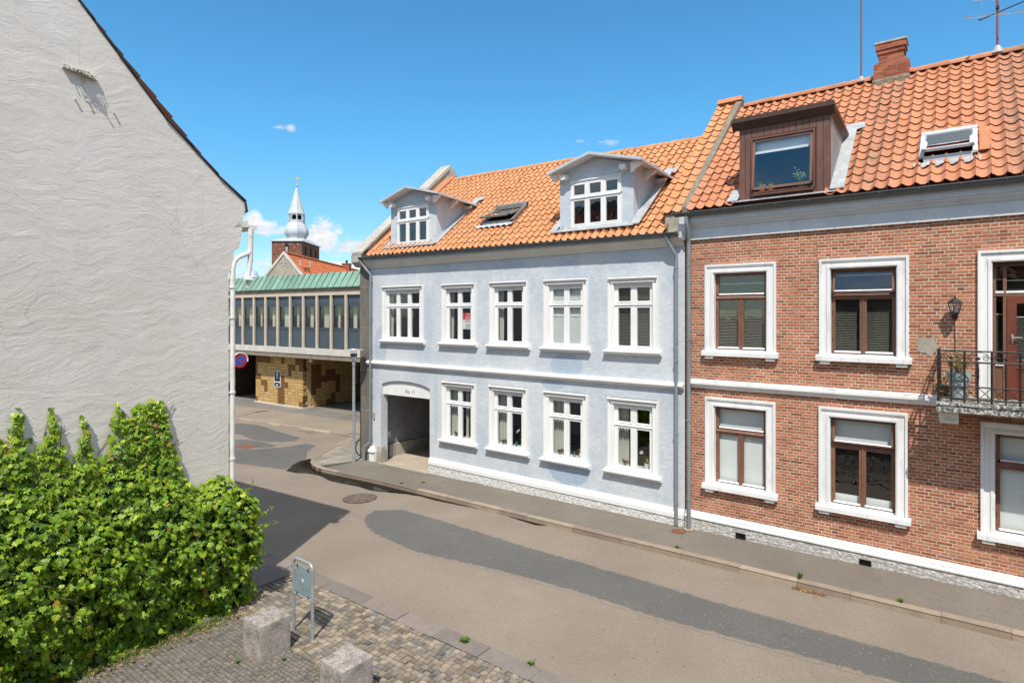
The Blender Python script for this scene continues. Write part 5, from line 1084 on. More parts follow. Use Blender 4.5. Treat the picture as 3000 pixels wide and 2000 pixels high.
obj('iron_bracket', ir, simple('lime washed iron', (.52, .49, .43), .8, .25, 9.0, dirt=(.2, .13, .08), dirtamt=.5), lh, local=True)
for y, z in ((-2.2, 8.18), (-1.85, 8.10), (-2.36, 8.16)):
    k = MB(); k.tube([LL(-.01, y, z), LL(.04, y+.004, z+.004)], .012, 6); k.lathe([(.018, 0), (.018, .012)], LL(.035, y, z), 6, 'x'); obj('wall_hook', k, RENDER, lh, local=True)

# ================================================================ ivy over the foot of that gable
iv = thing('ivy_plant', 'dense green ivy climbing the foot of the white gable and bulging round its corner', 'ivy', (-10.3, -9.6, g(-10.3)-.1))
TOP = [(-13.0, 3.0), (-12.2, 3.3), (-11.7, 3.2), (-11.52, 3.4), (-11.44, 3.35), (-11.33, 3.25), (-11.24, 3.74), (-11.15, 3.5), (-11.06, 3.05), (-10.95, 3.2), (-10.86, 3.70), (-10.79, 3.4), (-10.62, 2.72), (-10.53, 2.95), (-10.46, 3.52), (-10.39, 3.1), (-10.29, 2.62), (-10.16, 3.0), (-10.07, 3.45), (-10.02, 3.66), (-9.94, 3.42), (-9.85, 3.35), (-9.75, 3.55), (-9.655, 3.60), (-9.60, 3.45), (-9.525, 3.66), (-9.42, 3.55), (-9.36, 3.58), (-9.29, 3.52), (-9.22, 3.0), (-9.10, 2.5), (-8.98, 2.2), (-8.84, 2.05), (-8.6, 2.12), (-8.45, 2.18), (-8.3, 2.12), (-8.2, 2.0), (-8.05, 1.85), (-7.92, 1.68), (-7.82, 1.3)]
ty_, tz_ = np.array(TOP).T
def itop(y): return float(np.interp(y, ty_, tz_))
def ithick(y, z):
    t = np.interp(z, [-.2, .15, .7, 1.25, 1.7, 2.1, 2.6, 3.7], [.30, .36, .52, .60, .52, .34, .14, .07])
    t *= np.interp(y, [-13, -11, -9.3, -8.5, -7.9, -7.75], [1.05, 1.0, .9, 1.08, .95, .5])
    t *= 1+.18*math.sin(y*5.1+z*3)+.18*math.sin(y*11+z*7.7+1)+.14*math.sin(z*13-y*4)
    h = itop(y)-z
    return float(t*np.interp(h, [0, .12, .5], [.35, .75, 1]))
wallx = lambda y: lx0-LA*(y-ly0)
LEAF = [(0, -.02, 0), (.22, -.12, .02), (.50, .14, -.04), (.33, .30, .0), (.38, .52, -.05), (.13, .55, .02), (0, 1.0, -.10), (-.13, .55, .02), (-.38, .52, -.05), (-.33, .30, 0), (-.50, .14, -.04), (-.22, -.12, .02)]
def leaves(n, pick, size, seed, up=.55, tintf=None):
    r_ = random.Random(seed); V = []; F = []; T = []
    for _ in range(n):
        q = pick(r_)
        if q is None: continue
        p, nrm, edge_, ts = q; nv = (Vector(nrm)+Vector((0, 0, up))+Vector((r_.gauss(0, .5), r_.gauss(0, .5), r_.gauss(0, .4)))).normalized()
        d = Vector((r_.gauss(0, .5), r_.gauss(0, .5), -1)); d = (d-nv*d.dot(nv)).normalized(); s_ = nv.cross(d); sz = size*r_.uniform(.6, 1.3)*ts
        fold = r_.uniform(.05, .30); o = len(V); col = (tintf(r_, edge_), r_.random(), r_.random()**2)
        for x, y, z in [(0, .32, .03)]+LEAF: c = Vector(p)+d*(y*sz)+s_*(x*sz)+nv*((z+abs(x)*fold)*sz); V.append(c); T.append(col)
        for k in range(12): F.append((o, o+1+k, o+1+(k+1) % 12))
    return V, F, T
def ivytint(r_, e):
    u = r_.random()
    if u < .012: return .975
    if u < .018: return 1.0
    return max(.02, min(.92, r_.gauss(.50, .19)+.26*e))
def pick_main(r_):
    y = r_.uniform(-12.6, -7.86); z = r_.uniform(g(-10)-.1, 3.75); zt = itop(y)
    if z > zt+.02: return None
    if r_.random() < max(0, (z-2.3)*.33)*(.6+.4*math.sin(y*23)): return None
    t = ithick(y, z); k = r_.random(); u = 1-.55*k*k+r_.uniform(-.03, .07); e = 1 if (zt-z) < .3 else 0
    cl = .5+.5*math.sin(y*9.3+3*math.sin(z*6))*math.sin(z*8.1+2*math.sin(y*5)); u += .26*(cl-.5)+.16*math.sin(y*31+2*math.sin(z*17))*math.sin(z*27+1.5*math.sin(y*19))
    x = wallx(y)+max(.03, t*u); dt = (ithick(y, z+.1)-ithick(y, z-.1))/.2; dy_ = (ithick(y+.1, z)-ithick(y-.1, z))/.2
    return (x, y, z), (1, -dy_*.8, -dt*.7), .6*e+.5*(u-.8), 1.0
def pick_end(r_):                                   # the side that turns the corner
    z = r_.uniform(.0, 1.75); u = r_.random(); y = -8.08+.30*math.sqrt(max(0, 1-(2*u-1)**2))*np.interp(z, [0, .4, 1.2, 1.75], [.0, .45, 1, .5])*(1+.22*math.sin(z*9)+.15*math.sin(z*21+u*5))+r_.uniform(-.09, .05)
    x = wallx(-8.1)-.25+u*(.25+ithick(-8.0, z)*1.0); return (x, y, z), (.35, .9, .1), .35, 1.0
V, F, T = leaves(15500, pick_main, .090, 41, .6, ivytint); V2, F2, T2 = leaves(1300, pick_end, .085, 42, .5, ivytint)
mb = MB(); mb.raw(V, F, T); mb.raw(V2, F2, T2)
def pick_sprig(r_):
    c, d, L = r_.choice(SPR); u = r_.random(); p = Vector(c)+Vector(d)*(L*u)+Vector((r_.gauss(0, .02), r_.gauss(0, .02), r_.gauss(0, .02))); return tuple(p), (.6, .3, .5), .7, .8-.35*u
SPR = [((-9.95, -7.95, 1.45), (.15, .75, .35), .33), ((-9.95, -8.0, 1.25), (.2, .85, .1), .38), ((-9.98, -8.1, .75), (.3, .7, .2), .3), ((-10.3, -8.0, 1.8), (0, .5, .8), .25), ((-9.9, -8.6, 1.85), (.5, .2, .7), .25), ((-10.0, -9.2, 2.0), (.6, .2, .6), .3), ((-9.95, -8.2, .6), (.3, .6, -.1), .25)]
V3, F3, T3 = leaves(260, pick_sprig, .055, 43, .5, ivytint); mb.raw(V3, F3, T3)
obj('foliage', mb, IVY, iv, recalc=False)
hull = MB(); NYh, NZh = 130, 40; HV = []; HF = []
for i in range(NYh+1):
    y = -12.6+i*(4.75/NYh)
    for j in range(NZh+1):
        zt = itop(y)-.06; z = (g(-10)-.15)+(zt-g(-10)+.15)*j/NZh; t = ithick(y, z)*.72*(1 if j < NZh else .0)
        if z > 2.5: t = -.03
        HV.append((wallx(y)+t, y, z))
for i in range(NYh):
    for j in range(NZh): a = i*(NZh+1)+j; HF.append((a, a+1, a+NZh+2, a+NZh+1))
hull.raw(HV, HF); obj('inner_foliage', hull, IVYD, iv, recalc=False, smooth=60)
st = MB(); r_ = random.Random(77)
for _ in range(46):
    y = r_.uniform(-12.3, -8.9); zt = itop(y); pts = [(wallx(y)+.012, y+r_.uniform(-.04, .04)*k, 1.9+(zt-.04-1.9)*k/5) for k in range(6)]
    if zt > 2.3: st.tube(pts, [.011, .01, .008, .007, .005, .003], 5, False)
for c, d, L in SPR: st.tube([c, tuple(Vector(c)+Vector(d)*L*.5+Vector((0, 0, .02))), tuple(Vector(c)+Vector(d)*L)], .004, 4, False)
for _ in range(26):
    y = r_.uniform(-11.3, -8.2); z = r_.uniform(.8, 1.9); t = ithick(y, z)*1.02; st.tube([(wallx(y)+t*.9, y, z), (wallx(y)+t+.05, y+.15, z-.06), (wallx(y)+t+.03, y+.3, z-.2)], .005, 4, False)
obj('vines', st, STEM, iv, recalc=False)
# grass, weeds and dead leaves along its foot
def blades(n, pick, hmin, hmax, seed, w=.006):
    r_ = random.Random(seed); V = []; F = []; T = []
    for _ in range(n):
        x, y = pick(r_); h = r_.uniform(hmin, hmax); a = r_.uniform(0, 6.28); l = r_.uniform(.1, .8)*h; z = g(x, -.105); ca, sa = math.cos(a), math.sin(a); o = len(V); t = (r_.random(), r_.random(), r_.random()*.6)
        V += [(x-sa*w, y+ca*w, z), (x+sa*w, y-ca*w, z), (x+ca*l*.4+sa*w*.8, y+sa*l*.4-ca*w*.8, z+h*.6), (x+ca*l*.4-sa*w*.8, y+sa*l*.4+ca*w*.8, z+h*.6), (x+ca*l, y+sa*l, z+h*.9)]; F += [(o, o+1, o+2, o+3), (o+3, o+2, o+4)]; T += [t]*5
    return V, F, T
def pk(r_):
    y = r_.uniform(-12.0, -8.35); c = np.interp(y, [-12, -11, -10.4, -9.9, -9.3, -8.9, -8.4], [-9.75, -9.85, -9.95, -9.9, -9.98, -9.86, -10.0]); return c+abs(r_.gauss(0, .12))-.16, y
mb = MB(); mb.raw(*blades(1900, pk, .02, .11, 51)); gobj = solo('grass', mb, GRASS, 'rough grass and dry stalks growing along the foot of the ivy', 'grass', (-9.9, -10.0, g(-9.9)-.1), kind='stuff', recalc=False)
mb = MB(); V, F, T = leaves(520, lambda r_: ((pk(r_)[0]+r_.uniform(-.15, .25), r_.uniform(-11.8, -8.2), g(-10)-.1+r_.uniform(.0, .05)), (0, 0, 1), 0, r_.uniform(.5, 1)), .05, 52, .3, lambda r_, e: r_.random()); mb.raw(V, F, T)
solo('leaf_litter', mb, DRYL, 'brown dead leaves scattered along the foot of the ivy', 'leaves', (-9.9, -10.0, g(-9.9)-.1), kind='stuff', recalc=False)
def weed(name, label, x, y, dz, h, n, seed, sp, mat=WEED):
    r_ = random.Random(seed); V = []; F = []; T = []; z = g(x, dz)
    for _ in range(n):
        a = r_.uniform(0, 6.28); l = sp*r_.uniform(.25, 1); hh = h*r_.uniform(.35, 1); w = .012*r_.uniform(.6, 1.4); ca, sa = math.cos(a), math.sin(a); o = len(V); t = (r_.random(), r_.random(), 0)
        V += [(x, y, z), (x+ca*l*.6+sa*w, y+sa*l*.6-ca*w, z+hh*.8), (x+ca*l, y+sa*l, z+hh), (x+ca*l*.6-sa*w, y+sa*l*.6+ca*w, z+hh*.8)]; F += [(o, o+1, o+2, o+3)]; T += [t]*4
    mb = MB(); mb.raw(V, F, T); solo('weed', mb, mat, label, 'weed', (x, y, z), 'weeds growing in the kerb joints', recalc=False)
def kp(px, py, dz): return atG(px*1.2755, py*1.2755, dz)[:2]
WD = [('tall dry tuft at the far kerb beside the rusty grating', (1838, 1330), -.01, .14, 46, .07), ('leafy green weed in the far kerb joint near the right edge', (2068, 1388), -.06, .12, 40, .08), ('low leafy weed in the purple kerb in front of the setts', (1068, 1472), -.1, .05, 60, .12),
      ('small green tuft beside the dark kerb patch below the gateway', (922, 1110), -.01, .04, 30, .10), ('flat green tuft on the broken kerb right of the gateway', (973, 1108), -.01, .04, 26, .10), 
      ('thin weed on the kerb opposite the grey downpipes', (1556, 1257), -.01, .05, 22, .10), ('tiny weed among the small mosaic setts in front of the left granite block', (545, 1522), -.1, .05, 22, .05), ('small weed in the purple kerb at the bottom of the picture', (1220, 1525), -.1, .04, 26, .09), ('sprig of weed among the mosaic setts between the granite blocks', (652, 1515), -.1, .04, 18, .05)]
for k, (lb, (px, py), dz, h, n, sp) in enumerate(WD): x, y = kp(px, py, dz); weed('weed', lb, x, y, dz, h, n, 90+k, sp)

# ================================================================ granite blocks and the sign stand
def granite(x0, y0, ztop, seed, label):
    r_ = random.Random(seed); x1, y1 = x0+.505, y0+.50; zb = g(x0)-.16; n = 12; mb = MB(); V = []; F = []; idx = {}
    def P(i, j, k):
        key = (i, j, k)
        if key not in idx:
            u, v, w = i/n, j/n, k/n; d = lambda s_: .004*math.sin(s_*17+u*9+v*7+w*11)+r_.uniform(-.0025, .0025)
            ch = .007*(sum(1 for q in (u, v, w) if q in (0, 1)) >= 2)
            V.append((x0+(x1-x0)*u+(d(1)+ch if u == 0 else d(2)-ch if u == 1 else 0), y0+(y1-y0)*v+(d(3)+ch if v == 0 else d(4)-ch if v == 1 else 0), zb+(ztop-zb)*w+(r_.uniform(-.003, .003)-ch if w == 1 else 0))); idx[key] = len(V)-1
        return idx[key]
    for a in range(n):
        for b in range(n):
            for f_ in (lambda i, j: (0, i, j), lambda i, j: (n, i, j), lambda i, j: (i, 0, j), lambda i, j: (i, n, j), lambda i, j: (i, j, n)):
                F.append(tuple(P(*f_(*q)) for q in ((a, b), (a+1, b), (a+1, b+1), (a, b+1))))
    mb.raw(V, F); solo('granite_block', mb, GRAN, label, 'granite block', (x0+.25, y0+.25, zb), 'granite blocks on the paved corner', smooth=22)
granite(-8.735, -8.905, .42, 61, 'grey granite block with dark stained left face, beside the tubular sign stand')
granite(-6.86, -8.85, .42, 62, 'cleaner granite block at the bottom edge of the picture, right of the sign stand')
ss_ = thing('sign_stand', 'galvanised tubular stand holding a grey sign plate seen from behind', 'sign', (-8.4, -8.07, g(-8.4)-.1))
xa, xb, yy, zt = -8.70, -8.178, -8.065, 1.07; rr_ = .095; arc = lambda cx, s_: [(cx+s_*rr_*math.sin(t), yy, zt-rr_+rr_*math.cos(t)) for t in np.linspace(math.pi/2, 0, 6)]
f = MB(); f.tube([(xa, yy, g(xa)-.12)]+[(xa, yy, zt-rr_)]+[(xa+rr_-rr_*math.cos(t), yy, zt-rr_+rr_*math.sin(t)) for t in np.linspace(.3, math.pi/2, 5)]+[(xb-rr_+rr_*math.sin(t), yy, zt-rr_+rr_*math.cos(t)) for t in np.linspace(0, 1.3, 5)]+[(xb, yy, zt-rr_), (xb, yy, g(xb)-.12)], .026, 12)
obj('frame', f, GALV, ss_, smooth=40); f = MB(); f.tube([(xa, yy, .50), (xb, yy, .50)], .014, 8); f.tube([(xa+.03, yy, zt-.10), (xb-.03, yy, zt-.10)], .009, 6); obj('crossbar', f, GALV, ss_)
p = MB(); p.box(xa+.030, xb-.030, yy-.006, yy+.004, .525, zt-.115); pl_ = obj('plate', p, PLATE, ss_)
k = MB(); k.lathe([(.026, 0), (.026, .0015)], ((xa+xb)/2, yy-.0078, .76), 14, 'y'); k.box((xa+xb)/2-.008, (xa+xb)/2+.02, yy-.0088, yy-.0078, .775, .79); k.lathe([(.013, 0), (.013, .0015)], (xa+.08, yy-.0078, .92), 10, 'y'); obj('sticker', k, SIGNW, pl_)
k = MB()
for x in (xa+.11, xb-.11): k.box(x-.009, x+.009, yy-.014, yy+.01, .49, .55); k.box(x-.009, x+.009, yy-.014, yy+.01, .93, .985)
obj('clamp', k, IRON, ss_)
# ================================================================ covers and gratings
def cover(name, label, cx, cy, r, dz, mat, ringmat, seed, pattern=True):
    z = g(cx, dz); t = thing(name, label, 'manhole cover', (cx, cy, z)); tl = lambda x, y, h: (x, y, g(x, dz)+h)
    n = 36; mb = MB(); mb.ext([tl(cx+r*math.cos(2*math.pi*k/n), cy+r*math.sin(2*math.pi*k/n), 0) for k in range(n)], (0, 0, .006)); obj('rim', mb, ringmat, t)
    mb = MB(); mb.ext([tl(cx+r*.90*math.cos(2*math.pi*k/n), cy+r*.90*math.sin(2*math.pi*k/n), .004) for k in range(n)], (0, 0, .006))
    lid = obj('lid', mb, mat, t)
    if pattern:
        mb = MB()
        for q in (.18, .32, .46, .60, .74, .86):
            for k in range(40):
                a, b = 2*math.pi*k/40, 2*math.pi*(k+.8)/40
                if (k % 5) != 4: mb.ext([tl(cx+q*r*math.cos(a), cy+q*r*math.sin(a), .010), tl(cx+(q+.035)*r*math.cos(a), cy+(q+.035)*r*math.sin(a), .010), tl(cx+(q+.035)*r*math.cos(b), cy+(q+.035)*r*math.sin(b), .010), tl(cx+q*r*math.cos(b), cy+q*r*math.sin(b), .010)], (0, 0, .005))
        for k in range(12):
            a = 2*math.pi*k/12+.1; c_, s_ = math.cos(a), math.sin(a); mb.ext([tl(cx+r*.1*c_-s_*.006, cy+r*.1*s_+c_*.006, .010), tl(cx+r*.88*c_-s_*.006, cy+r*.88*s_+c_*.006, .010), tl(cx+r*.88*c_+s_*.006, cy+r*.88*s_-c_*.006, .010), tl(cx+r*.1*c_+s_*.006, cy+r*.1*s_-c_*.006, .010)], (0, 0, .006))
        obj('relief', mb, simple('worn iron ribs', (.27, .20, .16), .5, .2, 9.0), lid)
    return t
cover('manhole_cover', 'large round cast iron manhole cover in the road near the puddle', -13.655, -2.865, .475, -.117, CASTI, CASTI, 1)
cover('manhole_cover', 'small round rusty cover at the foot of the grey downpipes', -5.29, -.40, .165, -.006, RUST, RUST, 2, False)
cover('manhole_cover', 'tiny round rusty cover in the setts beside the ivy', -10.28, -7.89, .12, -.092, RUST, SLAB, 3, False)
cover('drain_cover', 'small pale round drain plate under the brick house downpipe', -5.16, -.13, .12, -.006, APRON, RUST, 4, False)
q = [(-23.45, -1.45), (-22.62, -1.40), (-22.66, -.80), (-23.5, -.86)]; mb = MB(); mb.ext([(x, y, g(x, -.113)) for x, y in q], (0, 0, .006)); solo('drain_cover', mb, RUST, 'rectangular rusty cover in the road left of the kerb corner', 'drain cover', (-23.05, -1.13, g(-23)-.11))
gx, gy_ = atG(1860*1.2755, 1353*1.2755, -.115)[:2]; mb = MB(); mb.oframe(-.28, .28, -.16, .16, .03, -.01, .004)
for k in range(9): x = -.23+k*.057; mb.exy([(x, -.13), (x+.03, -.13), (x+.03, .13), (x, .13)], -.008, .002)
mb.v = [(gx+x, gy_+z, g(gx+x, -.112)+y) for x, y, z in mb.v]; t_ = solo('road_drain', mb, RUST, 'rusty road drain grating clogged with dry leaves against the far kerb', 'drain', (gx, gy_, g(gx)-.115))
mb = MB(); V, F, T = leaves(160, lambda r_: ((gx+r_.gauss(.05, .2), gy_+r_.gauss(.02, .09), g(gx)-.105), (0, 0, 1), 0, .7), .06, 88, .5, lambda r_, e: r_.random()); mb.raw(V, F, T)
for cx, w in ((1.2-.6, .5), (-3.0, .5), (-4.4, .5), (-7.2, .6)): V, F, T = leaves(60, lambda r_: ((cx+r_.gauss(0, w), -1.47+r_.gauss(0, .03), g(cx)-.11), (0, 0, 1), 0, .5), .05, 89, .5, lambda r_, e: r_.random()*.7); mb.raw(V, F, T)
solo('leaf_litter', mb, DRYL, 'dry leaves lying in the far gutter and over the road drain', 'leaves', (gx, gy_, g(gx)-.11), kind='stuff', recalc=False)

# ================================================================ street lamp
lp = thing('street_lamp', 'grey steel street lamp with a flat round disc on top', 'street lamp', (-16.985, -.52, g(-17)))
p = MB(); p.tube([(-16.985, -.52, g(-17)-.02), (-16.985, -.52, 1.6), (-16.985, -.52, 3.33)], [.056, .054, .046], 12); p.lathe([(.054, 1.62), (.060, 1.64), (.060, 1.70), (.05, 1.72)], (-16.985, -.52, 0), 12); p.lathe([(.046, 3.20), (.058, 3.22), (.058, 3.40), (.046, 3.42)], (-16.985, -.52, 0), 12); obj('pole', p, GALV, lp, smooth=40)
h = MB(); h.lathe([(.05, 3.40), (.095, 3.43), (.10, 3.55), (.09, 3.56)], (-16.985, -.52, 0), 16); obj('lamp_glass', h, LAMPG, lp, smooth=30); h = MB(); h.lathe([(.10, 3.545), (.118, 3.55), (.118, 3.64), (.10, 3.65)], (-16.985, -.52, 0), 16); obj('collar', h, ZINCD, lp)
h = MB()
for a in range(4): x, y = -16.985+.10*math.cos(a*1.571+.6), -.52+.10*math.sin(a*1.571+.6); h.tube([(x, y, 3.62), (x, y, 3.80)], .010, 6)
obj('stay_rod', h, GALV, lp); h = MB(); h.lathe([(.02, 3.782), (.335, 3.775), (.345, 3.782), (.335, 3.79), (.14, 3.80), (.13, 3.82), (.02, 3.825)], (-16.985, -.52, 0), 32); obj('disc', h, HOODZ, lp, smooth=35)
# ================================================================ no parking sign
ns = thing('road_sign', 'round no parking sign, blue with red ring and slash, on a thin pole', 'road sign', (-30.2, 2.0, g(-30)))
sx, sy, sz, sr_ = -30.0, 2.27, 2.62, .365; p = MB(); p.tube([(sx-.05, sy-.33, g(-30)-.05), (sx-.05, sy-.33, sz+.05)], .03, 8); p.box(sx-.06, sx-.02, sy-.34, sy, sz-.02, sz+.02); obj('pole', p, GALV, ns)
d = MB(); d.lathe([(sr_, 0), (sr_, .02)], (sx, sy, sz), 36, 'x'); pt = obj('plate', d, SIGNRED, ns); d = MB(); d.lathe([(sr_*.72, .0215), (sr_*.72, .024)], (sx, sy, sz), 36, 'x'); obj('blue_field', d, SIGNBLUE, pt)
d = MB(); L = sr_*.76; c_, s_ = math.cos(R(45)), math.sin(R(45)); hw = sr_*.105; d.ext([(sx+.0245, sy-L*c_+hw*s_, sz+L*s_+hw*c_), (sx+.0245, sy-L*c_-hw*s_, sz+L*s_-hw*c_), (sx+.0245, sy+L*c_-hw*s_, sz-L*s_-hw*c_), (sx+.0245, sy+L*c_+hw*s_, sz-L*s_+hw*c_)], (.003, 0, 0)); obj('red_slash', d, SIGNRED, pt)
d = MB(); n = 30
for k in range(n):
    a, b = math.pi*(-.08+1.16*k/n), math.pi*(-.08+1.16*(k+1)/n); P = lambda a, r, x: (x, sy+.012+r*math.cos(a), sz+.03+r*math.sin(a))
    d.add([P(a, sr_+.005, sx-.03), P(a, sr_+.045, sx-.03), P(b, sr_+.045, sx-.03), P(b, sr_+.005, sx-.03), P(a, sr_+.005, sx+.05), P(a, sr_+.045, sx+.05), P(b, sr_+.045, sx+.05), P(b, sr_+.005, sx+.05)], [(0, 1, 2, 3), (4, 5, 6, 7), (0, 1, 5, 4), (1, 2, 6, 5), (2, 3, 7, 6), (3, 0, 4, 7)])
obj('rim', d, SIGNW, pt, recalc=False)
d = MB(); d.box(sx-.07, sx-.045, sy-.34, sy-.24, 1.35, 1.75); obj('small_plate', d, SIGNW, ns)
# ================================================================ office building across the side street (own frame: x along its front, y into it)
OA = math.atan(.05); OX, OY = -30.0, 5.15; OZ = g(-30)-.05
ob = thing('office_building', 'low modern office building with green copper roof edge, concrete fins and yellow brick ground floor', 'building', (OX, OY, OZ), OA)
def lz(z): return z-OZ
X0, X1 = -16.0, 13.2
def opart(name, mb, mat, parent=None, **kw): return obj(name, mb, mat, parent or ob, local=True, **kw)
m_ = MB(); fas = [(-.02, lz(6.43)), (-.02, lz(6.47)), (.50, lz(7.27)), (.75, lz(7.27)), (.75, lz(6.43))]; m_.exx(fas, X0, X1)
k = X0
while k < X1: m_.ext([(k, -.045, lz(6.44)), (k, .475, lz(7.285)), (k, .50, lz(7.27)), (k, -.02, lz(6.43))], (.022, 0, 0)); k += .505
opart('copper_fascia', m_, COPPER)
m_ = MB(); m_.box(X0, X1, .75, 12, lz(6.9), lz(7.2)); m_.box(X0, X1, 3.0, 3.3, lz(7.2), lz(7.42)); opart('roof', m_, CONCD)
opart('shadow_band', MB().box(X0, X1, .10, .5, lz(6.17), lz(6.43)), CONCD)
opart('window_band', MB().box(X0, X1, .0, .5, lz(6.03), lz(6.175)), CONCT)
opart('beam', MB().box(X0, X1, -.02, .6, lz(2.86), lz(3.20)), CONC, label='pale concrete edge beam')
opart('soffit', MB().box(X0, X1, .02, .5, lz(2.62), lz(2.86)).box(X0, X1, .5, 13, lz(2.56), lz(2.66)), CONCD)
fin = []; pitch = 1.177
for k in range(-13, 11):
    x = -.136+k*pitch
    fm = MB(); fm.box(x, x+.15, .0, .12, lz(3.195), lz(6.035)); opart('fin', fm, CONCT)
for k in range(-13, 11):
    xa = -.136+k*pitch+.15; xb = xa+pitch-.15
    if xb > X1: break
    f = MB(); y0 = .09; f.oframe(xa, xb, lz(3.21), lz(6.03), .045, y0, y0+.08); f.box(xa, xb, y0, y0+.08, lz(5.50), lz(5.62)); f.box(xa, xb, y0, y0+.08, lz(4.17), lz(4.28)); f.oframe(xa+.045, xb-.045, lz(4.28), lz(5.5), .04, y0-.01, y0+.05)
    w_ = opart('window', f, WFRAME); opart('spandrel', MB().box(xa+.045, xb-.045, y0+.02, y0+.06, lz(3.255), lz(4.17)), PANEL, w_); opart('spandrel', MB().box(xa+.045, xb-.045, y0+.02, y0+.06, lz(5.62), lz(5.985)), PANEL, w_)
    opart('pane', MB().quad((xa+.085, y0+.03, lz(4.32)), (xb-.085, y0+.03, lz(4.32)), (xb-.085, y0+.03, lz(5.46)), (xa+.085, y0+.03, lz(5.46))), GLASS, w_, recalc=False)
    cu = pleats(xa+.10, xa+.10+(.20+.13*((k*7) % 3)), lz(4.25), lz(5.5), y0+.28, .03, .12); opart('curtain', cu, CURTAIN, w_, recalc=False)
rm = MB(); rm.quad((X0, .55, lz(3.2)), (X1, .55, lz(3.2)), (X1, 6, lz(3.2)), (X0, 6, lz(3.2))); rm.quad((X0, 4, lz(3.2)), (X1, 4, lz(3.2)), (X1, 4, lz(6.5)), (X0, 4, lz(6.5))); rm.quad((X0, .5, lz(6.0)), (X1, .5, lz(6.0)), (X1, 6, lz(6.0)), (X0, 6, lz(6.0)))
for k in range(-12, 11, 3): rm.box(-.136+k*pitch+.03, -.136+k*pitch+.12, .5, 4, lz(3.2), lz(6.0))
opart('interior', rm, INTP, recalc=False)
blk = MB(); blk.box(-4.62, .02, .80, .95, .02+.02, lz(2.56)); opart('clinker_wall', blk, CLINX, label='yellow patchwork clinker wall')
opart('clinker_side', MB().box(-.10, .05, .95, 7.5, .04, lz(2.56)), CLINY); opart('clinker_side', MB().box(-4.62, -4.5, .95, 7.5, .04, lz(2.56)), CLINY)
rr = random.Random(12); qn = MB(); z = .06
while z < lz(2.5): qn.box(-.0, .075, .79-.004, .97+rr.choice((0, .09)), z, z+.15); z += .175*rr.choice((1, 2))
opart('toothed_corner', qn, CLINX)
pil = MB(); pil.box(.05, .065, .99, 1.32, .04, lz(2.56)); opart('corner_strip', pil, simple('pale yellow render', (.52, .40, .22), .85, .08, 2.0))
opart('base_course', MB().ext([(-4.66, .72, -.02), (.12, .72, -.02), (.12, 1.5, -.02), (-4.66, 1.5, -.02)], (0, 0, .09)), CONC)
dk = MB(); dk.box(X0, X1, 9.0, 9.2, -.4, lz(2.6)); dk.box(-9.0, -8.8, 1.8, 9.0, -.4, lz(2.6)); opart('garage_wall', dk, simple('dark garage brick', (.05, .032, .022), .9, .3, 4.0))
la = MB(); la.lathe([(.20, 0), (.20, .03), (.16, .04)], (-4.0, .4, lz(2.585)), 12); opart('ceiling_lamp', la, CONC)
cam_ = MB(); cam_.lathe([(.02, .0), (.10, .03), (.12, .10), (.09, .18), (.03, .22)], (.62, .9, lz(2.32)), 14); cam_.tube([(.62, .9, lz(2.5)), (.62, .9, lz(2.6))], .04, 8); opart('dome_camera', cam_, SIGNW, smooth=40)
# fan cowl on the roof
fc = thing('roof_ventilator', 'silver ventilator cowl on the office roof', 'ventilator', (-33.2, 6.0, 7.2)); fx, fy = atY(735, 812, 6.3)[0], 6.3
c = MB(); c.lathe([(.55, 7.15), (.52, 7.25), (.36, 7.62), (.34, 7.66), (.1, 7.74)], (fx, fy, .12), 18); obj('cowl', c, ZINCW, fc, smooth=40); c = MB(); c.tube([(fx-.2, fy, 7.68), (fx-.5, fy, 7.70), (fx-.72, fy, 7.62), (fx-.8, fy, 7.5)], .12, 10); c.tube([(fx, fy, 7.8), (fx, fy, 7.92)], .12, 10); obj('spout', c, ZINCW, fc, smooth=40)
# panel on the clinker wall (standing on its surface)
def OW(x, y, z): c_, s_ = math.cos(OA), math.sin(OA); return (OX+x*c_-y*s_, OY+x*s_+y*c_, z)
np_ = thing('notice_board', 'black notice board with white symbol and white rim on the yellow brick wall', 'sign', OW(-2.36, .78, 1.2), OA); ox_ = -2.36
def NB(dx, dz, d): return (dx, d, dz)
def rrect(w, h, r): return [(sx_*(w-r)+r*math.cos(a), sz_*(h-r)+r*math.sin(a)) for sx_, sz_, a0 in ((1, 1, 0), (-1, 1, 90), (-1, -1, 180), (1, -1, 270)) for a in [R(a0+q) for q in (0, 30, 60, 90)]]
p = MB(); p.exy(rrect(.315, .475, .05), .0, -.02); pb_ = obj('rim', p, SIGNW, np_, local=True)
p = MB(); p.exy([(x, z+.155) for x, z in rrect(.275, .285, .03)], -.022, -.026); p.exy([(x, z-.315) for x, z in rrect(.275, .12, .03)], -.022, -.026); obj('board', p, SIGNK, np_, local=True)
p = MB(); p.oframe(-.085, .085, .17, .39, .045, -.027, -.030); p.box(-.085, .085, -.030, -.027, .17, .24); p.box(-.105, .105, -.03, -.027, .075, .095); p.box(-.11, .10, -.03, -.027, -.38, -.315); p.box(-.2, -.06, -.03, -.027, -.09, -.07) if False else None; obj('symbol', p, SIGNW, np_, local=True)
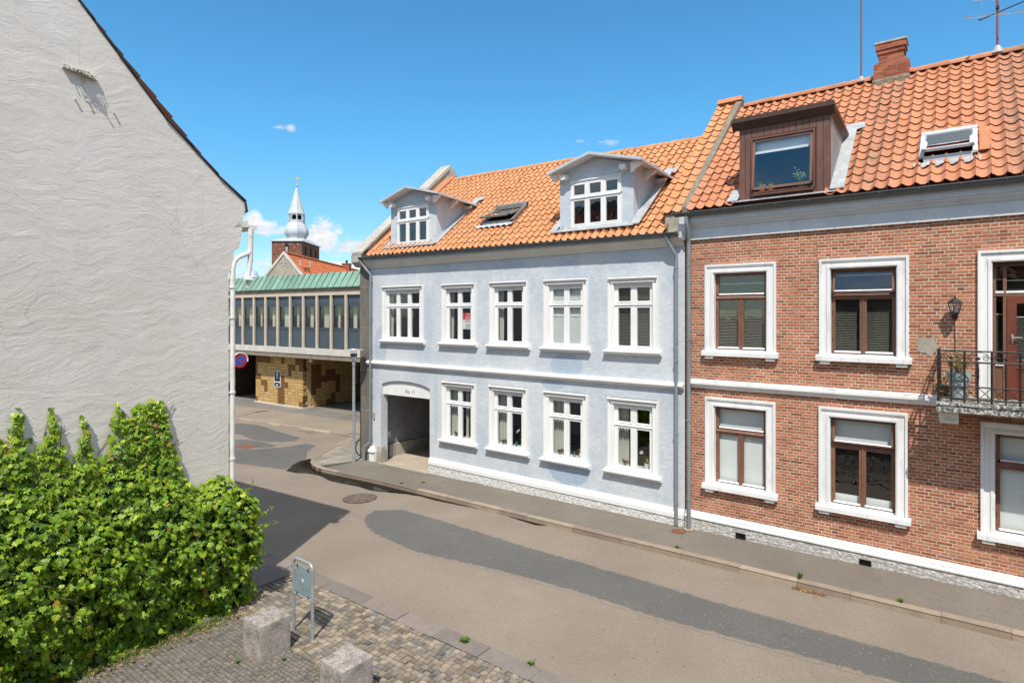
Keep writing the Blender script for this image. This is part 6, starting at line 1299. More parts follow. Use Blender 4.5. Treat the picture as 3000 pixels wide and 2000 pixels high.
# white bollard and parked bicycles in the dark passage
bx_, by_ = atG(640+352/5.113, 1000+795/5.113, -.05)[:2]; bz = g(bx_, -.05); b_ = MB(); b_.lathe([(.25, 0), (.25, .06), (.17, .065), (.165, .9), (.13, .97), (.03, 1.0)], (bx_, by_, bz), 18)
solo('bollard', b_, CONC, 'short white round topped bollard in the dark passage', 'bollard', (bx_, by_, bz), smooth=40)
def bicycle(label, loc, rz, group=None, paint=BIKE):
    t = thing('bicycle', label, 'bicycle', loc, rz, group); rad = .335
    for name, x in (('front_wheel', .53), ('rear_wheel', -.53)):
        m = MB()
        m.raw(*torus((x, 0, rad), rad-.018, .020, 26, 6)); wv = obj(name, m, RUBBER, t, local=True, smooth=60)
        s_ = MB()
        for k in range(14): a = 2*math.pi*k/14; s_.tube([(x, 0, rad), (x+(rad-.03)*math.cos(a), 0, rad+(rad-.03)*math.sin(a))], .0025, 3, False)
        s_.lathe([(.02, -.04), (.02, .04)], (x, 0, rad), 8, 'y'); obj('spokes', s_, GALV, wv, local=True)
        s_ = MB(); s_.tube([(x+(rad+.03)*math.cos(a), 0, rad+(rad+.03)*math.sin(a)) for a in np.linspace(.5, 2.9, 12)], .014, 5); obj('mudguard', s_, paint, wv, local=True)
    f = MB(); f.tube([(.53, 0, rad), (.42, 0, .72), (.36, 0, .90)], .014, 6); f.tube([(.40, 0, .80), (-.15, 0, .78)], .015, 6); f.tube([(.42, 0, .72), (-.06, 0, .30)], .017, 6); f.tube([(-.06, 0, .30), (-.20, 0, .88)], .015, 6); f.tube([(-.06, .02, .30), (-.53, .03, rad)], .010, 5); f.tube([(-.16, 0, .72), (-.53, .03, rad)], .009, 5); obj('frame', f, paint, t, local=True)
    f = MB(); f.tube([(.36, 0, .9), (.33, 0, 1.04)], .012, 6); f.tube([(.20, -.27, 1.02), (.33, -.2, 1.05), (.36, 0, 1.04), (.33, .2, 1.05), (.20, .27, 1.02)], .011, 6); obj('handlebar', f, GALV, t, local=True)
    f = MB(); f.ext([(-.34, -.08, .93), (-.34, .08, .93), (-.10, .03, .92), (-.04, 0, .915), (-.10, -.03, .92)], (0, 0, -.045)); obj('saddle', f, RUBBER, t, local=True); f = MB(); f.lathe([(.085, -.01), (.085, .01)], (-.06, -.05, .30), 14, 'y'); f.tube([(-.06, -.06, .30), (-.02, -.10, .15)], .009, 5); f.tube([(-.06, .06, .30), (-.10, .10, .45)], .009, 5); obj('crank', f, GALV, t, local=True)
    return t
def torus(c, R_, r_, n, m):
    V = []; F = []
    for i in range(n):
        a = 2*math.pi*i/n
        for j in range(m): b = 2*math.pi*j/m; q = R_+r_*math.cos(b); V.append((c[0]+q*math.cos(a), c[1]+r_*math.sin(b), c[2]+q*math.sin(a)))
    for i in range(n):
        for j in range(m): F.append((i*m+j, i*m+(j+1) % m, ((i+1) % n)*m+(j+1) % m, ((i+1) % n)*m+j))
    return V, F
bicycle('black bicycle leaning behind the dark house corner, one wheel showing', (-17.40, .80, g(-17.4, -.012)), R(-97))
gx2, gy2 = atG(640+520/5.113, 1000+770/5.113, -.05)[:2]
bicycle('dark bicycle parked in the shadowed passage beside the bollard', (gx2-.6, gy2+.4, g(gx2, -.05)), R(75)); bicycle('second dark bicycle deeper in the shadowed passage', (gx2-1.1, gy2+1.1, g(gx2, -.05)), R(70))

# ================================================================ tiled house behind, and the church
def cf(px, py, depth):
    """point at a given distance straight ahead of the camera"""
    u = (px-1500)/FOC; return (CAM[0]+depth*(FW[0]+u*RT[0]), CAM[1]+depth*(FW[1]+u*RT[1]), CAM[2]+(922-py)/FOC*depth)
z7 = zm(650, 450, 4.48)
A = Vector(cf(*z7(812, 1300), 50)); B = Vector(cf(*z7(1620, 1500), 66)); ax = Vector((B.x-A.x, B.y-A.y, 0)); Ln = ax.length; ax.normalize(); ay = Vector((-ax.y, ax.x, 0)); rz_ = math.atan2(ax.y, ax.x)
th = thing('tiled_house', 'old grey gabled house with red tiled roof behind the office building', 'house', (A.x, A.y, -1), rz_)
rzh = A.z+1; HWd = 7.2; slp = 1.22
w = MB(); w.exx([(-HWd, 0), (HWd, 0), (HWd, rzh-HWd*slp), (0, rzh-.08), (-HWd, rzh-HWd*slp)], .0, .3); w.box(.3, Ln+6, -HWd, HWd, 0, rzh-HWd*slp-.1); opw = obj('gable_wall', w, GREYPLASTER, th, local=True)
v = MB()
for s_ in (1, -1): v.exx([(0, rzh+.12), (s_*HWd, rzh+.12-HWd*slp), (s_*HWd, rzh-.15-HWd*slp), (0, rzh-.15)], -.08, .30)
obj('verge', v, CONC, th, local=True)
az_ = rzh-.80; an = MB(); an.box(-.04, 0, -.025, .025, az_-.24, az_+.24); an.box(-.04, 0, -.24, .24, az_-.025, az_+.025)
for a_ in (-.24, .24): an.box(-.045, 0, a_-.02, a_+.02, az_-.07, az_+.07); an.box(-.045, 0, -.07, .07, az_+a_-.02, az_+a_+.02)
obj('wall_anchor', an, simple('grey iron anchor', (.50, .48, .44), .7, .1), th, local=True)
r_t = tiles(0, 1, 1, (0, 0), (1, 1), 1)
def far_roof(sgn):
    t_ = tiles(.25, Ln+6, int((Ln+6)/.27), (-HWd, rzh-HWd*slp), (-.02, rzh), 24, 0, 23); t_.v = [(x, y if sgn < 0 else -y, z) for x, y, z in t_.v]; return t_
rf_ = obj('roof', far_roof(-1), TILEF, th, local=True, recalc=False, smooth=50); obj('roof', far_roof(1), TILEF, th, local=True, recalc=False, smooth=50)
obj('ridge', ridge(.2, Ln+6, 0, rzh+.0, 0, 9, .16), TILEF, rf_, local=True, recalc=False)
c = MB(); cx = Ln-.6; c.box(cx, cx+.8, -.62, .18, rzh-1.6, rzh+.40); c.box(cx-.06, cx+.86, -.68, .24, rzh+.34, rzh+.46); cho = obj('chimney', c, CHB, th, local=True); c = MB(); c.lathe([(.13, rzh+.46), (.12, rzh+.80)], (cx+.4, -.22, 0), 12); obj('chimney_pot', c, DARK, cho, local=True)
# roof vents: pairs of grey cowls with brick bases
for k, (dx_, yv, kind) in enumerate(((1.46, -.80, 'cowl'), (1.55, -1.12, 'brick'), (2.3, -1.10, 'brick'), (3.9, -.72, 'cowl'))):
    zb = rzh+yv*slp; m = MB()
    if kind == 'cowl': m.tube([(dx_, yv, zb-.2), (dx_, yv, zb+.32)], .075, 10); m.lathe([(.11, zb+.30), (.115, zb+.42), (.02, zb+.46)], (dx_, yv, 0), 10); obj('vent_pipe', m, ZINCW, th, local=True)
    else: m.box(dx_-.16, dx_+.16, yv-.12, yv+.14, zb-.2, zb+.20); m.box(dx_-.19, dx_+.19, yv-.15, yv+.17, zb+.17, zb+.24); obj('chimney', m, CHB, th, 'small brick roof outlet', local=True)

TD = 150; P0 = Vector(cf(*z7(655, 1145), TD)); P1 = Vector(cf(*z7(1049, 1150), TD)); P2 = Vector(cf(*z7(1257, 1232), TD+13.6))
ux = Vector((P1.x-P0.x, P1.y-P0.y, 0)); TW = ux.length; ux.normalize(); TDp = Vector((P2.x-P1.x, P2.y-P1.y, 0)).length; rzt = math.atan2(ux.y, ux.x); tzt = P1.z
chh = thing('church', 'brick church tower with pale lead onion spire and gilt weathervane', 'church', (P0.x, P0.y, -3), rzt); tz = tzt+3
t = MB(); t.quad((0, 0, 0), (TW, 0, 0), (TW, 0, tz), (0, 0, tz)); tf = obj('tower_front', t, TWB, chh, local=True, recalc=False); t = MB(); t.quad((TW, 0, 0), (TW, TDp, 0), (TW, TDp, tz), (TW, 0, tz)); t.quad((0, 0, 0), (0, TDp, 0), (0, TDp, tz), (0, 0, tz)); t.quad((0, TDp, 0), (TW, TDp, 0), (TW, TDp, tz), (0, TDp, tz)); ts_ = obj('tower_side', t, TWY, chh, local=True)
def arch(mb, cx, z0, w, h, y, d, axis='x'):
    pts = [(cx-w/2, z0), (cx+w/2, z0)]+[(cx+w/2*math.cos(a), z0+h-w/2+w/2*math.sin(a)) for a in np.linspace(0, math.pi, 9)]
    if axis == 'x': mb.exy(pts, y, y+d)
    else: mb.exx(pts, y, y+d)
k = MB(); arch(k, TW*.50, tz-3.0, .95, 2.35, -.05, .06); arch(k, TW*.58, tz-5.2, 1.7, 2.3, -.05, .06); obj('belfry_opening', k, DARK, tf, local=True); k = MB(); arch(k, TW*.5, tz-2.95, .55, 1.6, -.09, .04)
for j in range(5): k.box(TW*.5-.3, TW*.5+.3, -.12, -.07, tz-2.8+j*.3, tz-2.7+j*.3)
obj('louvre', k, COPING, tf, local=True); k = MB()
for yv, z0, h in ((TDp*.20, -3.2, 2.3), (TDp*.5, -3.6, 2.6), (TDp*.78, -3.2, 2.0), (TDp*.18, -6.2, 1.8)): arch(k, yv, tz+z0, 1.0, h, TW-.02, .08, 'y')
obj('belfry_opening', k, DARK, ts_, local=True)
an = MB()
for j in range(4): an.box(TW*(.12+.25*j)-.1, TW*(.12+.25*j)+.1, -.06, 0, tz-.75, tz-.55)
obj('wall_anchor', an, CONC, tf, local=True)
cxm, cym = TW/2, TDp/2; rf_ = MB(); e = .35
base = [(-e, -e), (TW+e, -e), (TW+e, TDp+e), (-e, TDp+e)]; rf_.exz(base, tz-.02, tz+.14); tp = [(cxm-3.0, cym-3.0), (cxm+3.0, cym-3.0), (cxm+3.0, cym+3.0), (cxm-3.0, cym+3.0)]
rf_.add([(x, y, tz+.14) for x, y in base]+[(x, y, tz+1.25) for x, y in tp], [(k, (k+1) % 4, 4+(k+1) % 4, 4+k) for k in range(4)]+[(4, 5, 6, 7)]); obj('tower_roof', rf_, SPIRE, chh, local=True)
sd = 157.0; s_px = sd/FOC/4.48                                # metres per zoomed pixel at the spire
def hz(y): return 5+(922-(450+y/4.48))/FOC*sd+3
sp = MB(); q8 = math.pi/8
def rad(px): return px*s_px
def ribbed(prof, n8=8):
    sp.lathe(prof, (cxm, cym, 0), 8, rot=q8)
    for k in range(32):
        a = 2*math.pi*k/32; ca, sa = math.cos(a), math.sin(a)
        kk = math.cos(math.pi/8)/math.cos(((a-q8) % (math.pi/4))-math.pi/8)
        sp.tube([(cxm+r_*kk*ca, cym+r_*kk*sa, z_) for r_, z_ in prof], .045, 4, False)
ribbed([(rad(118), hz(1140)), (rad(116), hz(1112)), (rad(126), hz(1095)), (rad(148), hz(1062)), (rad(153), hz(1035)), (rad(147), hz(1000)), (rad(126), hz(955)), (rad(104), hz(915)), (rad(100), hz(902))])
ribbed([(rad(108), hz(797)), (rad(103), hz(788)), (rad(80), hz(720)), (rad(40), hz(575)), (rad(10), hz(462)), (rad(3), hz(445))])
obj('spire', sp, SPIRE, chh, 'pale grey onion shaped lead spire with open lantern', local=True)
ln = MB(); ln.lathe([(rad(104), hz(905)), (rad(104), hz(880)), (rad(98), hz(878))], (cxm, cym, 0), 8, rot=q8); ln.lathe([(rad(100), hz(815)), (rad(104), hz(797))], (cxm, cym, 0), 8, rot=q8)
for k in range(8):
    a = 2*math.pi*k/8+q8; x, y = cxm+rad(95)*math.cos(a), cym+rad(95)*math.sin(a); ln.lathe([(rad(9), hz(895)), (rad(9), hz(800))], (x, y, 0), 6)
    b = a+math.pi/4; x2, y2 = cxm+rad(95)*math.cos(b), cym+rad(95)*math.sin(b)
    for j in range(8):
        u0, u1 = j/8, (j+1)/8; za = hz(845)+(hz(812)-hz(845))*math.sin(math.pi*u0); zb = hz(845)+(hz(812)-hz(845))*math.sin(math.pi*u1); P = lambda u, z: (x+(x2-x)*u, y+(y2-y)*u, z)
        ln.quad(P(u0, za), P(u1, zb), P(u1, hz(800)), P(u0, hz(800)))
obj('lantern', ln, SPIRE, chh, local=True, recalc=False); bl_ = MB(); bl_.lathe([(rad(48), hz(880)), (rad(42), hz(858)), (rad(26), hz(835)), (rad(5), hz(826))], (cxm, cym, 0), 10); bl_.lathe([(rad(70), hz(905)), (rad(70), hz(900))], (cxm, cym, 0), 8); bl_.lathe([(rad(62), hz(860)), (rad(62), hz(800))], (cxm, cym, 0), 8); obj('bell', bl_, DARK, chh, local=True)
fi = MB(); fi.tube([(cxm, cym, hz(455)), (cxm, cym, hz(300))], .07, 6); fi.lathe([(.05, hz(440)), (.45, hz(430)), (.45, hz(424)), (.05, hz(415))], (cxm, cym, 0), 10); obj('finial', fi, SPIRE, chh, local=True)
wv = MB(); wx = ux; s_ = rad(1); wv.exy([(cxm-18*s_, hz(340)), (cxm+10*s_, hz(322)), (cxm+50*s_, hz(320)), (cxm+42*s_, hz(333)), (cxm+50*s_, hz(346)), (cxm+10*s_, hz(344))], cym-.05, cym+.05); obj('weathervane', wv, GOLD, chh, local=True)
nv = MB(); N0 = Vector(cf(930, 768, 140)); N1 = Vector(cf(1100, 768, 140)); loc = lambda P: ((P.x-chh.location.x)*math.cos(-rzt)-(P.y-chh.location.y)*math.sin(-rzt), (P.x-chh.location.x)*math.sin(-rzt)+(P.y-chh.location.y)*math.cos(-rzt), P.z+3)
n0, n1 = loc(N0), loc(N1); nz = n0[2]; xs_ = n0[0]-2
nv.ext([(xs_, n0[1], nz), (xs_+30, n0[1], nz), (xs_+30, n0[1]-7, nz-5.2), (xs_, n0[1]-7, nz-5.2)], (0, 0, .12))
for k in range(52): nv.ext([(xs_+k*.58, n0[1], nz+.12), (xs_+k*.58+.10, n0[1], nz+.12), (xs_+k*.58+.10, n0[1]-7, nz-5.08), (xs_+k*.58, n0[1]-7, nz-5.08)], (0, 0, .12))
obj('nave_roof', nv, ZINCW, chh, local=True); nw = MB(); nw.box(xs_, xs_+30, n0[1]-6.6, n0[1]+6, 0, nz-5.3); obj('nave_wall', nw, TWB, chh, local=True)

# ================================================================ things fixed to, hung on or standing in the houses
am = thing('antenna_mast', 'plain rusty mast on the ridge left of the chimney', 'antenna', (-2.2, 4.0, 10.9)); a1 = atY(2000+1230/2.351, 575/2.351, 4.02); m = MB(); m.tube([(a1[0], 4.02, 10.85), (a1[0], 4.02, 14.2)], .022, 8); obj('mast', m, simple('rusty mast', (.22, .11, .085), .7, .2, 5.0), am); m = MB(); m.lathe([(.16, 10.96), (.09, 11.02), (.035, 11.12)], (a1[0], 4.02, 0), 12); obj('foot_collar', m, LEAD, am)
ta = thing('television_antenna', 'rusty mast carrying a dark slanted boom and thin antenna rods at the right edge', 'antenna', (.5, 4.0, 10.9)); RM = bpy.data.materials['rusty mast']
q = lambda px, py: atY(2850+px/8.713, py/8.713, 4.02)
tx = q(630, 1300)[0]; m = MB(); m.tube([(tx, 4.02, 10.9), (tx, 4.02, 13.6)], .024, 8); obj('mast', m, RM, ta); m = MB(); m.lathe([(.17, 10.97), (.12, 11.03), (.04, 11.16)], (tx, 4.02, 0), 12); obj('foot_collar', m, LEAD, ta)
P = lambda px, py, y: (q(px, py)[0], y, q(px, py)[2])
m = MB(); a_, b_ = P(170, 745, 3.5), P(1030, -10, 4.4); bd = Vector(b_)-Vector(a_); m.tube([a_, tuple(Vector(a_)+bd*1.9)], .015, 6); m.tube([P(130, 738, 3.5), P(240, 725, 3.5)], .018, 5); m.box(tx-.03, tx+.03, 3.95, 4.1, q(0, 390)[2], q(0, 330)[2]); obj('boom', m, IRON, ta)
m = MB(); l0, l1 = P(0, 535, 3.75), P(1307, 385, 3.75); dv = (Vector(l1)-Vector(l0)); L0 = Vector(l0)-dv*.17; up_ = Vector((0, 0, q(0, 535)[2]-q(0, 585)[2])); pts = [tuple(L0+dv*1.9)]+[tuple(L0)]+[tuple(L0-up_*.5-dv*.02)]+[tuple(L0-up_)]+[tuple(L0-up_+dv*1.9)]; m.tube(pts, .007, 5)
l0 = P(0, 70, 3.95); m.tube([tuple(Vector(l0)-dv*.0), tuple(Vector(l0)+dv*1.2)], .006, 5); m.tube([P(235, 45, 3.95), P(228, 275, 3.95)], .006, 5); m.tube([P(235, 45, 3.95), P(238, -200, 3.95)], .006, 5); m.tube([P(480, 15, 3.95), P(485, 60, 3.95), P(510, 75, 3.95), P(535, 60, 3.95), P(538, 10, 3.95)], .007, 5); obj('rods', m, GALV, ta)
wl = thing('wall_lantern', 'black six sided wall lantern on the red brick wall beside the balcony door', 'lantern', (-.205, 0, 4.9)); lx, ly = -.205, -.19
m = MB(); m.lathe([(.118, 5.205), (.122, 5.215), (.045, 5.29), (.02, 5.30), (.015, 5.325), (.002, 5.34)], (lx, ly, 0), 6, rot=.26); obj('hood', m, LAMPIRON, wl); m = MB(); m.lathe([(.062, 5.055), (.095, 5.20)], (lx, ly, 0), 6, rot=.26); gl = obj('glass', m, GLASS, wl)
m = MB()
for k in range(6): a = 2*math.pi*k/6+.26; m.tube([(lx+.064*math.cos(a), ly+.064*math.sin(a), 5.05), (lx+.099*math.cos(a), ly+.099*math.sin(a), 5.205)], .007, 5)
m.lathe([(.02, 4.965), (.045, 4.985), (.07, 5.03), (.068, 5.055)], (lx, ly, 0), 6, rot=.26); m.tube([(lx, ly, 4.97), (lx, ly+.04, 4.93), (lx, ly+.10, 4.93), (lx, -.0, 4.98)], .013, 6); m.lathe([(.05, 0), (.045, .02)], (lx, -.02, 4.97), 10, 'y'); obj('cage', m, LAMPIRON, wl); m = MB(); m.lathe([(.018, 5.06), (.03, 5.10), (.028, 5.15), (.01, 5.17)], (lx, ly, 0), 10); obj('bulb', m, LAMPG, wl); m = MB(); m.tube([(lx-.005, -.008, 4.93), (lx-.012, -.008, 4.7), (lx+.002, -.008, 4.5), (lx-.01, -.008, 4.3)], .006, 5); obj('cable', m, IRON, wl)
pt_ = thing('planter', 'pale grey planter with a dry straggly shrub on the balcony', 'planter', (-.14, -.45, 3.52)); pc = (-.145, -.45, 0); m = MB(); m.lathe([(.118, 3.525), (.150, 3.86), (.172, 3.865), (.180, 4.0), (.165, 4.0), (.155, 3.96), (.02, 3.95)], pc, 26); obj('pot', m, POTG, pt_, smooth=35)
m = MB(); r_ = random.Random(31); tips = []
for _ in range(46): a = r_.uniform(0, 6.28); l = r_.uniform(.08, .3); p0 = Vector((pc[0], pc[1], 3.96)); p1 = p0+Vector((math.cos(a)*l*.5, math.sin(a)*l*.5, r_.uniform(.1, .2))); p2 = p1+Vector((math.cos(a)*l*.4, math.sin(a)*l*.4, r_.uniform(.02, .22))); m.tube([p0, p1, p2], [.004, .003, .0015], 4, False); tips += [p1.lerp(p2, r_.random()) for _ in range(6)]
obj('twigs', m, STEM, pt_, recalc=False); m = MB(); V, F, T = leaves(260, lambda r_: (tuple(r_.choice(tips)+Vector((r_.gauss(0, .025), r_.gauss(0, .025), r_.gauss(0, .025)))), (0, -1, 0), 0, 1), .03, 32, .4, lambda r_, e: r_.random()); m.raw(V, F, T); obj('leaves', m, DRYL, pt_, recalc=False)
for j, (x, y) in enumerate(((-.36, -.25),)):
    m = MB(); V, F, T = leaves(90, lambda r_: ((x+r_.gauss(0, .06), y+r_.gauss(0, .06), 3.55+abs(r_.gauss(.12, .12))), (0, -1, .4), 0, 1), .05, 33, .4, lambda r_, e: r_.random()*.6); m.raw(V, F, T); dpl = thing('dry_plant', 'withered reddish plant in the corner of the balcony beside the planter', 'plant', (x, y, 3.52)); obj('leaves', m, DRYL, dpl, recalc=False); obj('stem', MB().tube([(x, y, 3.52), (x+.02, y, 3.62), (x+.02, y, 3.78)], .006, 5), STEM, dpl)
# curtains inside the blue house
for nm, (win, panes, q), w_, zb in (('gathered cream curtain inside the lower window beside the gateway', WL[0], .25, 0), ('gathered cream curtain behind the slightly open lower window', WL[1], .24, 0), ('gathered cream curtain in the lower window above the bluer repair patch', WL[2], .27, 0), ('gathered cream curtain in the lower window beside the grey downpipe', WL[3], .22, 0)):
    a, b, z0, z1, tzz = q; solo('curtain', pleats(a+.02, a+.10+w_, z0+.03, z1, .24), CURTAIN, nm, 'curtain', (a+.2, .24, z0+.03), 'curtains in the lower windows of the blue house', recalc=False)
a, b, z0, z1, tzz = WL[0][2]; solo('curtain', pleats(a+.63, a+.76, z0+.03, z1, .24), CURTAIN, 'narrow tied back curtain in the right half of the lower window beside the gateway', 'curtain', (a+.7, .24, z0), recalc=False)
for k, nm in ((0, 'bare white curtain edge at the left of the three light upper window'), (1, 'bare white curtain edge behind the window holding the sale sign'), (2, 'bare white curtain edge in the upper middle window')):
    a, b, z0, z1, tzz = WB[k][2]; solo('curtain', pleats(a+.02, a+.13+.03*k, z0+.02, z1, .22, .02, .05), CURTAIN, nm, 'curtain', (a+.1, .22, z0), recalc=False)
# orchids and ornaments on the inner window sills
for k, (win, panes, q) in enumerate(WL):
    a, b, z0, z1, tzz = q; obj('inner_sill', MB().box(a-.02, b+.02, .145, .40, z0+.055, z0+.085), SASHW, win)
def orchid(label, x, y, z, h, lean, nf, seed, pot_r=.058):
    r_ = random.Random(seed); t = thing('potted_orchid', label, 'orchid', (x, y, z), 0, 'orchids on the window sills of the blue house'); m = MB(); m.lathe([(pot_r*.78, 0), (pot_r, .05), (pot_r*1.02, .12), (pot_r*.9, .12), (pot_r*.85, .10), (.004, .10)], (x, y, z), 18); obj('pot', m, POTW, t, smooth=35)
    m = MB(); V = []; F = []; T = []
    for _ in range(5):
        a = r_.uniform(0, 6.28); ca, sa = math.cos(a), math.sin(a); l = r_.uniform(.10, .17); w = .022; o = len(V); hh = r_.uniform(.02, .12); c = (r_.random(), .5, 0)
        for s_, zz, ww in ((0, .11, .4), (.35, .12+hh*.7, 1), (.75, .12+hh, .8), (1, .10+hh*.8, .05)): V += [(x+ca*l*s_-sa*w*ww, y+sa*l*s_*.5+ca*w*ww, z+zz), (x+ca*l*s_+sa*w*ww, y+sa*l*s_*.5-ca*w*ww, z+zz)]; T += [c]*2
        F += [(o, o+1, o+3, o+2), (o+2, o+3, o+5, o+4), (o+4, o+5, o+7, o+6)]
    m.raw(V, F, T); obj('leaves', m, ORCHL, t, recalc=False)
    tip = Vector((x+lean, y-.01, z+h)); m = MB(); pts = [Vector((x, y, z+.1)), Vector((x+lean*.5, y, z+.1+(h-.1)*.55)), tip, tip+Vector((lean*.35, -.01, -.015)) if lean else tip]; m.tube(pts, .004, 5, False); obj('stem', m, STEM, t, recalc=False)
    m = MB(); V = []; F = []
    for i in range(nf):
        c = tip+Vector((lean*.55*(i/max(1, nf-1))*1.0+r_.gauss(0, .012), -.015+r_.gauss(0, .01), -.03*i/max(1, nf-1)+r_.gauss(0, .014)))
        for p in range(5):
            a = 6.283*p/5+r_.random()*.3; o = len(V); L = .034; V += [c, c+Vector((math.cos(a-.5)*L*.7, -.004, math.sin(a-.5)*L*.7)), c+Vector((math.cos(a)*L, -.012, math.sin(a)*L)), c+Vector((math.cos(a+.5)*L*.7, -.004, math.sin(a+.5)*L*.7))]; F.append((o, o+1, o+2, o+3))
    m.raw(V, F); obj('flowers', m, PETAL, t, recalc=False)
def sillp(k): a, b, z0, z1, tzz = WL[k][2]; return a, b, z0+.086
a, b, z = sillp(1); orchid('white orchid with one tall leaning spray in the second lower window from the gateway', b-.19, .24, z, .47, -.13, 5, 1)
a, b, z = sillp(2); orchid('broad leaved orchid with only two white flowers in the lower window above the blue patch', b-.20, .25, z, .30, .05, 2, 2, .066)
a, b, z = sillp(3); orchid('white orchid with a long arching row of flowers in the lower window by the downpipes', b-.27, .24, z, .40, -.10, 9, 3, .062)
a, b, z = sillp(0); m = MB(); V, F, T = leaves(26, lambda r_: ((b-.14+r_.gauss(0, .02), .24, z+.12+r_.uniform(0, .14)), (0, -1, .5), 0, 1), .07, 61, .3, lambda r_, e: r_.random()); m.raw(V, F, T)
pl0 = thing('potted_plant', 'small green plant in a dark pot in the lower window beside the gateway', 'plant', (b-.14, .24, z)); obj('leaves', m, ORCHL, pl0, recalc=False); m = MB(); m.lathe([(.035, 0), (.05, .11), (.04, .11), (.004, .10)], (b-.14, .24, z), 14); obj('pot', m, BRONZE, pl0)
def bird(label, x, y, z, s_, seed):
    m = MB(); m.lathe([(.004, -.5), (.10, -.42), (.20, -.2), (.22, 0), (.17, .22), (.12, .34), (.13, .42), (.09, .52), (.01, .58)], (0, 0, 0), 10, 'x'); m.tube([(.3, 0, .05), (.42, 0, .28), (.5, 0, .42)], [.12, .09, .085], 8); m.tube([(.5, 0, .42), (.72, 0, .40)], [.06, .01], 6); m.tube([(-.45, 0, 0), (-.8, 0, .12)], [.09, .02], 6); m.tube([(.05, .08, -.15), (.06, .1, -.6)], .025, 5); m.tube([(.05, -.08, -.15), (.06, -.1, -.6)], .025, 5); m.exz([(-.1, -.2), (.25, -.2), (.25, .2), (-.1, .2)], -.64, -.58); cr = random.Random(seed).choice((1, -1)); m.v = [(x+s_*u*cr, y+s_*v, z+s_*(w+.64)) for u, v, w in m.v]; solo('bird_figurine', m, BRONZE, label, 'figurine', (x, y, z), 'dark bird figurines on the window sills', smooth=50)
for k, offs_, labs in ((0, (.24,), ('small dark carved bird behind the lower window beside the gateway',)), (1, (.20, .33), ('dark carved bird left of another under the slightly open lower window', 'dark carved bird nearest the middle post of the slightly open lower window')), (2, (.22, .38), ('long tailed dark bird in the lower window above the blue patch', 'crouching dark bird nearest the post in the lower window above the blue patch')), (3, (.22, .36), ('upright dark bird before the curtain in the lower window by the downpipes', 'second dark bird nearer the post in the lower window by the downpipes'))):
    a, b, z = sillp(k)
    for j, (o_, lb) in enumerate(zip(offs_, labs)): bird(lb, a+o_, .22, z, .15, k*3+j)
a, b, z = sillp(1); m = MB(); m.lathe([(.03, 0), (.042, .05), (.03, .09), (.04, .12), (.036, .12)], (b-.42, .23, z), 14); solo('glass_vase', m, TEAL, 'turquoise glass vase beside the tall white orchid', 'vase', (b-.42, .23, z), smooth=40)
a, b, z = sillp(2); m = MB(); m.lathe([(.03, 0), (.036, .05), (.015, .08), (.012, .12)], (b-.40, .22, z), 12); solo('glass_bottle', m, TEAL, 'little green glass bottle beside the two flowered orchid', 'bottle', (b-.40, .22, z), smooth=40); m = MB(); m.lathe([(.05, 0), (.10, .03), (.10, .14), (.05, .16)], (b-.37, 1.0, z+.42), 16); solo('lampshade', m, REDP, 'red lampshade hanging inside the lower window above the blue patch', 'lamp', (b-.37, 1.0, z+.42), smooth=40)
# sale sign behind the second upper window
sg = thing('sale_sign', 'red and white for sale sign reading TIL SALG in the second upper window', 'sign', (-12.3, .10, 4.6)); a, b, z0, z1, tzz = WB[1][2]; ax0, ax1, az0, az1 = b-.56, b-.10, z0+.42, z0+.92
sc_ = MB(); sc_.box(ax0, ax1, .112, .118, az0, az0+.29); obj('white_panel', sc_, SIGNW, sg); rc = MB(); rc.box(ax0, ax1, .112, .118, az0+.29, az1); rd = obj('red_panel', rc, SIGNRED, sg)
tt = text_mb('TIL', .13, lambda u, v, d: (ax1-.16+u, .111-d, az1-.065+v)); t2 = text_mb('SALG', .11, lambda u, v, d: (ax1-.16+u, .111-d, az0+.345+v)); tt.add(t2.v, t2.f); obj('lettering', tt, SIGNW, rd, recalc=False)
tt = text_mb('mor', .12, lambda u, v, d: (ax1-.15+u, .111-d, az0+.125+v)); obj('lettering', tt, SIGNRED, sg, recalc=False); tt = MB()
for k, w_ in enumerate((.24, .10)):
    zz = az0+.225-.19*k
    for j in range(7): tt.box(ax1-.28+j*.035, ax1-.28+j*.035+.02, .1095, .111, zz, zz+.025)
obj('small_print', tt, SIGNK, sg)
ps_ = MB(); ps_.box(ax0+.18, ax0+.215, .02, .03, az0-.0, az1); ps_.box(ax0+.10, ax0+.15, .02, .03, az0, az0+.29); solo('sign_edge', ps_, SIGNW, 'white folded edge of the sale sign outside the window post', 'sign', (ax0+.15, .025, az0)) if False else None
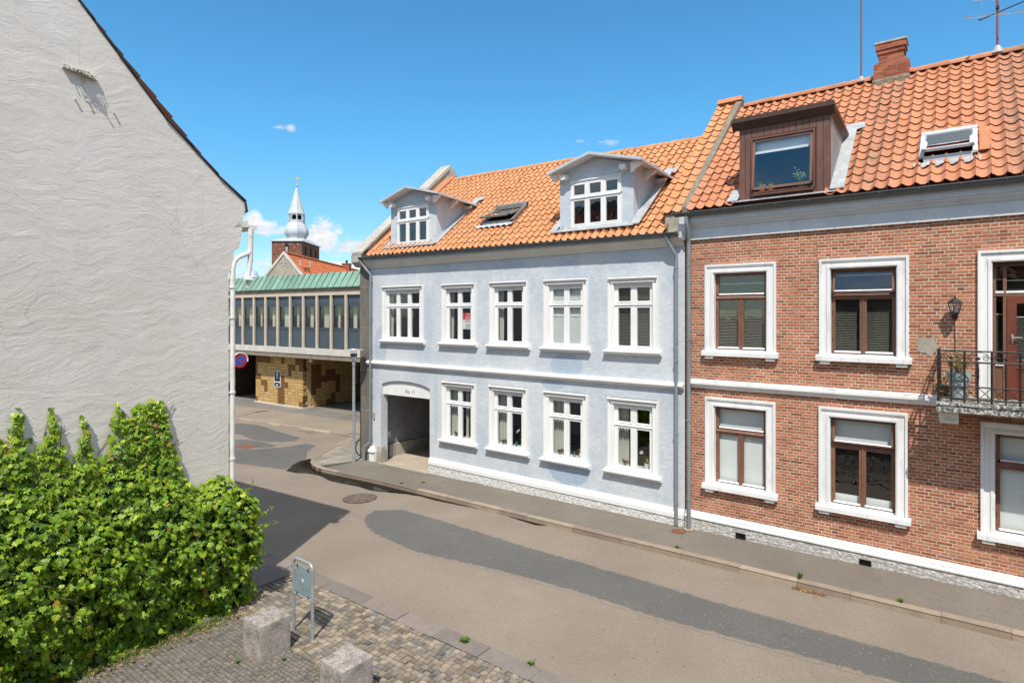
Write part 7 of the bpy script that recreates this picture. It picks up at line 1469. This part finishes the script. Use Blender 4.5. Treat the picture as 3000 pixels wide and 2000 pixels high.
# plants in the open dormer window of the brick house
for j, (x, h, nl, lb) in enumerate(((-3.58, .12, 34, 'small terracotta pot with a seedling at the left of the brown dormer window'), (-3.40, .08, 22, 'second small terracotta pot in the brown dormer window'), (-2.80, .36, 60, 'taller grey green shrub in a pot at the right of the brown dormer window'))):
    t = thing('potted_plant', lb, 'plant', (x, .0, 7.63), 0, 'pots in the brown dormer window'); m = MB(); m.lathe([(.05, 7.63), (.075, 7.74), (.065, 7.74), (.005, 7.73)], (x, .0, 0), 14); obj('pot', m, TERRA if j < 2 else BRONZE, t, smooth=35); m = MB(); r_ = random.Random(70+j); tips = []
    for _ in range(4+j*3): a = r_.uniform(0, 6.28); p1 = Vector((x+math.cos(a)*h*.35, math.sin(a)*.05, 7.74+h*r_.uniform(.4, 1.0))); m.tube([(x, 0, 7.72), Vector((x, 0, 7.74)).lerp(p1, .6)+Vector((0, 0, .02)), p1], .004, 4, False); tips += [Vector((x, 0, 7.76)).lerp(p1, u) for u in (.5, .7, .85, 1)]
    obj('twigs', m, STEM, t, recalc=False); m = MB(); V, F, T = leaves(nl, lambda r_: (tuple(r_.choice(tips)+Vector((r_.gauss(0, .02), r_.gauss(0, .02), r_.gauss(0, .02)))), (0, -1, .3), 0, 1), .035, 71+j, .4, lambda r_, e: r_.random()); m.raw(V, F, T); obj('leaves', m, ORCHL, t, recalc=False)

# ================================================================ the plain house the photograph was taken from (only its reflection shows)
oh = thing('opposite_house', 'plain house with brown tiled roof behind the viewpoint, mirrored in the windows', 'house', (5, -18, g(5)))
m = MB(); m.quad((-5, -14.4, -.3), (16, -14.4, -.3), (16, -14.4, 6.3), (-5, -14.4, 6.3)); m.quad((-5, -14.4, -.3), (-5, -24, -.3), (-5, -24, 6.3), (-5, -14.4, 6.3)); obj('wall', m, simple('ochre brown plaster', (.20, .15, .10), .9, .15, 1.0), oh)
m = MB()
for k in range(9):
    for z0 in (.9, 3.9): m.box(-4.2+k*2.2, -3.1+k*2.2, -14.43, -14.39, z0, z0+1.5)
obj('window', m, DARK, oh); t_ = tiles(-5.3, 16, 72, (14.0, 6.25), (18.6, 10.6), 16, 0, 77); t_.v = [(x, -y, z) for x, y, z in t_.v]; obj('roof', t_, m_tiles('brown pantiles', [(0, (.16, .07, .035)), (1, (.28, .13, .06))], (.1, .06, .04), .4), oh, recalc=False, smooth=50)
m = MB(); m.quad((-5.3, -18.6, 10.6), (16, -18.6, 10.6), (16, -24, 6.2), (-5.3, -24, 6.2)); obj('rear_slope', m, DARK, oh)
